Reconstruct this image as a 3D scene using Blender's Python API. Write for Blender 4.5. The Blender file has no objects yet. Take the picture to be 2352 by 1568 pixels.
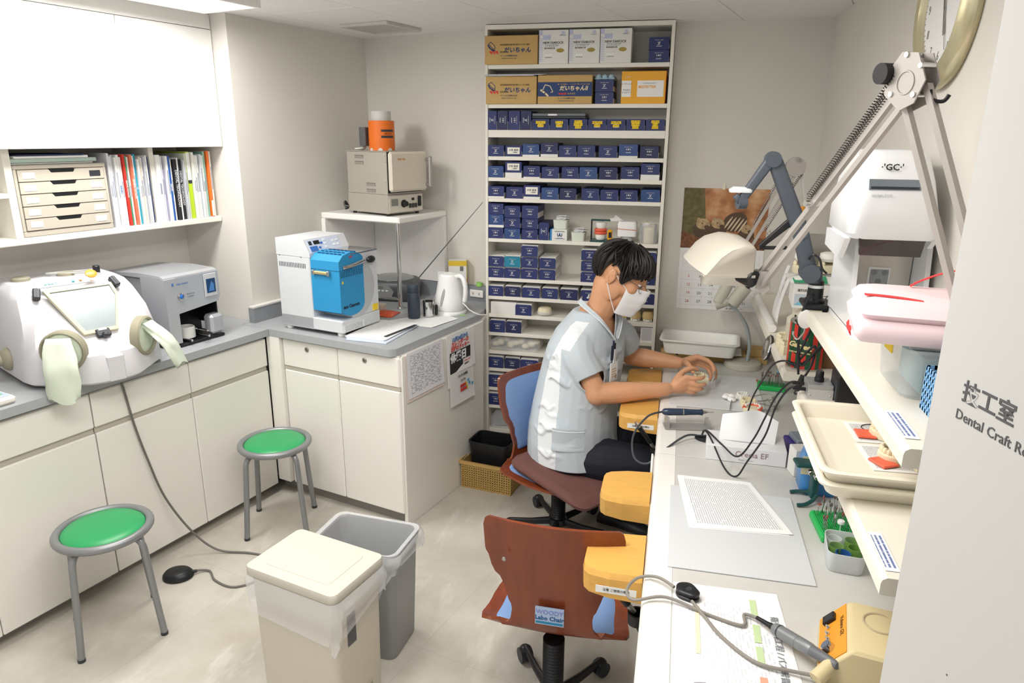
import bpy, bmesh, math, random
from math import sin, cos, pi, radians
from mathutils import Vector, Matrix, Euler

S = bpy.context.scene
COL = S.collection
random.seed(7)

# ------------------------------------------------------------------ camera
# two building directions meet in this room: the right half (desks, tall shelf)
# follows the world axes, the left half (cabinets, counter) is turned by SL
SL = radians(14.502)
PITCH, ROLL, YAW, EYE = 0.28287252, 0.00702658, -0.22740703, 1.85
fwd = Vector((sin(YAW) * cos(PITCH), cos(YAW) * cos(PITCH), -sin(PITCH)))
rgt = Vector((cos(YAW), -sin(YAW), 0))
upv = rgt.cross(fwd)
rgt = rgt * cos(ROLL) + upv * sin(ROLL)
upv = rgt.cross(fwd)
cam = bpy.data.cameras.new('camera')
cam.sensor_width = 36.0
cam.lens = 36.0 * 1625.35 / 2352.0
cam.clip_start = 0.02
camo = bpy.data.objects.new('camera', cam)
COL.objects.link(camo)
camo.matrix_world = Matrix(((rgt.x, upv.x, -fwd.x, 0), (rgt.y, upv.y, -fwd.y, 0), (rgt.z, upv.z, -fwd.z, EYE), (0, 0, 0, 1)))
S.camera = camo

# ------------------------------------------------------------------ world, exposure
w = bpy.data.worlds.new('world')
S.world = w
w.use_nodes = True
w.node_tree.nodes['Background'].inputs[0].default_value = (1.0, 0.995, 0.985, 1)
w.node_tree.nodes['Background'].inputs[1].default_value = 0.62
S.view_settings.view_transform = 'Standard'
S.view_settings.look = 'None'
S.view_settings.gamma = 1.0
S.view_settings.use_curve_mapping = False
S.view_settings.exposure = 0.5


def Lp(x, y, z=0.0):
    """point given along the left half of the room -> world"""
    return Vector((x * cos(SL) + y * sin(SL), -x * sin(SL) + y * cos(SL), z))


def area(name, loc, rotz, sx, sy, power, col=(1, 0.99, 0.975)):
    l = bpy.data.lights.new(name, 'AREA')
    l.shape = 'RECTANGLE'
    l.size, l.size_y = sx, sy
    l.energy = power
    l.color = col
    o = bpy.data.objects.new(name, l)
    COL.objects.link(o)
    o.location = loc
    o.rotation_euler = (0, 0, rotz)
    return o


# light of the ceiling fixtures (each fixture itself is built further down)
FIX = [(-2.57, 1.80, 0.30, 1.05), (-1.30, 0.70, 0.30, 1.2), (-0.75, 1.35, 0.30, 1.2)]
for (lx, ly, fx, fy) in FIX:
    area('ceiling_light_glow', Lp(lx, ly, 2.343), -SL, fx * .9, fy * .95, 13 if lx < -2 else 9.5)

# ------------------------------------------------------------------ materials
MATS = {}


def lin(c):
    if isinstance(c, str):
        c = tuple(int(c[i:i + 2], 16) / 255 for i in (0, 2, 4))
    return tuple((v / 12.92 if v <= .04045 else ((v + .055) / 1.055) ** 2.4) for v in c)


def mat(name, hexc, rough=.5, metal=0.0, var=0.0, vscale=8.0, bump=0.0, bscale=200.0, trans=0.0, ior=1.45, alpha=1.0,
        emis=0.0, coat=0.0, sheen=0.0, sss=0.0, stretch=None):
    if name in MATS:
        return MATS[name]
    m = bpy.data.materials.new(name)
    m.use_nodes = True
    nt = m.node_tree
    b = nt.nodes['Principled BSDF']
    c = lin(hexc)
    b.inputs['Base Color'].default_value = (*c, 1)
    b.inputs['Roughness'].default_value = rough
    b.inputs['Metallic'].default_value = metal
    b.inputs['IOR'].default_value = ior
    b.inputs['Transmission Weight'].default_value = trans
    b.inputs['Alpha'].default_value = alpha
    b.inputs['Coat Weight'].default_value = coat
    b.inputs['Sheen Weight'].default_value = sheen
    if sss:
        b.inputs['Subsurface Weight'].default_value = sss
        b.inputs['Subsurface Radius'].default_value = (.012, .005, .003)
    if emis:
        b.inputs['Emission Color'].default_value = (*c, 1)
        b.inputs['Emission Strength'].default_value = emis
    if var or bump:
        tc = nt.nodes.new('ShaderNodeTexCoord')
        mp = nt.nodes.new('ShaderNodeMapping')
        nt.links.new(tc.outputs['Object'], mp.inputs[0])
        if stretch:
            mp.inputs['Scale'].default_value = stretch
    if var:
        n = nt.nodes.new('ShaderNodeTexNoise')
        n.inputs['Scale'].default_value = vscale
        n.inputs['Detail'].default_value = 5
        nt.links.new(mp.outputs[0], n.inputs[0])
        r = nt.nodes.new('ShaderNodeMapRange')
        r.inputs[1].default_value, r.inputs[2].default_value = .3, .7
        r.inputs[3].default_value, r.inputs[4].default_value = 1 - var, 1 + var
        nt.links.new(n.outputs['Fac'], r.inputs[0])
        mx = nt.nodes.new('ShaderNodeMix')
        mx.data_type = 'RGBA'
        mx.blend_type = 'MULTIPLY'
        mx.inputs[0].default_value = 1
        mx.inputs[6].default_value = (*c, 1)
        nt.links.new(r.outputs[0], mx.inputs[7])
        nt.links.new(mx.outputs[2], b.inputs['Base Color'])
    if bump:
        n2 = nt.nodes.new('ShaderNodeTexNoise')
        n2.inputs['Scale'].default_value = bscale
        n2.inputs['Detail'].default_value = 3
        nt.links.new(mp.outputs[0], n2.inputs[0])
        bp = nt.nodes.new('ShaderNodeBump')
        bp.inputs['Strength'].default_value = bump
        bp.inputs['Distance'].default_value = .003
        nt.links.new(n2.outputs['Fac'], bp.inputs['Height'])
        nt.links.new(bp.outputs[0], b.inputs['Normal'])
    MATS[name] = m
    return m


def page_mat(name, paper='f4f4f2', ink='555560', rows=60.0, cols=9.0, fill=.55, horiz=True, margin=.08):
    """white page covered with rows of printed words (flat print), Generated coordinates"""
    if name in MATS:
        return MATS[name]
    m = mat(name, paper, .7)
    nt = m.node_tree
    b = nt.nodes['Principled BSDF']
    tc = nt.nodes.new('ShaderNodeTexCoord')
    sp = nt.nodes.new('ShaderNodeSeparateXYZ')
    nt.links.new(tc.outputs['UV'], sp.inputs[0])

    def mth(op, a, b2=None, c2=None):
        n = nt.nodes.new('ShaderNodeMath')
        n.operation = op
        for i, v in enumerate((a, b2, c2)):
            if v is None:
                continue
            if isinstance(v, (int, float)):
                n.inputs[i].default_value = v
            else:
                nt.links.new(v, n.inputs[i])
        return n.outputs[0]
    u, v = (sp.outputs[0], sp.outputs[1]) if horiz else (sp.outputs[1], sp.outputs[0])
    row = mth('MULTIPLY', v, rows)
    fr = mth('FRACT', row)
    line = mth('LESS_THAN', fr, .5)
    rid = mth('FLOOR', row)
    cu = mth('MULTIPLY', u, cols * 7)
    comb = nt.nodes.new('ShaderNodeCombineXYZ')
    nt.links.new(cu, comb.inputs[0])
    nt.links.new(rid, comb.inputs[1])
    n = nt.nodes.new('ShaderNodeTexNoise')
    n.inputs['Scale'].default_value = 1.0
    n.inputs['Detail'].default_value = 2
    nt.links.new(comb.outputs[0], n.inputs[0])
    word = mth('GREATER_THAN', n.outputs['Fac'], 1 - fill)
    msk = mth('MULTIPLY', line, word)
    for c, lo, hi in ((u, margin, 1 - margin), (v, margin, 1 - margin)):
        msk = mth('MULTIPLY', msk, mth('GREATER_THAN', c, lo))
        msk = mth('MULTIPLY', msk, mth('LESS_THAN', c, hi))
    mx = nt.nodes.new('ShaderNodeMix')
    mx.data_type = 'RGBA'
    nt.links.new(msk, mx.inputs[0])
    mx.inputs[6].default_value = (*lin(paper), 1)
    mx.inputs[7].default_value = (*lin(ink), 1)
    nt.links.new(mx.outputs[2], b.inputs['Base Color'])
    return m


# ------------------------------------------------------------------ mesh builder
def spl(pts, n=8, closed=False):
    """Catmull-Rom through the points"""
    pts = [Vector(p) for p in pts]
    out = []
    N = len(pts)
    rng = range(N if closed else N - 1)
    for i in rng:
        if closed:
            p0, p1, p2, p3 = (pts[(i + k) % N] for k in (-1, 0, 1, 2))
        else:
            p0, p1, p2, p3 = pts[max(i - 1, 0)], pts[i], pts[i + 1], pts[min(i + 2, N - 1)]
        for k in range(n):
            t = k / n
            out.append(.5 * ((2 * p1) + (p2 - p0) * t + (2 * p0 - 5 * p1 + 4 * p2 - p3) * t * t + (3 * p1 - p0 - 3 * p2 + p3) * t ** 3))
    if not closed:
        out.append(pts[-1])
    return out


def rrect(x0, x1, y0, y1, r, n=4):
    """rounded rectangle outline, counter-clockwise"""
    out = []
    for cx, cy, a0 in ((x1 - r, y1 - r, 0), (x0 + r, y1 - r, 90), (x0 + r, y0 + r, 180), (x1 - r, y0 + r, 270)):
        for k in range(n + 1):
            a = radians(a0 + 90 * k / n)
            out.append((cx + r * cos(a), cy + r * sin(a)))
    return out


class MB:
    def __init__(self):
        self.v, self.f, self.m, self.s = [], [], [], []
        self.X = Matrix.Identity(4)
        self.uv = {}

    def add(self, vs, fs, mi=0, smooth=False):
        o = len(self.v)
        self.v += [self.X @ Vector(p) for p in vs]
        for f in fs:
            self.f.append(tuple(i + o for i in f))
            self.m.append(mi)
            self.s.append(smooth)
        return self

    def box(self, x0, x1, y0, y1, z0, z1, b=0.0, mi=0):
        if x0 > x1: x0, x1 = x1, x0
        if y0 > y1: y0, y1 = y1, y0
        if z0 > z1: z0, z1 = z1, z0
        if b <= 0:
            vs = [(x, y, z) for x in (x0, x1) for y in (y0, y1) for z in (z0, z1)]
            return self.add(vs, [(0, 1, 3, 2), (4, 6, 7, 5), (0, 4, 5, 1), (2, 3, 7, 6), (0, 2, 6, 4), (1, 5, 7, 3)], mi)
        b = min(b, (x1 - x0) * .49, (y1 - y0) * .49, (z1 - z0) * .49)
        c = ((x0, x0 + b, x1 - b, x1), (y0, y0 + b, y1 - b, y1), (z0, z0 + b, z1 - b, z1))
        vs, idx = [], {}

        def V(i, j, k):
            if (i, j, k) not in idx:
                idx[(i, j, k)] = len(vs)
                vs.append((c[0][i], c[1][j], c[2][k]))
            return idx[(i, j, k)]
        fs = []
        for a in range(3):
            u, w_ = (a + 1) % 3, (a + 2) % 3
            for side in (0, 3):
                q = []
                for (p, r) in ((1, 1), (2, 1), (2, 2), (1, 2)):
                    t = [0, 0, 0]
                    t[a], t[u], t[w_] = side, p, r
                    q.append(V(*t))
                fs.append(tuple(q) if side == 3 else tuple(reversed(q)))
        for a in range(3):
            u, w_ = (a + 1) % 3, (a + 2) % 3
            for su in (0, 3):
                for sw in (0, 3):
                    nu, nw = (1 if su == 0 else 2), (1 if sw == 0 else 2)
                    q = []
                    for (k, e) in ((1, 0), (2, 0), (2, 1), (1, 1)):
                        t = [0, 0, 0]
                        t[a] = k
                        if e == 0:
                            t[u], t[w_] = su, nw
                        else:
                            t[u], t[w_] = nu, sw
                        q.append(V(*t))
                    fs.append(tuple(q) if (su == 0) == (sw == 0) else tuple(reversed(q)))
        for sx in (0, 3):
            for sy in (0, 3):
                for sz in (0, 3):
                    n = [1 if s == 0 else 2 for s in (sx, sy, sz)]
                    q = [V(sx, n[1], n[2]), V(n[0], sy, n[2]), V(n[0], n[1], sz)]
                    fs.append(tuple(q) if ((sx == 3) + (sy == 3) + (sz == 3)) % 2 else tuple(reversed(q)))
        return self.add(vs, fs, mi)

    def tube(self, pts, r, n=8, mi=0, cap=True, closed=False, flat=1.0):
        pts = [Vector(p) for p in pts]
        N = len(pts)
        rs = r if isinstance(r, (list, tuple)) else [r] * N
        vs, fs = [], []
        up = None
        for i, p in enumerate(pts):
            if closed:
                t = pts[(i + 1) % N] - pts[i - 1]
            else:
                t = pts[min(i + 1, N - 1)] - pts[max(i - 1, 0)]
            if t.length < 1e-9:
                t = Vector((0, 0, 1))
            t.normalize()
            if up is None:
                up = Vector((0, 0, 1)) if abs(t.z) < .9 else Vector((1, 0, 0))
            a = up - t * up.dot(t)
            if a.length < 1e-6:
                a = t.orthogonal()
            a.normalize()
            up = a
            bn = t.cross(a)
            for k in range(n):
                an = 2 * pi * k / n
                vs.append(p + a * (rs[i] * cos(an)) + bn * (rs[i] * flat * sin(an)))
        for i in range(N if closed else N - 1):
            j = (i + 1) % N
            for k in range(n):
                k2 = (k + 1) % n
                fs.append((i * n + k, j * n + k, j * n + k2, i * n + k2)[::-1])
        self.add(vs, fs, mi, True)
        if cap and not closed:
            o = len(self.v) - len(vs)
            self.f.append(tuple(o + k for k in range(n))[::1])
            self.f.append(tuple(o + (N - 1) * n + k for k in range(n))[::-1])
            self.m += [mi, mi]
            self.s += [False, False]
        return self

    def cyl(self, p0, p1, r0, r1=None, n=16, mi=0, cap=True):
        return self.tube([p0, p1], [r0, r0 if r1 is None else r1], n, mi, cap)

    def lathe(self, prof, c=(0, 0, 0), n=24, mi=0, sx=1.0, sy=1.0, smooth=True, caps=True):
        vs, fs = [], []
        c = Vector(c)
        for (r, z) in prof:
            for k in range(n):
                a = 2 * pi * k / n
                vs.append(c + Vector((r * sx * cos(a), r * sy * sin(a), z)))
        for i in range(len(prof) - 1):
            for k in range(n):
                k2 = (k + 1) % n
                fs.append((i * n + k, i * n + k2, (i + 1) * n + k2, (i + 1) * n + k))
        self.add(vs, fs, mi, smooth)
        o = len(self.v) - len(vs)
        for i, rev in ((0, True), (len(prof) - 1, False)):
            if caps and prof[i][0] > 1e-5:
                q = tuple(o + i * n + k for k in range(n))
                self.f.append(q[::-1] if rev else q)
                self.m.append(mi)
                self.s.append(False)
        return self

    def loft(self, rings, mi=0, smooth=True, cap0=True, cap1=True, closed=True):
        """rings of equal length, each counter-clockwise seen from the end"""
        n = len(rings[0])
        vs = [p for rg in rings for p in rg]
        fs = []
        for i in range(len(rings) - 1):
            for k in range(n if closed else n - 1):
                k2 = (k + 1) % n
                fs.append((i * n + k, i * n + k2, (i + 1) * n + k2, (i + 1) * n + k))
        self.add(vs, fs, mi, smooth)
        o = len(self.v) - len(vs)
        if cap0:
            self.f.append(tuple(o + k for k in range(n))[::-1])
            self.m.append(mi); self.s.append(False)
        if cap1:
            self.f.append(tuple(o + (len(rings) - 1) * n + k for k in range(n)))
            self.m.append(mi); self.s.append(False)
        return self

    def prism(self, poly, z0, z1, mi=0, smooth=False):
        return self.loft([[(x, y, z0) for x, y in poly], [(x, y, z1) for x, y in poly]], mi, smooth)

    def prism_y(self, poly, y0, y1, mi=0, smooth=False):
        """outline in x,z (counter-clockwise seen from -y), extruded along y"""
        return self.loft([[(x, y1, z) for x, z in poly], [(x, y0, z) for x, z in poly]], mi, smooth)

    def prism_x(self, poly, x0, x1, mi=0, smooth=False):
        """outline in y,z (counter-clockwise seen from +x), extruded along x"""
        return self.loft([[(x0, y, z) for y, z in poly], [(x1, y, z) for y, z in poly]], mi, smooth)

    def ell(self, c, rx, ry=None, rz=None, n=16, m=10, mi=0):
        ry = rx if ry is None else ry
        rz = rx if rz is None else rz
        c = Vector(c)
        vs = [c + Vector((0, 0, -rz))]
        for i in range(1, m):
            a = -pi / 2 + pi * i / m
            for k in range(n):
                t = 2 * pi * k / n
                vs.append(c + Vector((rx * cos(a) * cos(t), ry * cos(a) * sin(t), rz * sin(a))))
        vs.append(c + Vector((0, 0, rz)))
        fs = [(0, 1 + (k + 1) % n, 1 + k) for k in range(n)]
        for i in range(m - 2):
            for k in range(n):
                k2 = (k + 1) % n
                fs.append((1 + i * n + k, 1 + i * n + k2, 1 + (i + 1) * n + k2, 1 + (i + 1) * n + k))
        L = len(vs) - 1
        fs += [(L, 1 + (m - 2) * n + k, 1 + (m - 2) * n + (k + 1) % n) for k in range(n)]
        return self.add(vs, fs, mi, True)

    def quad(self, a, b, c, d, mi=0):
        return self.add([a, b, c, d], [(0, 1, 2, 3)], mi)

    def grid(self, fn, nu, nv, mi=0, smooth=True):
        vs = [fn(i / nu, j / nv) for j in range(nv + 1) for i in range(nu + 1)]
        fs = [(j * (nu + 1) + i, j * (nu + 1) + i + 1, (j + 1) * (nu + 1) + i + 1, (j + 1) * (nu + 1) + i) for j in range(nv) for i in range(nu)]
        return self.add(vs, fs, mi, smooth)

    def shell(self, fn, nu, nv, th, mi=0):
        """sheet with thickness: fn(u,v) -> point; offset along -normal"""
        P = [[Vector(fn(i / nu, j / nv)) for i in range(nu + 1)] for j in range(nv + 1)]
        Nn = []
        for j in range(nv + 1):
            row = []
            for i in range(nu + 1):
                du = P[j][min(i + 1, nu)] - P[j][max(i - 1, 0)]
                dv = P[min(j + 1, nv)][i] - P[max(j - 1, 0)][i]
                nn = du.cross(dv)
                row.append(nn.normalized() if nn.length > 1e-12 else Vector((0, 0, 1)))
            Nn.append(row)
        W = nu + 1
        vs = [P[j][i] for j in range(nv + 1) for i in range(W)] + [P[j][i] - Nn[j][i] * th for j in range(nv + 1) for i in range(W)]
        B = W * (nv + 1)
        fs = []
        for j in range(nv):
            for i in range(nu):
                a, b_, c, d = j * W + i, j * W + i + 1, (j + 1) * W + i + 1, (j + 1) * W + i
                fs.append((a, b_, c, d))
                fs.append((B + d, B + c, B + b_, B + a))
        for i in range(nu):
            fs.append((i + 1, i, B + i, B + i + 1))
            a = nv * W
            fs.append((a + i, a + i + 1, B + a + i + 1, B + a + i))
        for j in range(nv):
            fs.append((j * W, (j + 1) * W, B + (j + 1) * W, B + j * W))
            fs.append(((j + 1) * W + nu, j * W + nu, B + j * W + nu, B + (j + 1) * W + nu))
        return self.add(vs, fs, mi, True)

    def mesh(self, name, mats, sharp=38, planar_uv=None):
        me = bpy.data.meshes.new(name)
        me.from_pydata([tuple(p) for p in self.v], [], self.f)
        for mt in (mats if isinstance(mats, (list, tuple)) else [mats]):
            me.materials.append(mt)
        me.polygons.foreach_set('material_index', self.m)
        me.polygons.foreach_set('use_smooth', self.s)
        if planar_uv:
            uvl = me.uv_layers.new(name='UVMap')
            ax, ay = planar_uv
            lo = [min(p[k] for p in self.v) for k in range(3)]
            hi = [max(p[k] for p in self.v) for k in range(3)]
            for lp in me.loops:
                p = self.v[lp.vertex_index]
                uvl.data[lp.index].uv = ((p[ax] - lo[ax]) / max(hi[ax] - lo[ax], 1e-6), (p[ay] - lo[ay]) / max(hi[ay] - lo[ay], 1e-6))
        me.update()
        if any(self.s):
            me.set_sharp_from_angle(angle=radians(sharp))
        return me

    def obj(self, name, mats, parent=None, loc=None, rot=None, sharp=38, uv=None):
        return link(name, self.mesh(name, mats, sharp, uv), parent, loc, rot)


def link(name, data, parent=None, loc=None, rot=None):
    o = bpy.data.objects.new(name, data)
    COL.objects.link(o)
    if parent is not None:
        o.parent = parent
    if loc is not None:
        o.location = loc
    if rot is not None:
        o.rotation_euler = rot
    return o


def tag(o, label, cat, group=None):
    o['label'] = label
    o['category'] = cat
    if group:
        o['group'] = group
    return o


def thing(name, label, cat, loc=(0, 0, 0), rz=0.0, group=None):
    o = link(name, None, None, loc, (0, 0, rz))
    o.empty_display_size = .05
    return tag(o, label, cat, group)


def Lthing(name, label, cat, loc=(0, 0, 0), rz=0.0, group=None):
    return thing(name, label, cat, Lp(*loc), rz - SL, group)


def struct(o):
    o['kind'] = 'structure'
    return o


def B(*a, **k):
    return MB().box(*a, **k)


FRONT = (pi / 2, 0, 0)          # print that faces -y
RIGHTF = (pi / 2, 0, pi / 2)    # print that faces +x
LEFTF = (pi / 2, 0, -pi / 2)    # print that faces -x
TEXTC = {}


def text_mesh(s, size, mt, align='CENTER', bold=0.0, spacing=1.0, shear=0.0, extr=.0003, res=2):
    key = (s, round(size, 5), mt.name, align, bold, spacing, shear)
    if key in TEXTC:
        return TEXTC[key]
    cu = bpy.data.curves.new('lettering', 'FONT')
    cu.body = s
    cu.size = size
    cu.align_x = align
    cu.align_y = 'CENTER'
    cu.offset = bold
    cu.space_character = spacing
    cu.shear = shear
    cu.extrude = extr
    cu.resolution_u = res
    to = bpy.data.objects.new('lettering', cu)
    COL.objects.link(to)
    dg = bpy.context.evaluated_depsgraph_get()
    me = bpy.data.meshes.new_from_object(to.evaluated_get(dg))
    me.name = 'lettering'
    me.materials.clear()
    me.materials.append(mt)
    bpy.data.objects.remove(to)
    bpy.data.curves.remove(cu)
    TEXTC[key] = me
    return me


def text(s, size, mt, parent, loc, rot=FRONT, name='lettering', **k):
    return link(name, text_mesh(s, size, mt, **k), parent, loc, rot)


WHITE = mat('white_enamel', 'f4f2ee', .35)
CREAM = mat('cream_laminate', 'eeebe4', .35, var=.012, vscale=3)
SHELFW = mat('shelf_white', 'ece8de', .45)
BLACK = mat('black_plastic', '1b1c1f', .4)
DARK = mat('dark_grey_plastic', '33363b', .45)
CHROME = mat('chrome', 'd8d8d8', .12, 1.0)
STEEL = mat('brushed_steel', 'b6b4b0', .32, .9)
INK = mat('ink_black', '26262a', .6)
PAPER = mat('paper_white', 'f3f3f2', .75)
GREYTOP = mat('grey_worktop', 'a7aaad', .38, var=.03, vscale=60)
KICK = mat('grey_kickboard', '8d8a84', .55)
# ================================================================== the room
TILE_R = SL
TILE_O = -(Matrix.Rotation(SL, 3, 'Z') @ Vector((-.827, 2.10, 0)))


def floor_mat():
    m = mat('floor_vinyl', 'c4bdb2', .42)
    nt = m.node_tree
    b = nt.nodes['Principled BSDF']
    tc = nt.nodes.new('ShaderNodeTexCoord')

    def noise(scale, detail, rot, st, lo, hi):
        mp = nt.nodes.new('ShaderNodeMapping')
        mp.inputs['Rotation'].default_value = (0, 0, rot)
        mp.inputs['Scale'].default_value = st
        nt.links.new(tc.outputs['Object'], mp.inputs[0])
        n = nt.nodes.new('ShaderNodeTexNoise')
        n.inputs['Scale'].default_value = scale
        n.inputs['Detail'].default_value = detail
        n.inputs['Roughness'].default_value = .62
        nt.links.new(mp.outputs[0], n.inputs[0])
        r = nt.nodes.new('ShaderNodeMapRange')
        r.inputs[1].default_value, r.inputs[2].default_value = lo, hi
        nt.links.new(n.outputs['Fac'], r.inputs[0])
        return r.outputs[0]
    def mix(fac, a, bcol):
        mx = nt.nodes.new('ShaderNodeMix')
        mx.data_type = 'RGBA'
        nt.links.new(fac, mx.inputs[0])
        if isinstance(a, str):
            mx.inputs[6].default_value = (*lin(a), 1)
        else:
            nt.links.new(a, mx.inputs[6])
        mx.inputs[7].default_value = (*lin(bcol), 1)
        return mx.outputs[2]
    c = mix(noise(2.2, 6, .3, (1, 1, 1), .35, .68), 'cdc8be', 'b3aca0')
    c = mix(noise(7, 8, -.6, (1, .35, 1), .56, .74), c, 'dcd7ce')
    c = mix(noise(60, 5, .9, (1, .05, 1), .66, .78), c, 'e2ded7')
    # fine joints between the floor tiles
    mp = nt.nodes.new('ShaderNodeMapping'); mp.vector_type = 'POINT'
    mp.inputs['Location'].default_value = TILE_O
    mp.inputs['Rotation'].default_value = (0, 0, TILE_R)
    nt.links.new(tc.outputs['Object'], mp.inputs[0])
    br = nt.nodes.new('ShaderNodeTexBrick')
    br.offset = 0
    br.inputs['Scale'].default_value = 1.0
    br.inputs['Mortar Size'].default_value = .0022
    br.inputs['Mortar Smooth'].default_value = .3
    br.inputs['Brick Width'].default_value = .9
    br.inputs['Row Height'].default_value = .9
    nt.links.new(mp.outputs[0], br.inputs[0])
    mx = nt.nodes.new('ShaderNodeMix'); mx.data_type = 'RGBA'
    fm = nt.nodes.new('ShaderNodeMath'); fm.operation = 'MULTIPLY'; fm.inputs[1].default_value = .22
    nt.links.new(br.outputs['Fac'], fm.inputs[0])
    nt.links.new(fm.outputs[0], mx.inputs[0])
    nt.links.new(c, mx.inputs[6])
    mx.inputs[7].default_value = (*lin('8f877b'), 1)
    c = mx.outputs[2]
    nt.links.new(c, b.inputs['Base Color'])
    nt.links.new(noise(3, 4, 0, (1, 1, 1), -.6, 1.3), b.inputs['Roughness'])
    return m


WALL = mat('wallpaper', 'dedad3', .8, var=.015, vscale=2.5, bump=.12, bscale=260)
CEIL = mat('ceiling_board', 'ecebe9', .85, var=.03, vscale=90, bump=.25, bscale=90)

struct(B(-5, 2.6, -2.5, 4.6, -.06, 0).obj('floor', floor_mat()))

# ceiling: backing slab, and the boards fixed under it with fine joints
ce = struct(B(-5, 2.6, -2.5, 4.6, 2.402, 2.46).obj('ceiling', CEIL))
pan = B(-.2438, .2438, -.2488, .2488, -.012, 0, b=.0015).mesh('ceiling_panel', CEIL)
for i in range(-3, 8):
    for j in range(-5, 3):
        cx, cy = -2.2 + .49 * (i + .5), 2.69 + .5 * (j + .5)
        if -3.5 < cx < 1.6 and .5 < cy < 4.2:
            link('ceiling_panel', pan, ce, Lp(cx, cy, 2.402), (0, 0, -SL))

# left half of the room
def Lbox(name, x0, x1, y0, y1, z0, z1, m, b=0):
    o = B(x0, x1, y0, y1, z0, z1, b=b).obj(name, m, None, None, (0, 0, -SL))
    return struct(o)


Lbox('wall_left', -3.42, -3.30, -1.2, 2.555, 0, 2.39, WALL)
Lbox('wall_column', -3.42, -2.85, 2.555, 3.69, 0, 2.39, WALL)
Lbox('wall_back', -2.85, -2.0, 3.57, 3.69, 0, 2.39, WALL)
struct(B(-.074, .655, 3.86, 3.98, 0, 2.39).obj('wall_back_right', WALL))
struct(B(.655, .775, -.6, 3.98, 0, 2.39).obj('wall_right', WALL))
# ventilation grille in the ceiling
vt = Lthing('ceiling_vent', 'grey square slatted air vent in the ceiling near the wall corner', 'vent', (-2.452, 3.21, 2.374))
g = MB()
for (a, b_, c, d) in ((-.15, .15, -.15, -.13), (-.15, .15, .13, .15), (-.15, -.13, -.13, .13), (.13, .15, -.13, .13)):
    g.box(a, b_, c, d, 0, .016, b=.002)
VENT = mat('vent_grey', 'cbc8c2', .5)
g.obj('frame', VENT, vt)
sl = MB()
sl.X = Matrix.Rotation(radians(28), 4, 'X')
sl.box(-.13, .13, -.008, .008, -.0012, .0012)
slm = sl.mesh('slat', VENT)
for k in range(13):
    link('slat', slm, vt, (0, -.12 + k * .02, .008))
B(-.13, .13, -.13, .13, .012, .0155).obj('backing', mat('vent_dark', '6f6c68', .8), vt)

# ceiling light fixtures
EM = mat('lamp_diffuser', 'fff8ee', .6, emis=5.0)
for i, (lx, ly, fx, fy) in enumerate(FIX):
    lt = Lthing('ceiling_light', ['white ceiling light panel above the wall cabinets', 'white ceiling light panel over the middle of the room', 'white ceiling light panel over the open door'][i], 'light', (lx, ly, 2.348), 0, 'ceiling lights')
    fr = MB()
    a, b_ = fx / 2, fy / 2
    for (x0, x1, y0, y1) in ((-a - .02, a + .02, -b_ - .02, -b_), (-a - .02, a + .02, b_, b_ + .02), (-a - .02, -a, -b_, b_), (a, a + .02, -b_, b_)):
        fr.box(x0, x1, y0, y1, 0, .042, b=.003)
    fr.obj('frame', WHITE, lt)
    B(-a, a, -b_, b_, .012, .03).obj('diffuser', EM, lt)

# ================================================================== left base cabinets
GAP = .003
def base_unit(name, label, y0, y1, xf=-2.695):
    """two drawers above two doors, front at xf facing the room"""
    mid = (y0 + y1) / 2
    t = Lthing(name, label, 'cabinet', (xf, mid, 0))
    h = (y1 - y0) / 2
    B(-.58, -.021, -h + .001, h - .001, .055, .874).obj('body', CREAM, t)
    B(-.58, -.06, -h + .001, h - .001, 0, .055).obj('kickboard', KICK, t)
    for s in (0, 1):
        a, b_ = (-h + .002, -GAP / 2) if s == 0 else (GAP / 2, h - .002)
        B(-.020, 0, a, b_, .05, .688, b=.004).obj('door', CREAM, t)
        B(-.020, 0, a, b_, .713, .858, b=.004).obj('drawer', CREAM, t)
        B(-.030, -.012, a, b_, .689, .712).obj('finger_groove', mat('groove', 'b9b2a5', .5), t)
    return t


base_unit('base_cabinet', 'cream base cabinet under the counter nearest the silver machine', 1.5575, 2.474)
base_unit('base_cabinet', 'cream base cabinet under the counter behind the green stool', .64, 1.5565)
# ------------------------------------------------------------------ peninsula cabinet
t = Lthing('peninsula_cabinet', 'cream peninsula cabinet with keyed drawers and papers taped on its end', 'cabinet', (-2.28, 2.495, 0))
MB().prism([(-.40, .021), (.385, .021), (.385, .755), (.345, .868), (.315, .99), (.31, 1.07), (-.40, 1.07)], .066, .874).obj('body', CREAM, t)
B(-.44, .385, .045, .75, 0, .066).obj('kickboard', KICK, t)
B(.386, .405, .012, .755, 0, .874, b=.002).obj('end_panel', CREAM, t)
MB().prism([(.386, .7555), (.405, .7555), (.355, .878), (.34, .874)], 0, .874).obj('corner_panel', CREAM, t)
B(-.414, -.328, -.0195, .021, .075, .874, b=.002).obj('filler_panel', CREAM, t)
B(-.40, .40, .012, .021, .866, .874).obj('top_rail', CREAM, t)
for (a, b_, kx) in ((-.325, .026, -.162), (.029, .395, .197)):
    B(a, b_, 0, .02, .067, .705, b=.006).obj('door', CREAM, t)
    d = B(a, b_, 0, .02, .722, .868, b=.006).obj('drawer', CREAM, t)
    k = MB()
    k.X = Matrix.Translation((kx, 0, .83)) @ Matrix.Rotation(pi / 2, 4, 'X')
    k.lathe([(.0125, 0), (.0125, .003), (.010, .005), (.008, .005), (.0075, .003), (0, .003)], n=20)
    ko = k.obj('lock', mat('lock_metal', '9a958a', .35, .8), d)
    B(kx - .001, kx + .001, -.0042, -.0030, .825, .835).obj('keyhole', INK, d)
    B(a, b_, .003, .02, .705, .722).obj('finger_groove', mat('groove', 'b9b2a5', .5), t)

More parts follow.
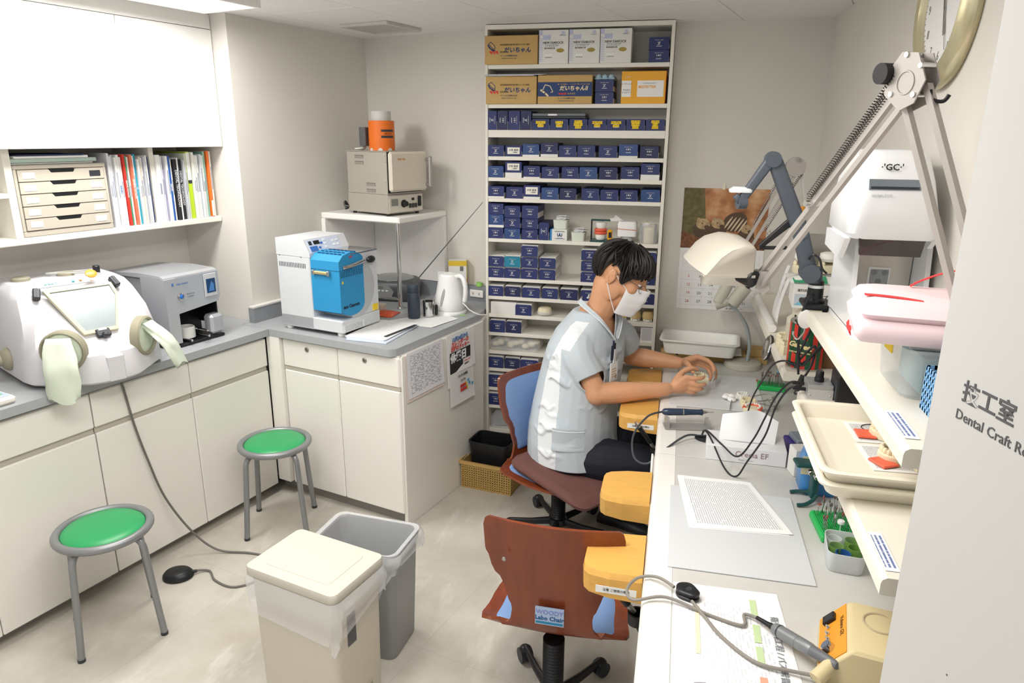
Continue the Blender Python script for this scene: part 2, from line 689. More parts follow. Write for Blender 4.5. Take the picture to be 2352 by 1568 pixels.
# worktops
t = MB()
t.prism([(-3.30, .4), (-2.668, .4), (-2.668, 2.472), (-2.852, 2.472), (-2.852, 2.553), (-3.30, 2.553)], .875, .91)
tag(t.obj('worktop', GREYTOP, None, None, (0, 0, -SL)), 'long grey laminate worktop along the wall under the silver machine', 'worktop')
t = MB()
o = [(-2.849, 2.474), (-1.94, 2.474)] + [(-1.94 + .04 * sin(radians(a)), 2.514 - .04 * cos(radians(a))) for a in range(0, 91, 15)] + [(-1.90, 3.24), (-1.932, 3.371), (-1.98, 3.55), (-1.985, 3.568), (-2.849, 3.568)]
t.prism(o, .875, .91)
tag(t.obj('worktop', GREYTOP, None, None, (0, 0, -SL)), 'grey laminate peninsula worktop carrying the blue faced machine and the kettle', 'worktop')
BS = mat('grey_backsplash', '8b8f94', .45)
sp = Lthing('backsplash', 'grey upstand with white top edge along the peninsula worktop walls', 'backsplash', (-2.85, 2.52, .91))
B(.001, .038, 0, 1.012, .0005, .078).obj('side_upstand', BS, sp)
B(.001, .040, -.001, 1.012, .078, .086).obj('top_edge', mat('upstand_cap', 'dcdad5', .4), sp)
B(.038, .855, 1.012, 1.048, .0005, .086).obj('rear_upstand', BS, sp)

# ================================================================== wall cabinet and open shelf
UPW = mat('wall_cabinet_white', 'f3f2ef', .3)
t = Lthing('wall_cabinet', 'white flat-fronted wall cabinet under the bright ceiling light', 'cabinet', (-2.95, 1.6, 1.788))
B(-.345, -.021, -1.1, .952, 0, .60).obj('body', UPW, t)
B(-.020, -.004, -1.1, .952, .536, .60).obj('top_filler', UPW, t)
for (a, b_) in ((-.534, -.034), (-.031, .465), (.468, .951)):
    B(-.020, 0, a, b_, 0, .533, b=.0025).obj('door', UPW, t)
t = Lthing('open_shelf', 'white open wall shelf with dividers holding books under the wall cabinet', 'shelf', (-3.01, 1.6, 1.42))
B(-.285, 0, -1.1, .952, 0, .027, b=.003).obj('bottom_board', SHELFW, t)
B(-.285, 0, -.038, -.010, .027, .367).obj('divider', SHELFW, t)
B(-.285, -.02, .597, .620, .027, .367).obj('divider', SHELFW, t)
B(-.285, 0, -.55, -.039, .185, .203).obj('half_board', SHELFW, t)
B(-.289, -.286, -1.1, .952, 0, .367).obj('back_panel', SHELFW, t)

# ================================================================== tall shelf with cartons
TOPS = [2.198, 2.007, 1.879, 1.745, 1.636, 1.527, 1.311, 1.094, .989, .886, .779, .670, .566, .448, .338, .185]
t = thing('tall_shelf', 'tall cream wall shelf packed with navy cartons beside the calendar', 'shelf', (-.547, 3.75, 0))
B(-.473, -.459, 0, .24, 0, 2.386, b=.001).obj('side_post', SHELFW, t)
B(.455, .471, 0, .24, 0, 2.386, b=.001).obj('side_post', SHELFW, t)
B(-.459, .455, .225, .239, 0, 2.386).obj('back_panel', SHELFW, t)
B(-.459, .455, .0, .225, 2.365, 2.386).obj('top_board', SHELFW, t)
for z in TOPS:
    B(-.4585, .4545, .003, .225, z - (.038 if z == 1.879 else .020), z, b=.001).obj('board', SHELFW, t)

NAVY = mat('carton_navy', '2b3468', .45, var=.05, vscale=20)
NAVY2 = mat('carton_deep_navy', '252a55', .45, var=.05, vscale=20)
BLUE2 = mat('carton_faded_blue', '2f4a80', .45, var=.08, vscale=25)
TEAL = mat('carton_teal', '1f7f9c', .45)
CARTW = mat('carton_white', 'e9e8e4', .6)
CARTG = mat('carton_grey_side', 'c9c7c4', .6, var=.06, vscale=40)
LABY = mat('label_yellow', 'f6d224', .6)
PRW = mat('print_white', 'f4f4f4', .6)
LABW = mat('label_offwhite', 'efece2', .7)


def stroke(mb, pts, wd):
    """flat brush line in the x,z plane facing -y"""
    for (a, b_) in zip(pts, pts[1:]):
        d = Vector((b_[0] - a[0], b_[1] - a[1]))
        if d.length < 1e-9:
            continue
        n = Vector((-d.y, d.x)).normalized() * wd / 2
        e = d.normalized() * wd * .25
        mb.quad((a[0] - n.x - e.x, 0, a[1] - n.y - e.y), (b_[0] - n.x + e.x, 0, b_[1] - n.y + e.y), (b_[0] + n.x + e.x, 0, b_[1] + n.y + e.y), (a[0] + n.x - e.x, 0, a[1] + n.y - e.y))


def mark_mesh(kind, mt=None, k=1.0):
    mb = MB()
    if kind == 'W':
        for sgn in (-1, 1):
            pts = [(sgn * .0002 + sgn * .0062 - .0055 + .011 * 0, .006)]
            cx = sgn * .0052
            pts = [(cx - .0038, .0055), (cx - .0038, -.001)] + [(cx - .0038 * cos(radians(a)), -.001 - .0045 * sin(radians(a))) for a in range(20, 161, 20)] + [(cx + .0038, -.001), (cx + .0038, .0055)]
            stroke(mb, [(x * k, z * k) for x, z in pts], .0029 * k)
    else:
        for pts in ([(-.006, .006), (-.001, .001), (.0, -.002), (-.006, -.007)], [(.006, .006), (.001, .001), (.0005, -.003), (.0045, -.0055)], [(-.0035, .0055), (-.001, .002)], [(.0035, .006), (.0012, .0025)], [(-.003, -.0065), (-.0005, -.005)]):
            stroke(mb, [(x * k, z * k) for x, z in pts], .0022 * k)
    tm = text_mesh('DELIVERY BOX', .0062 * k, PRW, bold=.0001)
    o = len(mb.v)
    for p in tm.vertices:
        mb.v.append(Vector((p.co.x, -.0001, p.co.y + .0135 * k)))
    for f in tm.polygons:
        mb.f.append(tuple(o + i for i in f.vertices)); mb.m.append(0); mb.s.append(False)
    mb.quad((-.013 * k, 0, -.0142 * k), (.013 * k, 0, -.0142 * k), (.013 * k, 0, -.0122 * k), (-.013 * k, 0, -.0122 * k))
    return mb.mesh('printed_mark', mt or PRW)


MARK = {'W': mark_mesh('W'), 'X': mark_mesh('X')}
ORD = ['first', 'second', 'third', 'fourth', 'fifth', 'sixth', 'seventh', 'eighth', 'ninth', 'tenth', 'eleventh', 'twelfth', 'thirteenth', 'fourteenth', 'fifteenth', 'sixteenth']


def carton(x0, x1, z0, z1, mark, label, col=NAVY, depth=.165, y=3.752, strip=0.0, upright=False, rz=0.0, lid=False):
    t = thing('delivery_carton', label, 'carton', ((x0 + x1) / 2, y, z0), rz, 'delivery cartons on the tall shelf')
    hw, h = (x1 - x0) / 2 - .0012, z1 - z0 - .0012
    mb = MB()
    # tray with white side walls, navy sleeve in front with clipped upper corners
    mb.box(-hw, hw, .0012, depth, 0, h - .001, b=.001, mi=1)
    cc = .006
    mb.prism_y([(-hw, strip), (hw, strip), (hw, h - cc), (hw - cc, h), (-hw + cc, h), (-hw, h - cc)], 0, .0014, 0)
    mb.obj('body', [col, CARTG if lid else col, CARTW], t)
    s = MB()
    s.box(hw - .004, hw + .0006, .0002, depth * .9, .001, h * .45)
    s.obj('side_flap', CARTW, t)
    if strip:
        B(-hw, hw, -.0001, .0014, 0, strip).obj('white_strip', CARTW, t)
    if lid:
        B(-hw + .001, hw - .001, .012, depth - .004, h - .0005, h + .004, b=.0015).obj('paper_lid', CARTW, t)
    o = link('printed_mark', MARK[mark], t, (0, -.0008, (h + strip) / 2 + .001))
    if upright:
        o.rotation_euler = (0, pi / 2, 0)
    return t


def row_label(mark, i, r, extra=''):
    return f'navy carton with {"W" if mark == "W" else "X"} mark, {ORD[i]} from the kettle end{extra}, {ORD[r]} shelf from top'


# fourth, fifth and sixth shelves: single rows
R4 = [(-1.010, -.918, .057, 'X', 0), (-.915, -.823, .056, 'L', 0), (-.820, -.730, .065, 'X', .010), (-.723, -.631, .072, 'X', .014), (-.629, -.535, .059, 'X', 0), (-.531, -.438, .060, 'W', 0), (-.421, -.325, .059, 'X', 0), (-.319, -.222, .068, 'W', .010), (-.212, -.118, .059, 'W', 0)]
R5 = [(-1.010, -.921, .060, 'X', 0), (-.915, -.824, .083, 'L', .026), (-.815, -.724, .063, 'W', .006), (-.716, -.623, .059, 'X', 0), (-.611, -.521, .060, 'W', 0), (-.517, -.423, .061, 'X', 0), (-.414, -.319, .062, 'W', 0), (-.303, -.208, .065, 'W', .004), (-.203, -.107, .084, 'W', .028)]
R6 = [(-1.010, -.917, .064, 'W', .010), (-.909, -.815, .061, 'X', 0), (-.813, -.722, .072, 'L', .012), (-.715, -.623, .062, 'W', 0), (-.619, -.529, .060, 'X', 0), (-.502, -.408, .062, 'X', 0), (-.404, -.309, .058, 'W', 0), (-.303, -.211, .058, 'W', 0), (-.196, -.098, .063, 'X', 0)]
for r, rowd in ((3, R4), (4, R5), (5, R6)):
    for i, (a, b_, h, mk, st) in enumerate(rowd):
        col = [NAVY, NAVY, NAVY2, NAVY, BLUE2][(i * 3 + r) % 5] if mk != 'L' else NAVY
        lab = row_label(mk, i, r) if mk != 'L' else f'navy carton with white name label, {ORD[i]} from the kettle end, {ORD[r]} shelf from top'
        c = carton(a, b_, TOPS[r], TOPS[r] + h, 'W' if mk == 'L' else mk, lab, col, strip=st, depth=.17 + .02 * ((i * 7) % 3), y=3.752 + .004 * ((i * 5) % 3))
        if mk == 'L':
            hw = (b_ - a) / 2
            B(-hw * .72, hw * .72, -.0016, -.0006, st + .012, h - .010).obj('name_label', LABW, c)
            text('木曽 義雄', .012, INK, c, (0, -.002, (st + h) / 2 + .004))
            text('上顎模型', .007, INK, c, (.008, -.002, (st + h) / 2 - .008))
# first shelf: two on the calendar side, stacked
carton(-.196, -.097, 2.198, 2.255, 'W', 'navy carton with W mark at the calendar end of the top shelf', lid=False)
carton(-.198, -.099, 2.2555, 2.313, 'X', 'navy carton with X mark stacked at the calendar end of the top shelf')
# second shelf
carton(-.450, -.356, 2.007, 2.064, 'W', 'navy carton with W mark beside the yellow box, second shelf from top', lid=False)
carton(-.451, -.358, 2.0645, 2.122, 'X', 'navy carton with X mark under the pale blue egg tray')
et = thing('egg_tray', 'pale blue moulded pulp tray lying on two navy cartons', 'tray', (-.405, 3.755, 2.1235))
mb = MB()
mb.box(-.049, .049, 0, .17, 0, .006, b=.002)
for i in range(3):
    for j in range(5):
        mb.ell((-.032 + i * .032, .018 + j * .033, .008), .0155, .0155, .017, n=12, m=8)
mb.obj('moulded_cups', mat('pulp_blue', 'a9c6d8', .8), et)
# third shelf: four standing on their side, seven with yellow handwriting labels
for i, (a, b_, mk) in enumerate(((-1.008, -.957, 'X'), (-.955, -.898, 'W'), (-.896, -.834, 'W'), (-.832, -.774, 'X'))):
    carton(a, b_, TOPS[2], TOPS[2] + .096, mk, f'navy carton standing on edge, {ORD[i]} from the kettle end, third shelf from top', NAVY2 if i % 2 else NAVY, upright=True)
YL_TXT = [('ナルミルリニア', 'サンプル'), ('リテーナー', 'サンプル'), ('スプリント', 'ナイトガード', 'サンプル'), ('メタルプレート', 'サンプル'), ('メタルプレート', 'サンプル'), ('ノンクラスプ', 'デンチャー', 'サンプル'), ('デンチャー', 'ネーム', 'サンプル')]
xs = [-.772, -.675, -.577, -.480, -.385, -.288, -.191]
for i, (a, ls) in enumerate(zip(xs, YL_TXT)):
    c = carton(a, a + .0945, TOPS[2], TOPS[2] + .056, 'W', f'navy carton with yellow handwritten label, {ORD[i]} from the standing cartons, third shelf', NAVY)
    n = len(ls)
    mb = MB()
    for k, s_ in enumerate(ls):
        z = .042 - k * .0135 if n == 3 else .038 - k * .0155
        wd = .0062 * len(s_) + .008
        wd = min(wd, .086)
        mb.box(-wd / 2, wd / 2, -.0018, -.0009, z - .0068, z + .0068)
        text(s_, .0118 if n == 3 else .0125, INK, c, (0, -.0021, z))
    mb.obj('handwritten_label', LABY, c)
bx = thing('flat_case', 'flat dark grey plastic tray case lying on yellow labelled cartons', 'case', (-.633, 3.757, TOPS[2] + .0565))
B(-.14, .14, 0, .15, 0, .012, b=.002).obj('case_bottom', DARK, bx)
B(-.138, .138, -.001, .15, .0125, .026, b=.003).obj('case_lid', mat('smoke_grey', '6e7378', .3), bx)
B(-.055, -.008, -.0018, -.0005, .015, .023).obj('paper_label', PAPER, bx)
# seventh shelf: three stacks
r = 6
Z = TOPS[r]
def stack(x0, x1, z, hs, marks, where, r, cols=None, lid=True, top_lid_only=False, depth=.18, strips=None, y=3.753):
    for k, (h, mk) in enumerate(zip(hs, marks)):
        pos = ['bottom', 'middle', 'top'] if len(hs) == 3 else (['bottom', 'top'] if len(hs) == 2 else ['single'])
        carton(x0, x1, z, z + h, mk, f'navy {mk} carton, {pos[k]} of the {where}, {ORD[r]} shelf from top', (cols or [NAVY] * 3)[k], depth=depth, lid=lid, strip=(strips or [0] * 3)[k], y=y + .003 * (k % 2))
        z += h + (.0045 if lid else .0008)
stack(-1.010, -.920, Z, (.058, .071, .058), ('W', 'X', 'W'), 'stack at the kettle end', r, (NAVY, BLUE2, NAVY), lid=False, strips=(0, .014, 0))
stack(-.917, -.827, Z, (.058, .056, .062), ('X', 'X', 'W'), 'second stack from the kettle end', r, (BLUE2, NAVY, NAVY), lid=False)
stack(-.820, -.730, Z, (.056, .056, .068), ('X', 'W', 'W'), 'third stack from the kettle end', r, lid=False)
carton(-.725, -.670, Z, Z + .095, 'X', 'navy carton standing on edge beside the white delivery box', upright=True)
# white delivery box with blue mark
PRB = mat('print_blue', '2a6bb0', .5)
t = thing('delivery_box', 'white delivery box with blue W mark on the seventh shelf from top', 'carton', (-.617, 3.752, Z))
B(-.045, .045, 0, .15, 0, .060, b=.001).obj('body', CARTW, t)
B(-.0455, -.036, -.0008, .15, .0, .0603, b=.0005).obj('blue_sleeve', mat('sleeve_blue', '2f86c8', .5), t)
mbw = mark_mesh('W', PRB, 1.3)
link('printed_mark', mbw, t, (.006, -.0015, .032))
text('DELIVERY BOX', .0085, mat('print_grey', '8d9096', .6), t, (.006, -.0015, .011))
# eighth shelf
r = 7
Z = TOPS[r]
stack(-1.010, -.917, Z, (.057, .057), ('W', 'X'), 'stack at the kettle end', r)
stack(-.917, -.825, Z, (.058, .059), ('X', 'X'), 'stack with the teal carton', r, (NAVY, TEAL))
stack(-.821, -.727, Z, (.058, .058, .058), ('X', 'X', 'W'), 'three high stack behind the head', r)
stack(-.721, -.628, Z, (.058, .058), ('W', 'X'), 'two high stack beside the gap', r)
stack(-.492, -.402, Z, (.055, .055, .055), ('X', 'W', 'X'), 'stack past the gap', r)
stack(-.187, -.095, Z, (.055, .055, .055), ('X', 'W', 'X'), 'stack at the calendar end', r)
for o in [o for o in bpy.data.objects if o.get('label') == 'navy X carton, top of the stack with the teal carton, eighth shelf from top']:
    o['label'] = 'teal carton with X mark on the eighth shelf from top'
# lower shelves
def lower(r, items):
    for i, (a, b_, h, mk) in enumerate(items):
        carton(a, b_, TOPS[r], TOPS[r] + h, mk, row_label(mk, i, r), [NAVY, NAVY2, NAVY][i % 3], depth=.175, lid=True, y=3.753 + .004 * (i % 2))
lower(8, [(-1.009, -.919, .057, 'W'), (-.913, -.821, .058, 'W'), (-.814, -.712, .058, 'X'), (-.703, -.612, .059, 'W'), (-.601, -.502, .060, 'X'), (-.490, -.395, .060, 'X'), (-.186, -.092, .058, 'X')])
lower(9, [(-.852, -.757, .062, 'X')])
lower(10, [(-.999, -.908, .070, 'W'), (-.905, -.815, .068, 'X')])
lower(12, [(-1.009, -.917, .066, 'W'), (-.913, -.823, .064, 'W'), (-.820, -.715, .063, 'W')])
lower(13, [(-1.009, -.920, .076, 'W'), (-.917, -.830, .072, 'W')])
lower(14, [(-1.009, -.919, .070, 'W')])

# big boxes on the two top shelves
KRAFT = mat('kraft_card', 'c6a468', .7, var=.03, vscale=30)
RED = mat('print_red', 'd23a36', .6)
PNAVY = mat('print_navy', '2c4272', .6)
PBRN = mat('print_brown', '6a5636', .6)
def kraft(x0, x1, z0, h, label, two=False):
    t = thing('cardboard_box', label, 'box', ((x0 + x1) / 2, 3.742, z0))
    W = (x1 - x0) / 2 - .001
    B(-W, W, 0, .19, 0, h, b=.002).obj('body', KRAFT, t)
    B(-.02, .02, .0, .19, h, h + .0006).obj('top_seam_tape', mat('tape_tan', 'b58f52', .4), t)
    if not two:
        # slipper-like sole drawing
        for (m_, pts, wd) in ((PNAVY, [(-.118, .098), (-.105, .106), (-.086, .090), (-.082, .078), (-.094, .074), (-.108, .088), (-.118, .098)], .003), (PNAVY, [(-.120, .092), (-.112, .080), (-.096, .067), (-.084, .068)], .007)):
            mb = MB(); stroke(mb, pts, wd); mb.obj('sole_drawing', m_, t, (0, -.0008, 0))
        text('●印刷模型内用硬質石膏ならこれに信頼!', .0085, PBRN, t, (.02, -.0008, .092), bold=.0001)
        text('だいちゃん', .028, PNAVY, t, (.033, -.0008, .066), bold=.0008, shear=.15)
        text('粘性模型', .010, PBRN, t, (-.038, -.0008, .058))
        mb = MB()
        for k in range(3):
            mb.box(-.112 + k * .016, -.100 + k * .016, -.001, -.0006, .056, .064, b=.0001)
            mb.box(-.106 + k * .016, -.098 + k * .016, -.001, -.0006, .050, .056)
        mb.obj('red_mark', RED, t)
        text('サンエス石膏株式会社', .009, PNAVY, t, (-.01, -.0008, .040))
        text('SAN ESU GYPSUM CO.,LTD.', .0065, PNAVY, t, (-.01, -.0008, .028))
    else:
        B(-W, W, -.0009, -.0002, .036, .104).obj('navy_band', PNAVY, t)
        text('●一本で幅広く、ぐっと使い易くなりました●', .0078, KRAFT, t, (.045, -.0014, .093), bold=.0001)
        text('だいちゃんⅡ', .026, mat('print_cream', 'ead9b0', .6), t, (.045, -.0014, .073), bold=.0009, shear=.15)
        text('粘性模型', .010, KRAFT, t, (.035, -.0014, .048))
        mb = MB()
        for k in range(3):
            mb.box(-.03 + k * .014, -.019 + k * .014, -.0016, -.0012, .044, .052)
        mb.obj('red_mark', RED, t)
        mb = MB(); stroke(mb, [(-.115, .060), (-.10, .092), (-.075, .085), (-.06, .058), (-.07, .055)], .004); stroke(mb, [(-.122, .066), (-.10, .052), (-.085, .038)], .009)
        mb.obj('sole_drawing', mat('print_cream', 'ead9b0', .6), t, (0, -.0014, 0))
        text('サンエス石膏株式会社', .009, PNAVY, t, (.01, -.0008, .026))
        text('SAN ESU GYPSUM CO.,LTD.', .0065, PNAVY, t, (.01, -.0008, .014))
    return t
kraft(-1.020, -.744, TOPS[0], .136, 'brown cardboard box with blue lettering on the top shelf')
kraft(-1.016, -.746, TOPS[1], .134, 'brown cardboard box with blue lettering on the second shelf, under papers')
kraft(-.742, -.463, TOPS[1], .137, 'brown cardboard box with a wide navy band on the second shelf', True)
LILAC = mat('print_lilac', 'c3c9e4', .6)
for i, (a, b_) in enumerate(((-.740, -.591), (-.587, -.435), (-.432, -.280))):
    t = thing('powder_box', ['white printed carton on top shelf, touching the brown box', 'white printed carton on top shelf, middle of three', 'white printed carton on top shelf, beside the gap'][i], 'box', ((a + b_) / 2, 3.750, TOPS[0]), 0, 'white powder cartons')
    W = (b_ - a) / 2
    B(-W, W, 0, .15, 0, .158, b=.002).obj('body', CARTW, t)
    text('NEW DIAROCK', .0148, INK, t, (-.002, -.0008, .098), bold=.0002)
    text('Dental Stone High Strength', .0062, mat('print_grey', '8d9096', .6), t, (-.008, -.0008, .088))
    text('ニュー ダイヤロック', .0072, mat('print_grey', '8d9096', .6), t, (-.014, -.0008, .081))
    text('歯科用硬質石膏', .0078, INK, t, (-.02, -.0008, .072))
    B(-W + .020, -W + .058, -.0008, -.0002, .112, .134).obj('lilac_block', LILAC, t)
    mb = MB()
    mb.box(-W, -W + .018, -.0008, -.0002, .134, .157)
    for k in range(14):
        mb.box(-W, -W + .020, -.0008, -.0002, .012 + k * .008, .015 + k * .008)
    mb.obj('lilac_stripes', LILAC, t)
    mb = MB(); mb.X = Matrix.Translation((.034, -.0004, .062)) @ Matrix.Rotation(pi / 2, 4, 'X'); mb.lathe([(.0195, 0), (.0195, .0004), (0, .0004)], n=24, sy=.5)
    mb.obj('gold_oval', mat('print_gold', 'a8923f', .4), t)
    B(-.044, -.006, -.0008, -.0002, .024, .045).obj('barcode_label', PAPER, t)
    mb = MB()
    for k in range(12):
        mb.box(-.042 + k * .003, -.0408 + k * .003, -.0012, -.0008, .027, .033)
    mb.obj('barcode', INK, t)
    text('MORITA', .008, mat('print_grey', '8d9096', .6), t, (.046, -.0008, .132))
    B(.040, .055, -.0008, -.0002, .137, .150).obj('lilac_logo', LILAC, t)
t = thing('papers', 'loose papers and a catalogue lying on the second shelf box', 'papers', (-.88, 3.735, TOPS[1] + .1355))
for k in range(4):
    o = B(-.15 + .012 * k, .12 + .02 * k, -.012 + .006 * k, .17, .0022 * k, .0022 * k + .0016).obj('sheet', [PAPER, mat('paper_blue', '6a7fae', .6), PAPER, PAPER][k], t)
    o.rotation_euler = (0, 0, .03 * (k - 1))
YB = mat('box_amber', 'f0ae2e', .5)
t = thing('amber_box', 'amber box with white labels and handwriting on the second shelf', 'box', (-.212, 3.752, TOPS[1]))
B(-.108, .108, 0, .17, 0, .152, b=.002).obj('body', YB, t)
B(.1082, .1092, 0, .17, 0, .152).obj('orange_side', mat('side_orange', 'c9621c', .5), t)
B(-.106, -.060, -.0008, -.0002, .032, .108, b=.0001).obj('paper_label', PAPER, t)
B(-.030, .098, -.0008, -.0002, .032, .108, b=.0001).obj('printed_label', PAPER, t)
text('BESTFITTER', .0165, YB, t, (.018, -.0014, .078), bold=.0005)
text('Dental Casting Investment', .006, mat('print_grey', '8d9096', .6), t, (.03, -.0014, .096))
text('ルーワールド', .0095, INK, t, (-.083, -.0014, .092))
text('でんちゃ', .0095, INK, t, (-.083, -.0014, .064))
text('フェビリー', .0095, INK, t, (-.083, -.0014, .052))
text('SHOFU', .008, PRW, t, (-.075, -.0008, .125))
# ================================================================== letter tray, files and books on the open shelf
LT = mat('tray_beige', 'c3bcae', .5)
t = Lthing('drawer_organizer', 'beige desktop drawer organizer with five shallow drawers on the open shelf', 'organizer', (-3.012, 1.782, 1.4475))
B(-.26, -.012, -.186, .186, 0, .277, b=.003).obj('body', LT, t)
B(-.012, 0, -.188, .188, 0, .022, b=.003).obj('base_rail', LT, t)
B(-.012, 0, -.188, .188, .262, .279, b=.003).obj('top_rail', LT, t)
for s in (-1, 1):
    B(-.012, 0, s * .176, s * .188, .022, .262, b=.002).obj('side_rail', LT, t)
for k in range(5):
    z0 = .026 + k * .0475
    mb = MB()
    pr = [(-.174, z0), (.174, z0), (.174, z0 + .044), (.055, z0 + .044), (.045, z0 + .031), (-.045, z0 + .031), (-.055, z0 + .044), (-.174, z0 + .044)]
    mb.prism_x(pr, -.010, .003)
    dr = mb.obj('drawer', LT, t)
    B(-.009, .0005, -.05, .05, z0 + .032, z0 + .0465).obj('finger_opening', BLACK, dr)
    for s in (-1, 1):
        w_ = DARK if (k == 4 and s == 1) else PAPER
        B(.0025, .0045, s * .135 - .024, s * .135 + .024, z0 + .010, z0 + .034, b=.001).obj('label_window', w_, dr)
FGRN = mat('file_green', 'bcd0c6', .6)
for k, (c, w0, w1, h, nm) in enumerate(((PAPER, -.175, .155, .006, 'white paper file lowest in the pile on the drawer organizer'), (FGRN, -.18, .168, .016, 'pale green folder in the pile on the drawer organizer'), (PAPER, -.165, .13, .010, 'white folder above the green folder on the drawer organizer'), (mat('file_navy', '2b3358', .6), -.16, .11, .005, 'navy folder topmost in the pile on the drawer organizer'))):
    z = 1.7275 + [0, .0065, .023, .0335][k]
    o = tag(B(-.235, 0, w0, w1, 0, h, b=min(.002, h * .3)).obj('file_folder', c, None, Lp(-3.03 + .006 * k, 1.775, z), (0, 0, -SL)), nm, 'folder')

# books: (thickness, height, colour, lettering)
BW = 'f0efec'
ROW1 = [(.010, .318, 'dcdde2'), (.008, .305, 'e8e8ea'), (.007, .31, 'cfd3da'), (.009, .30, BW), (.012, .31, 'eef0f2', 'SHOFU', '2a7ac0'), (.010, .30, BW), (.009, .312, 'd0392f', 'DENTAL CATALOG', 'f5e8e4'), (.008, .305, '4d9a72'), (.009, .30, BW), (.010, .31, 'e0785a', 'GENERAL CATALOG', 'f5e8e4'), (.007, .305, 'eceef0'), (.009, .312, '2f9fb8', 'Ci', 'f0f0f0'), (.008, .29, BW), (.009, .30, 'd9d2c4'), (.007, .295, BW), (.008, .30, 'c9ccd2'), (.008, .305, BW), (.006, .30, '33406e')]
ROW2 = [(.020, .306, 'f2f1ee'), (.008, .30, 'd7d8e4'), (.007, .24, 'a9a3c4'), (.012, .30, 'f0f1f3'), (.010, .30, '2f62b4', 'ORTHO', 'f0f0f0'), (.007, .285, BW), (.017, .285, '26252a', 'DENTAL TECHNOLOGY', 'd8d8d8'), (.008, .29, 'eef0f2'), (.016, .285, '26252a', 'DENTAL TECHNOLOGY', 'd8d8d8'), (.009, .28, 'c3c7cc'), (.008, .31, 'd8dacd'), (.022, .318, 'b6d429', '', ''), (.011, .315, 'eeece6'), (.009, .30, 'e8e8e6'), (.012, .30, BW), (.010, .305, 'd3d9dc'), (.009, .30, 'e4e6e4'), (.012, .318, '8fc0b0'), (.012, .32, 'f3762c'), (.010, .318, 'efe6de')]
CNAMES = {'dcdde2': 'pale grey', 'e8e8ea': 'white', 'cfd3da': 'grey', BW: 'white', 'eef0f2': 'white', 'd0392f': 'red', '4d9a72': 'green', 'e0785a': 'salmon', 'eceef0': 'white', '2f9fb8': 'turquoise', 'd9d2c4': 'tan', 'c9ccd2': 'grey', '33406e': 'navy', 'f2f1ee': 'white', 'd7d8e4': 'lilac white', 'a9a3c4': 'purple', 'f0f1f3': 'white', '2f62b4': 'blue', '26252a': 'black', 'c3c7cc': 'grey', 'd8dacd': 'pale olive', 'b6d429': 'lime green', 'eeece6': 'off-white', 'e8e8e6': 'white', 'd3d9dc': 'blue grey', 'e4e6e4': 'pale', '8fc0b0': 'mint', 'f3762c': 'orange', 'efe6de': 'cream'}
def books(row, y, yend, where):
    tot = sum(b_[0] for b_ in row)
    g = (yend - y - tot) / len(row)
    for i, bk in enumerate(row):
        th, h, c = bk[:3]
        dep = .20 + .02 * ((i * 5) % 3)
        front = -3.018 - .005 * ((i * 7) % 3)
        mb = MB()
        mb.box(-dep, 0, 0, th, 0, h, b=.0012)
        mb.box(-dep + .002, -.003, .0012, th - .0012, h - .002, h + .0003, mi=1)
        hard = {'d0392f': 'red', 'b6d429': 'lime', 'f3762c': 'orange'}
        lab = f'{CNAMES[c]} {"binder" if th > .018 else "catalogue"}, {ORD[i] if i < 16 else str(i + 1) + "th"} in the row {where}'
        o = mb.obj('catalogue', [mat('cover_' + c, c, .45), PAPER], None, Lp(front, y, 1.4475), (0, 0, -SL))
        tag(o, lab, 'book', 'catalogues on the open shelf')
        if c == 'b6d429':
            B(.0002, .001, .001, th - .001, h * .58, h - .004).obj('white_spine_label', PAPER, o)
            B(.0002, .0012, .001, th - .001, h * .53, h * .58).obj('dark_band', DARK, o)
        if c == 'f3762c':
            B(.0002, .001, .001, th - .001, .004, h * .25).obj('white_spine_label', PAPER, o)
        if len(bk) > 3 and bk[3]:
            text(bk[3], th * .95, mat('spine_ink_' + bk[4], bk[4], .5), o, (.0008, th / 2, h * .52), (pi / 2, pi / 2, pi / 2), name='spine_title', bold=.0002)
        elif c not in ('b6d429', 'f3762c', '33406e'):
            mb = MB()
            mb.box(.0002, .0007, th * .3, th * .7, h * .42, h * .42 + .05 + .02 * (i % 4))
            mb.obj('spine_print', mat('print_spine', '8f97a6', .6), o)
        y += th + g
books(ROW1, 1.985, 2.190, 'beside the drawer organizer')
books(ROW2, 2.222, 2.535, 'next to the column')

# ================================================================== sandblasting cabinet on the worktop
BLW = mat('blaster_white', 'd6d5d9', .4)
OLV = mat('port_olive', '9a9580', .55)
t = Lthing('sandblaster', 'white sandblasting cabinet with sloped window and green gloves on the worktop', 'sandblaster', (-2.689, 1.630, .9105), radians(-12))
def ring(pts, z):
    full = [(u, v) for u, v in pts] + [(u, -v) for u, v in reversed(pts) if abs(v) > 1e-6]
    return [(u, v, z) for u, v in full]
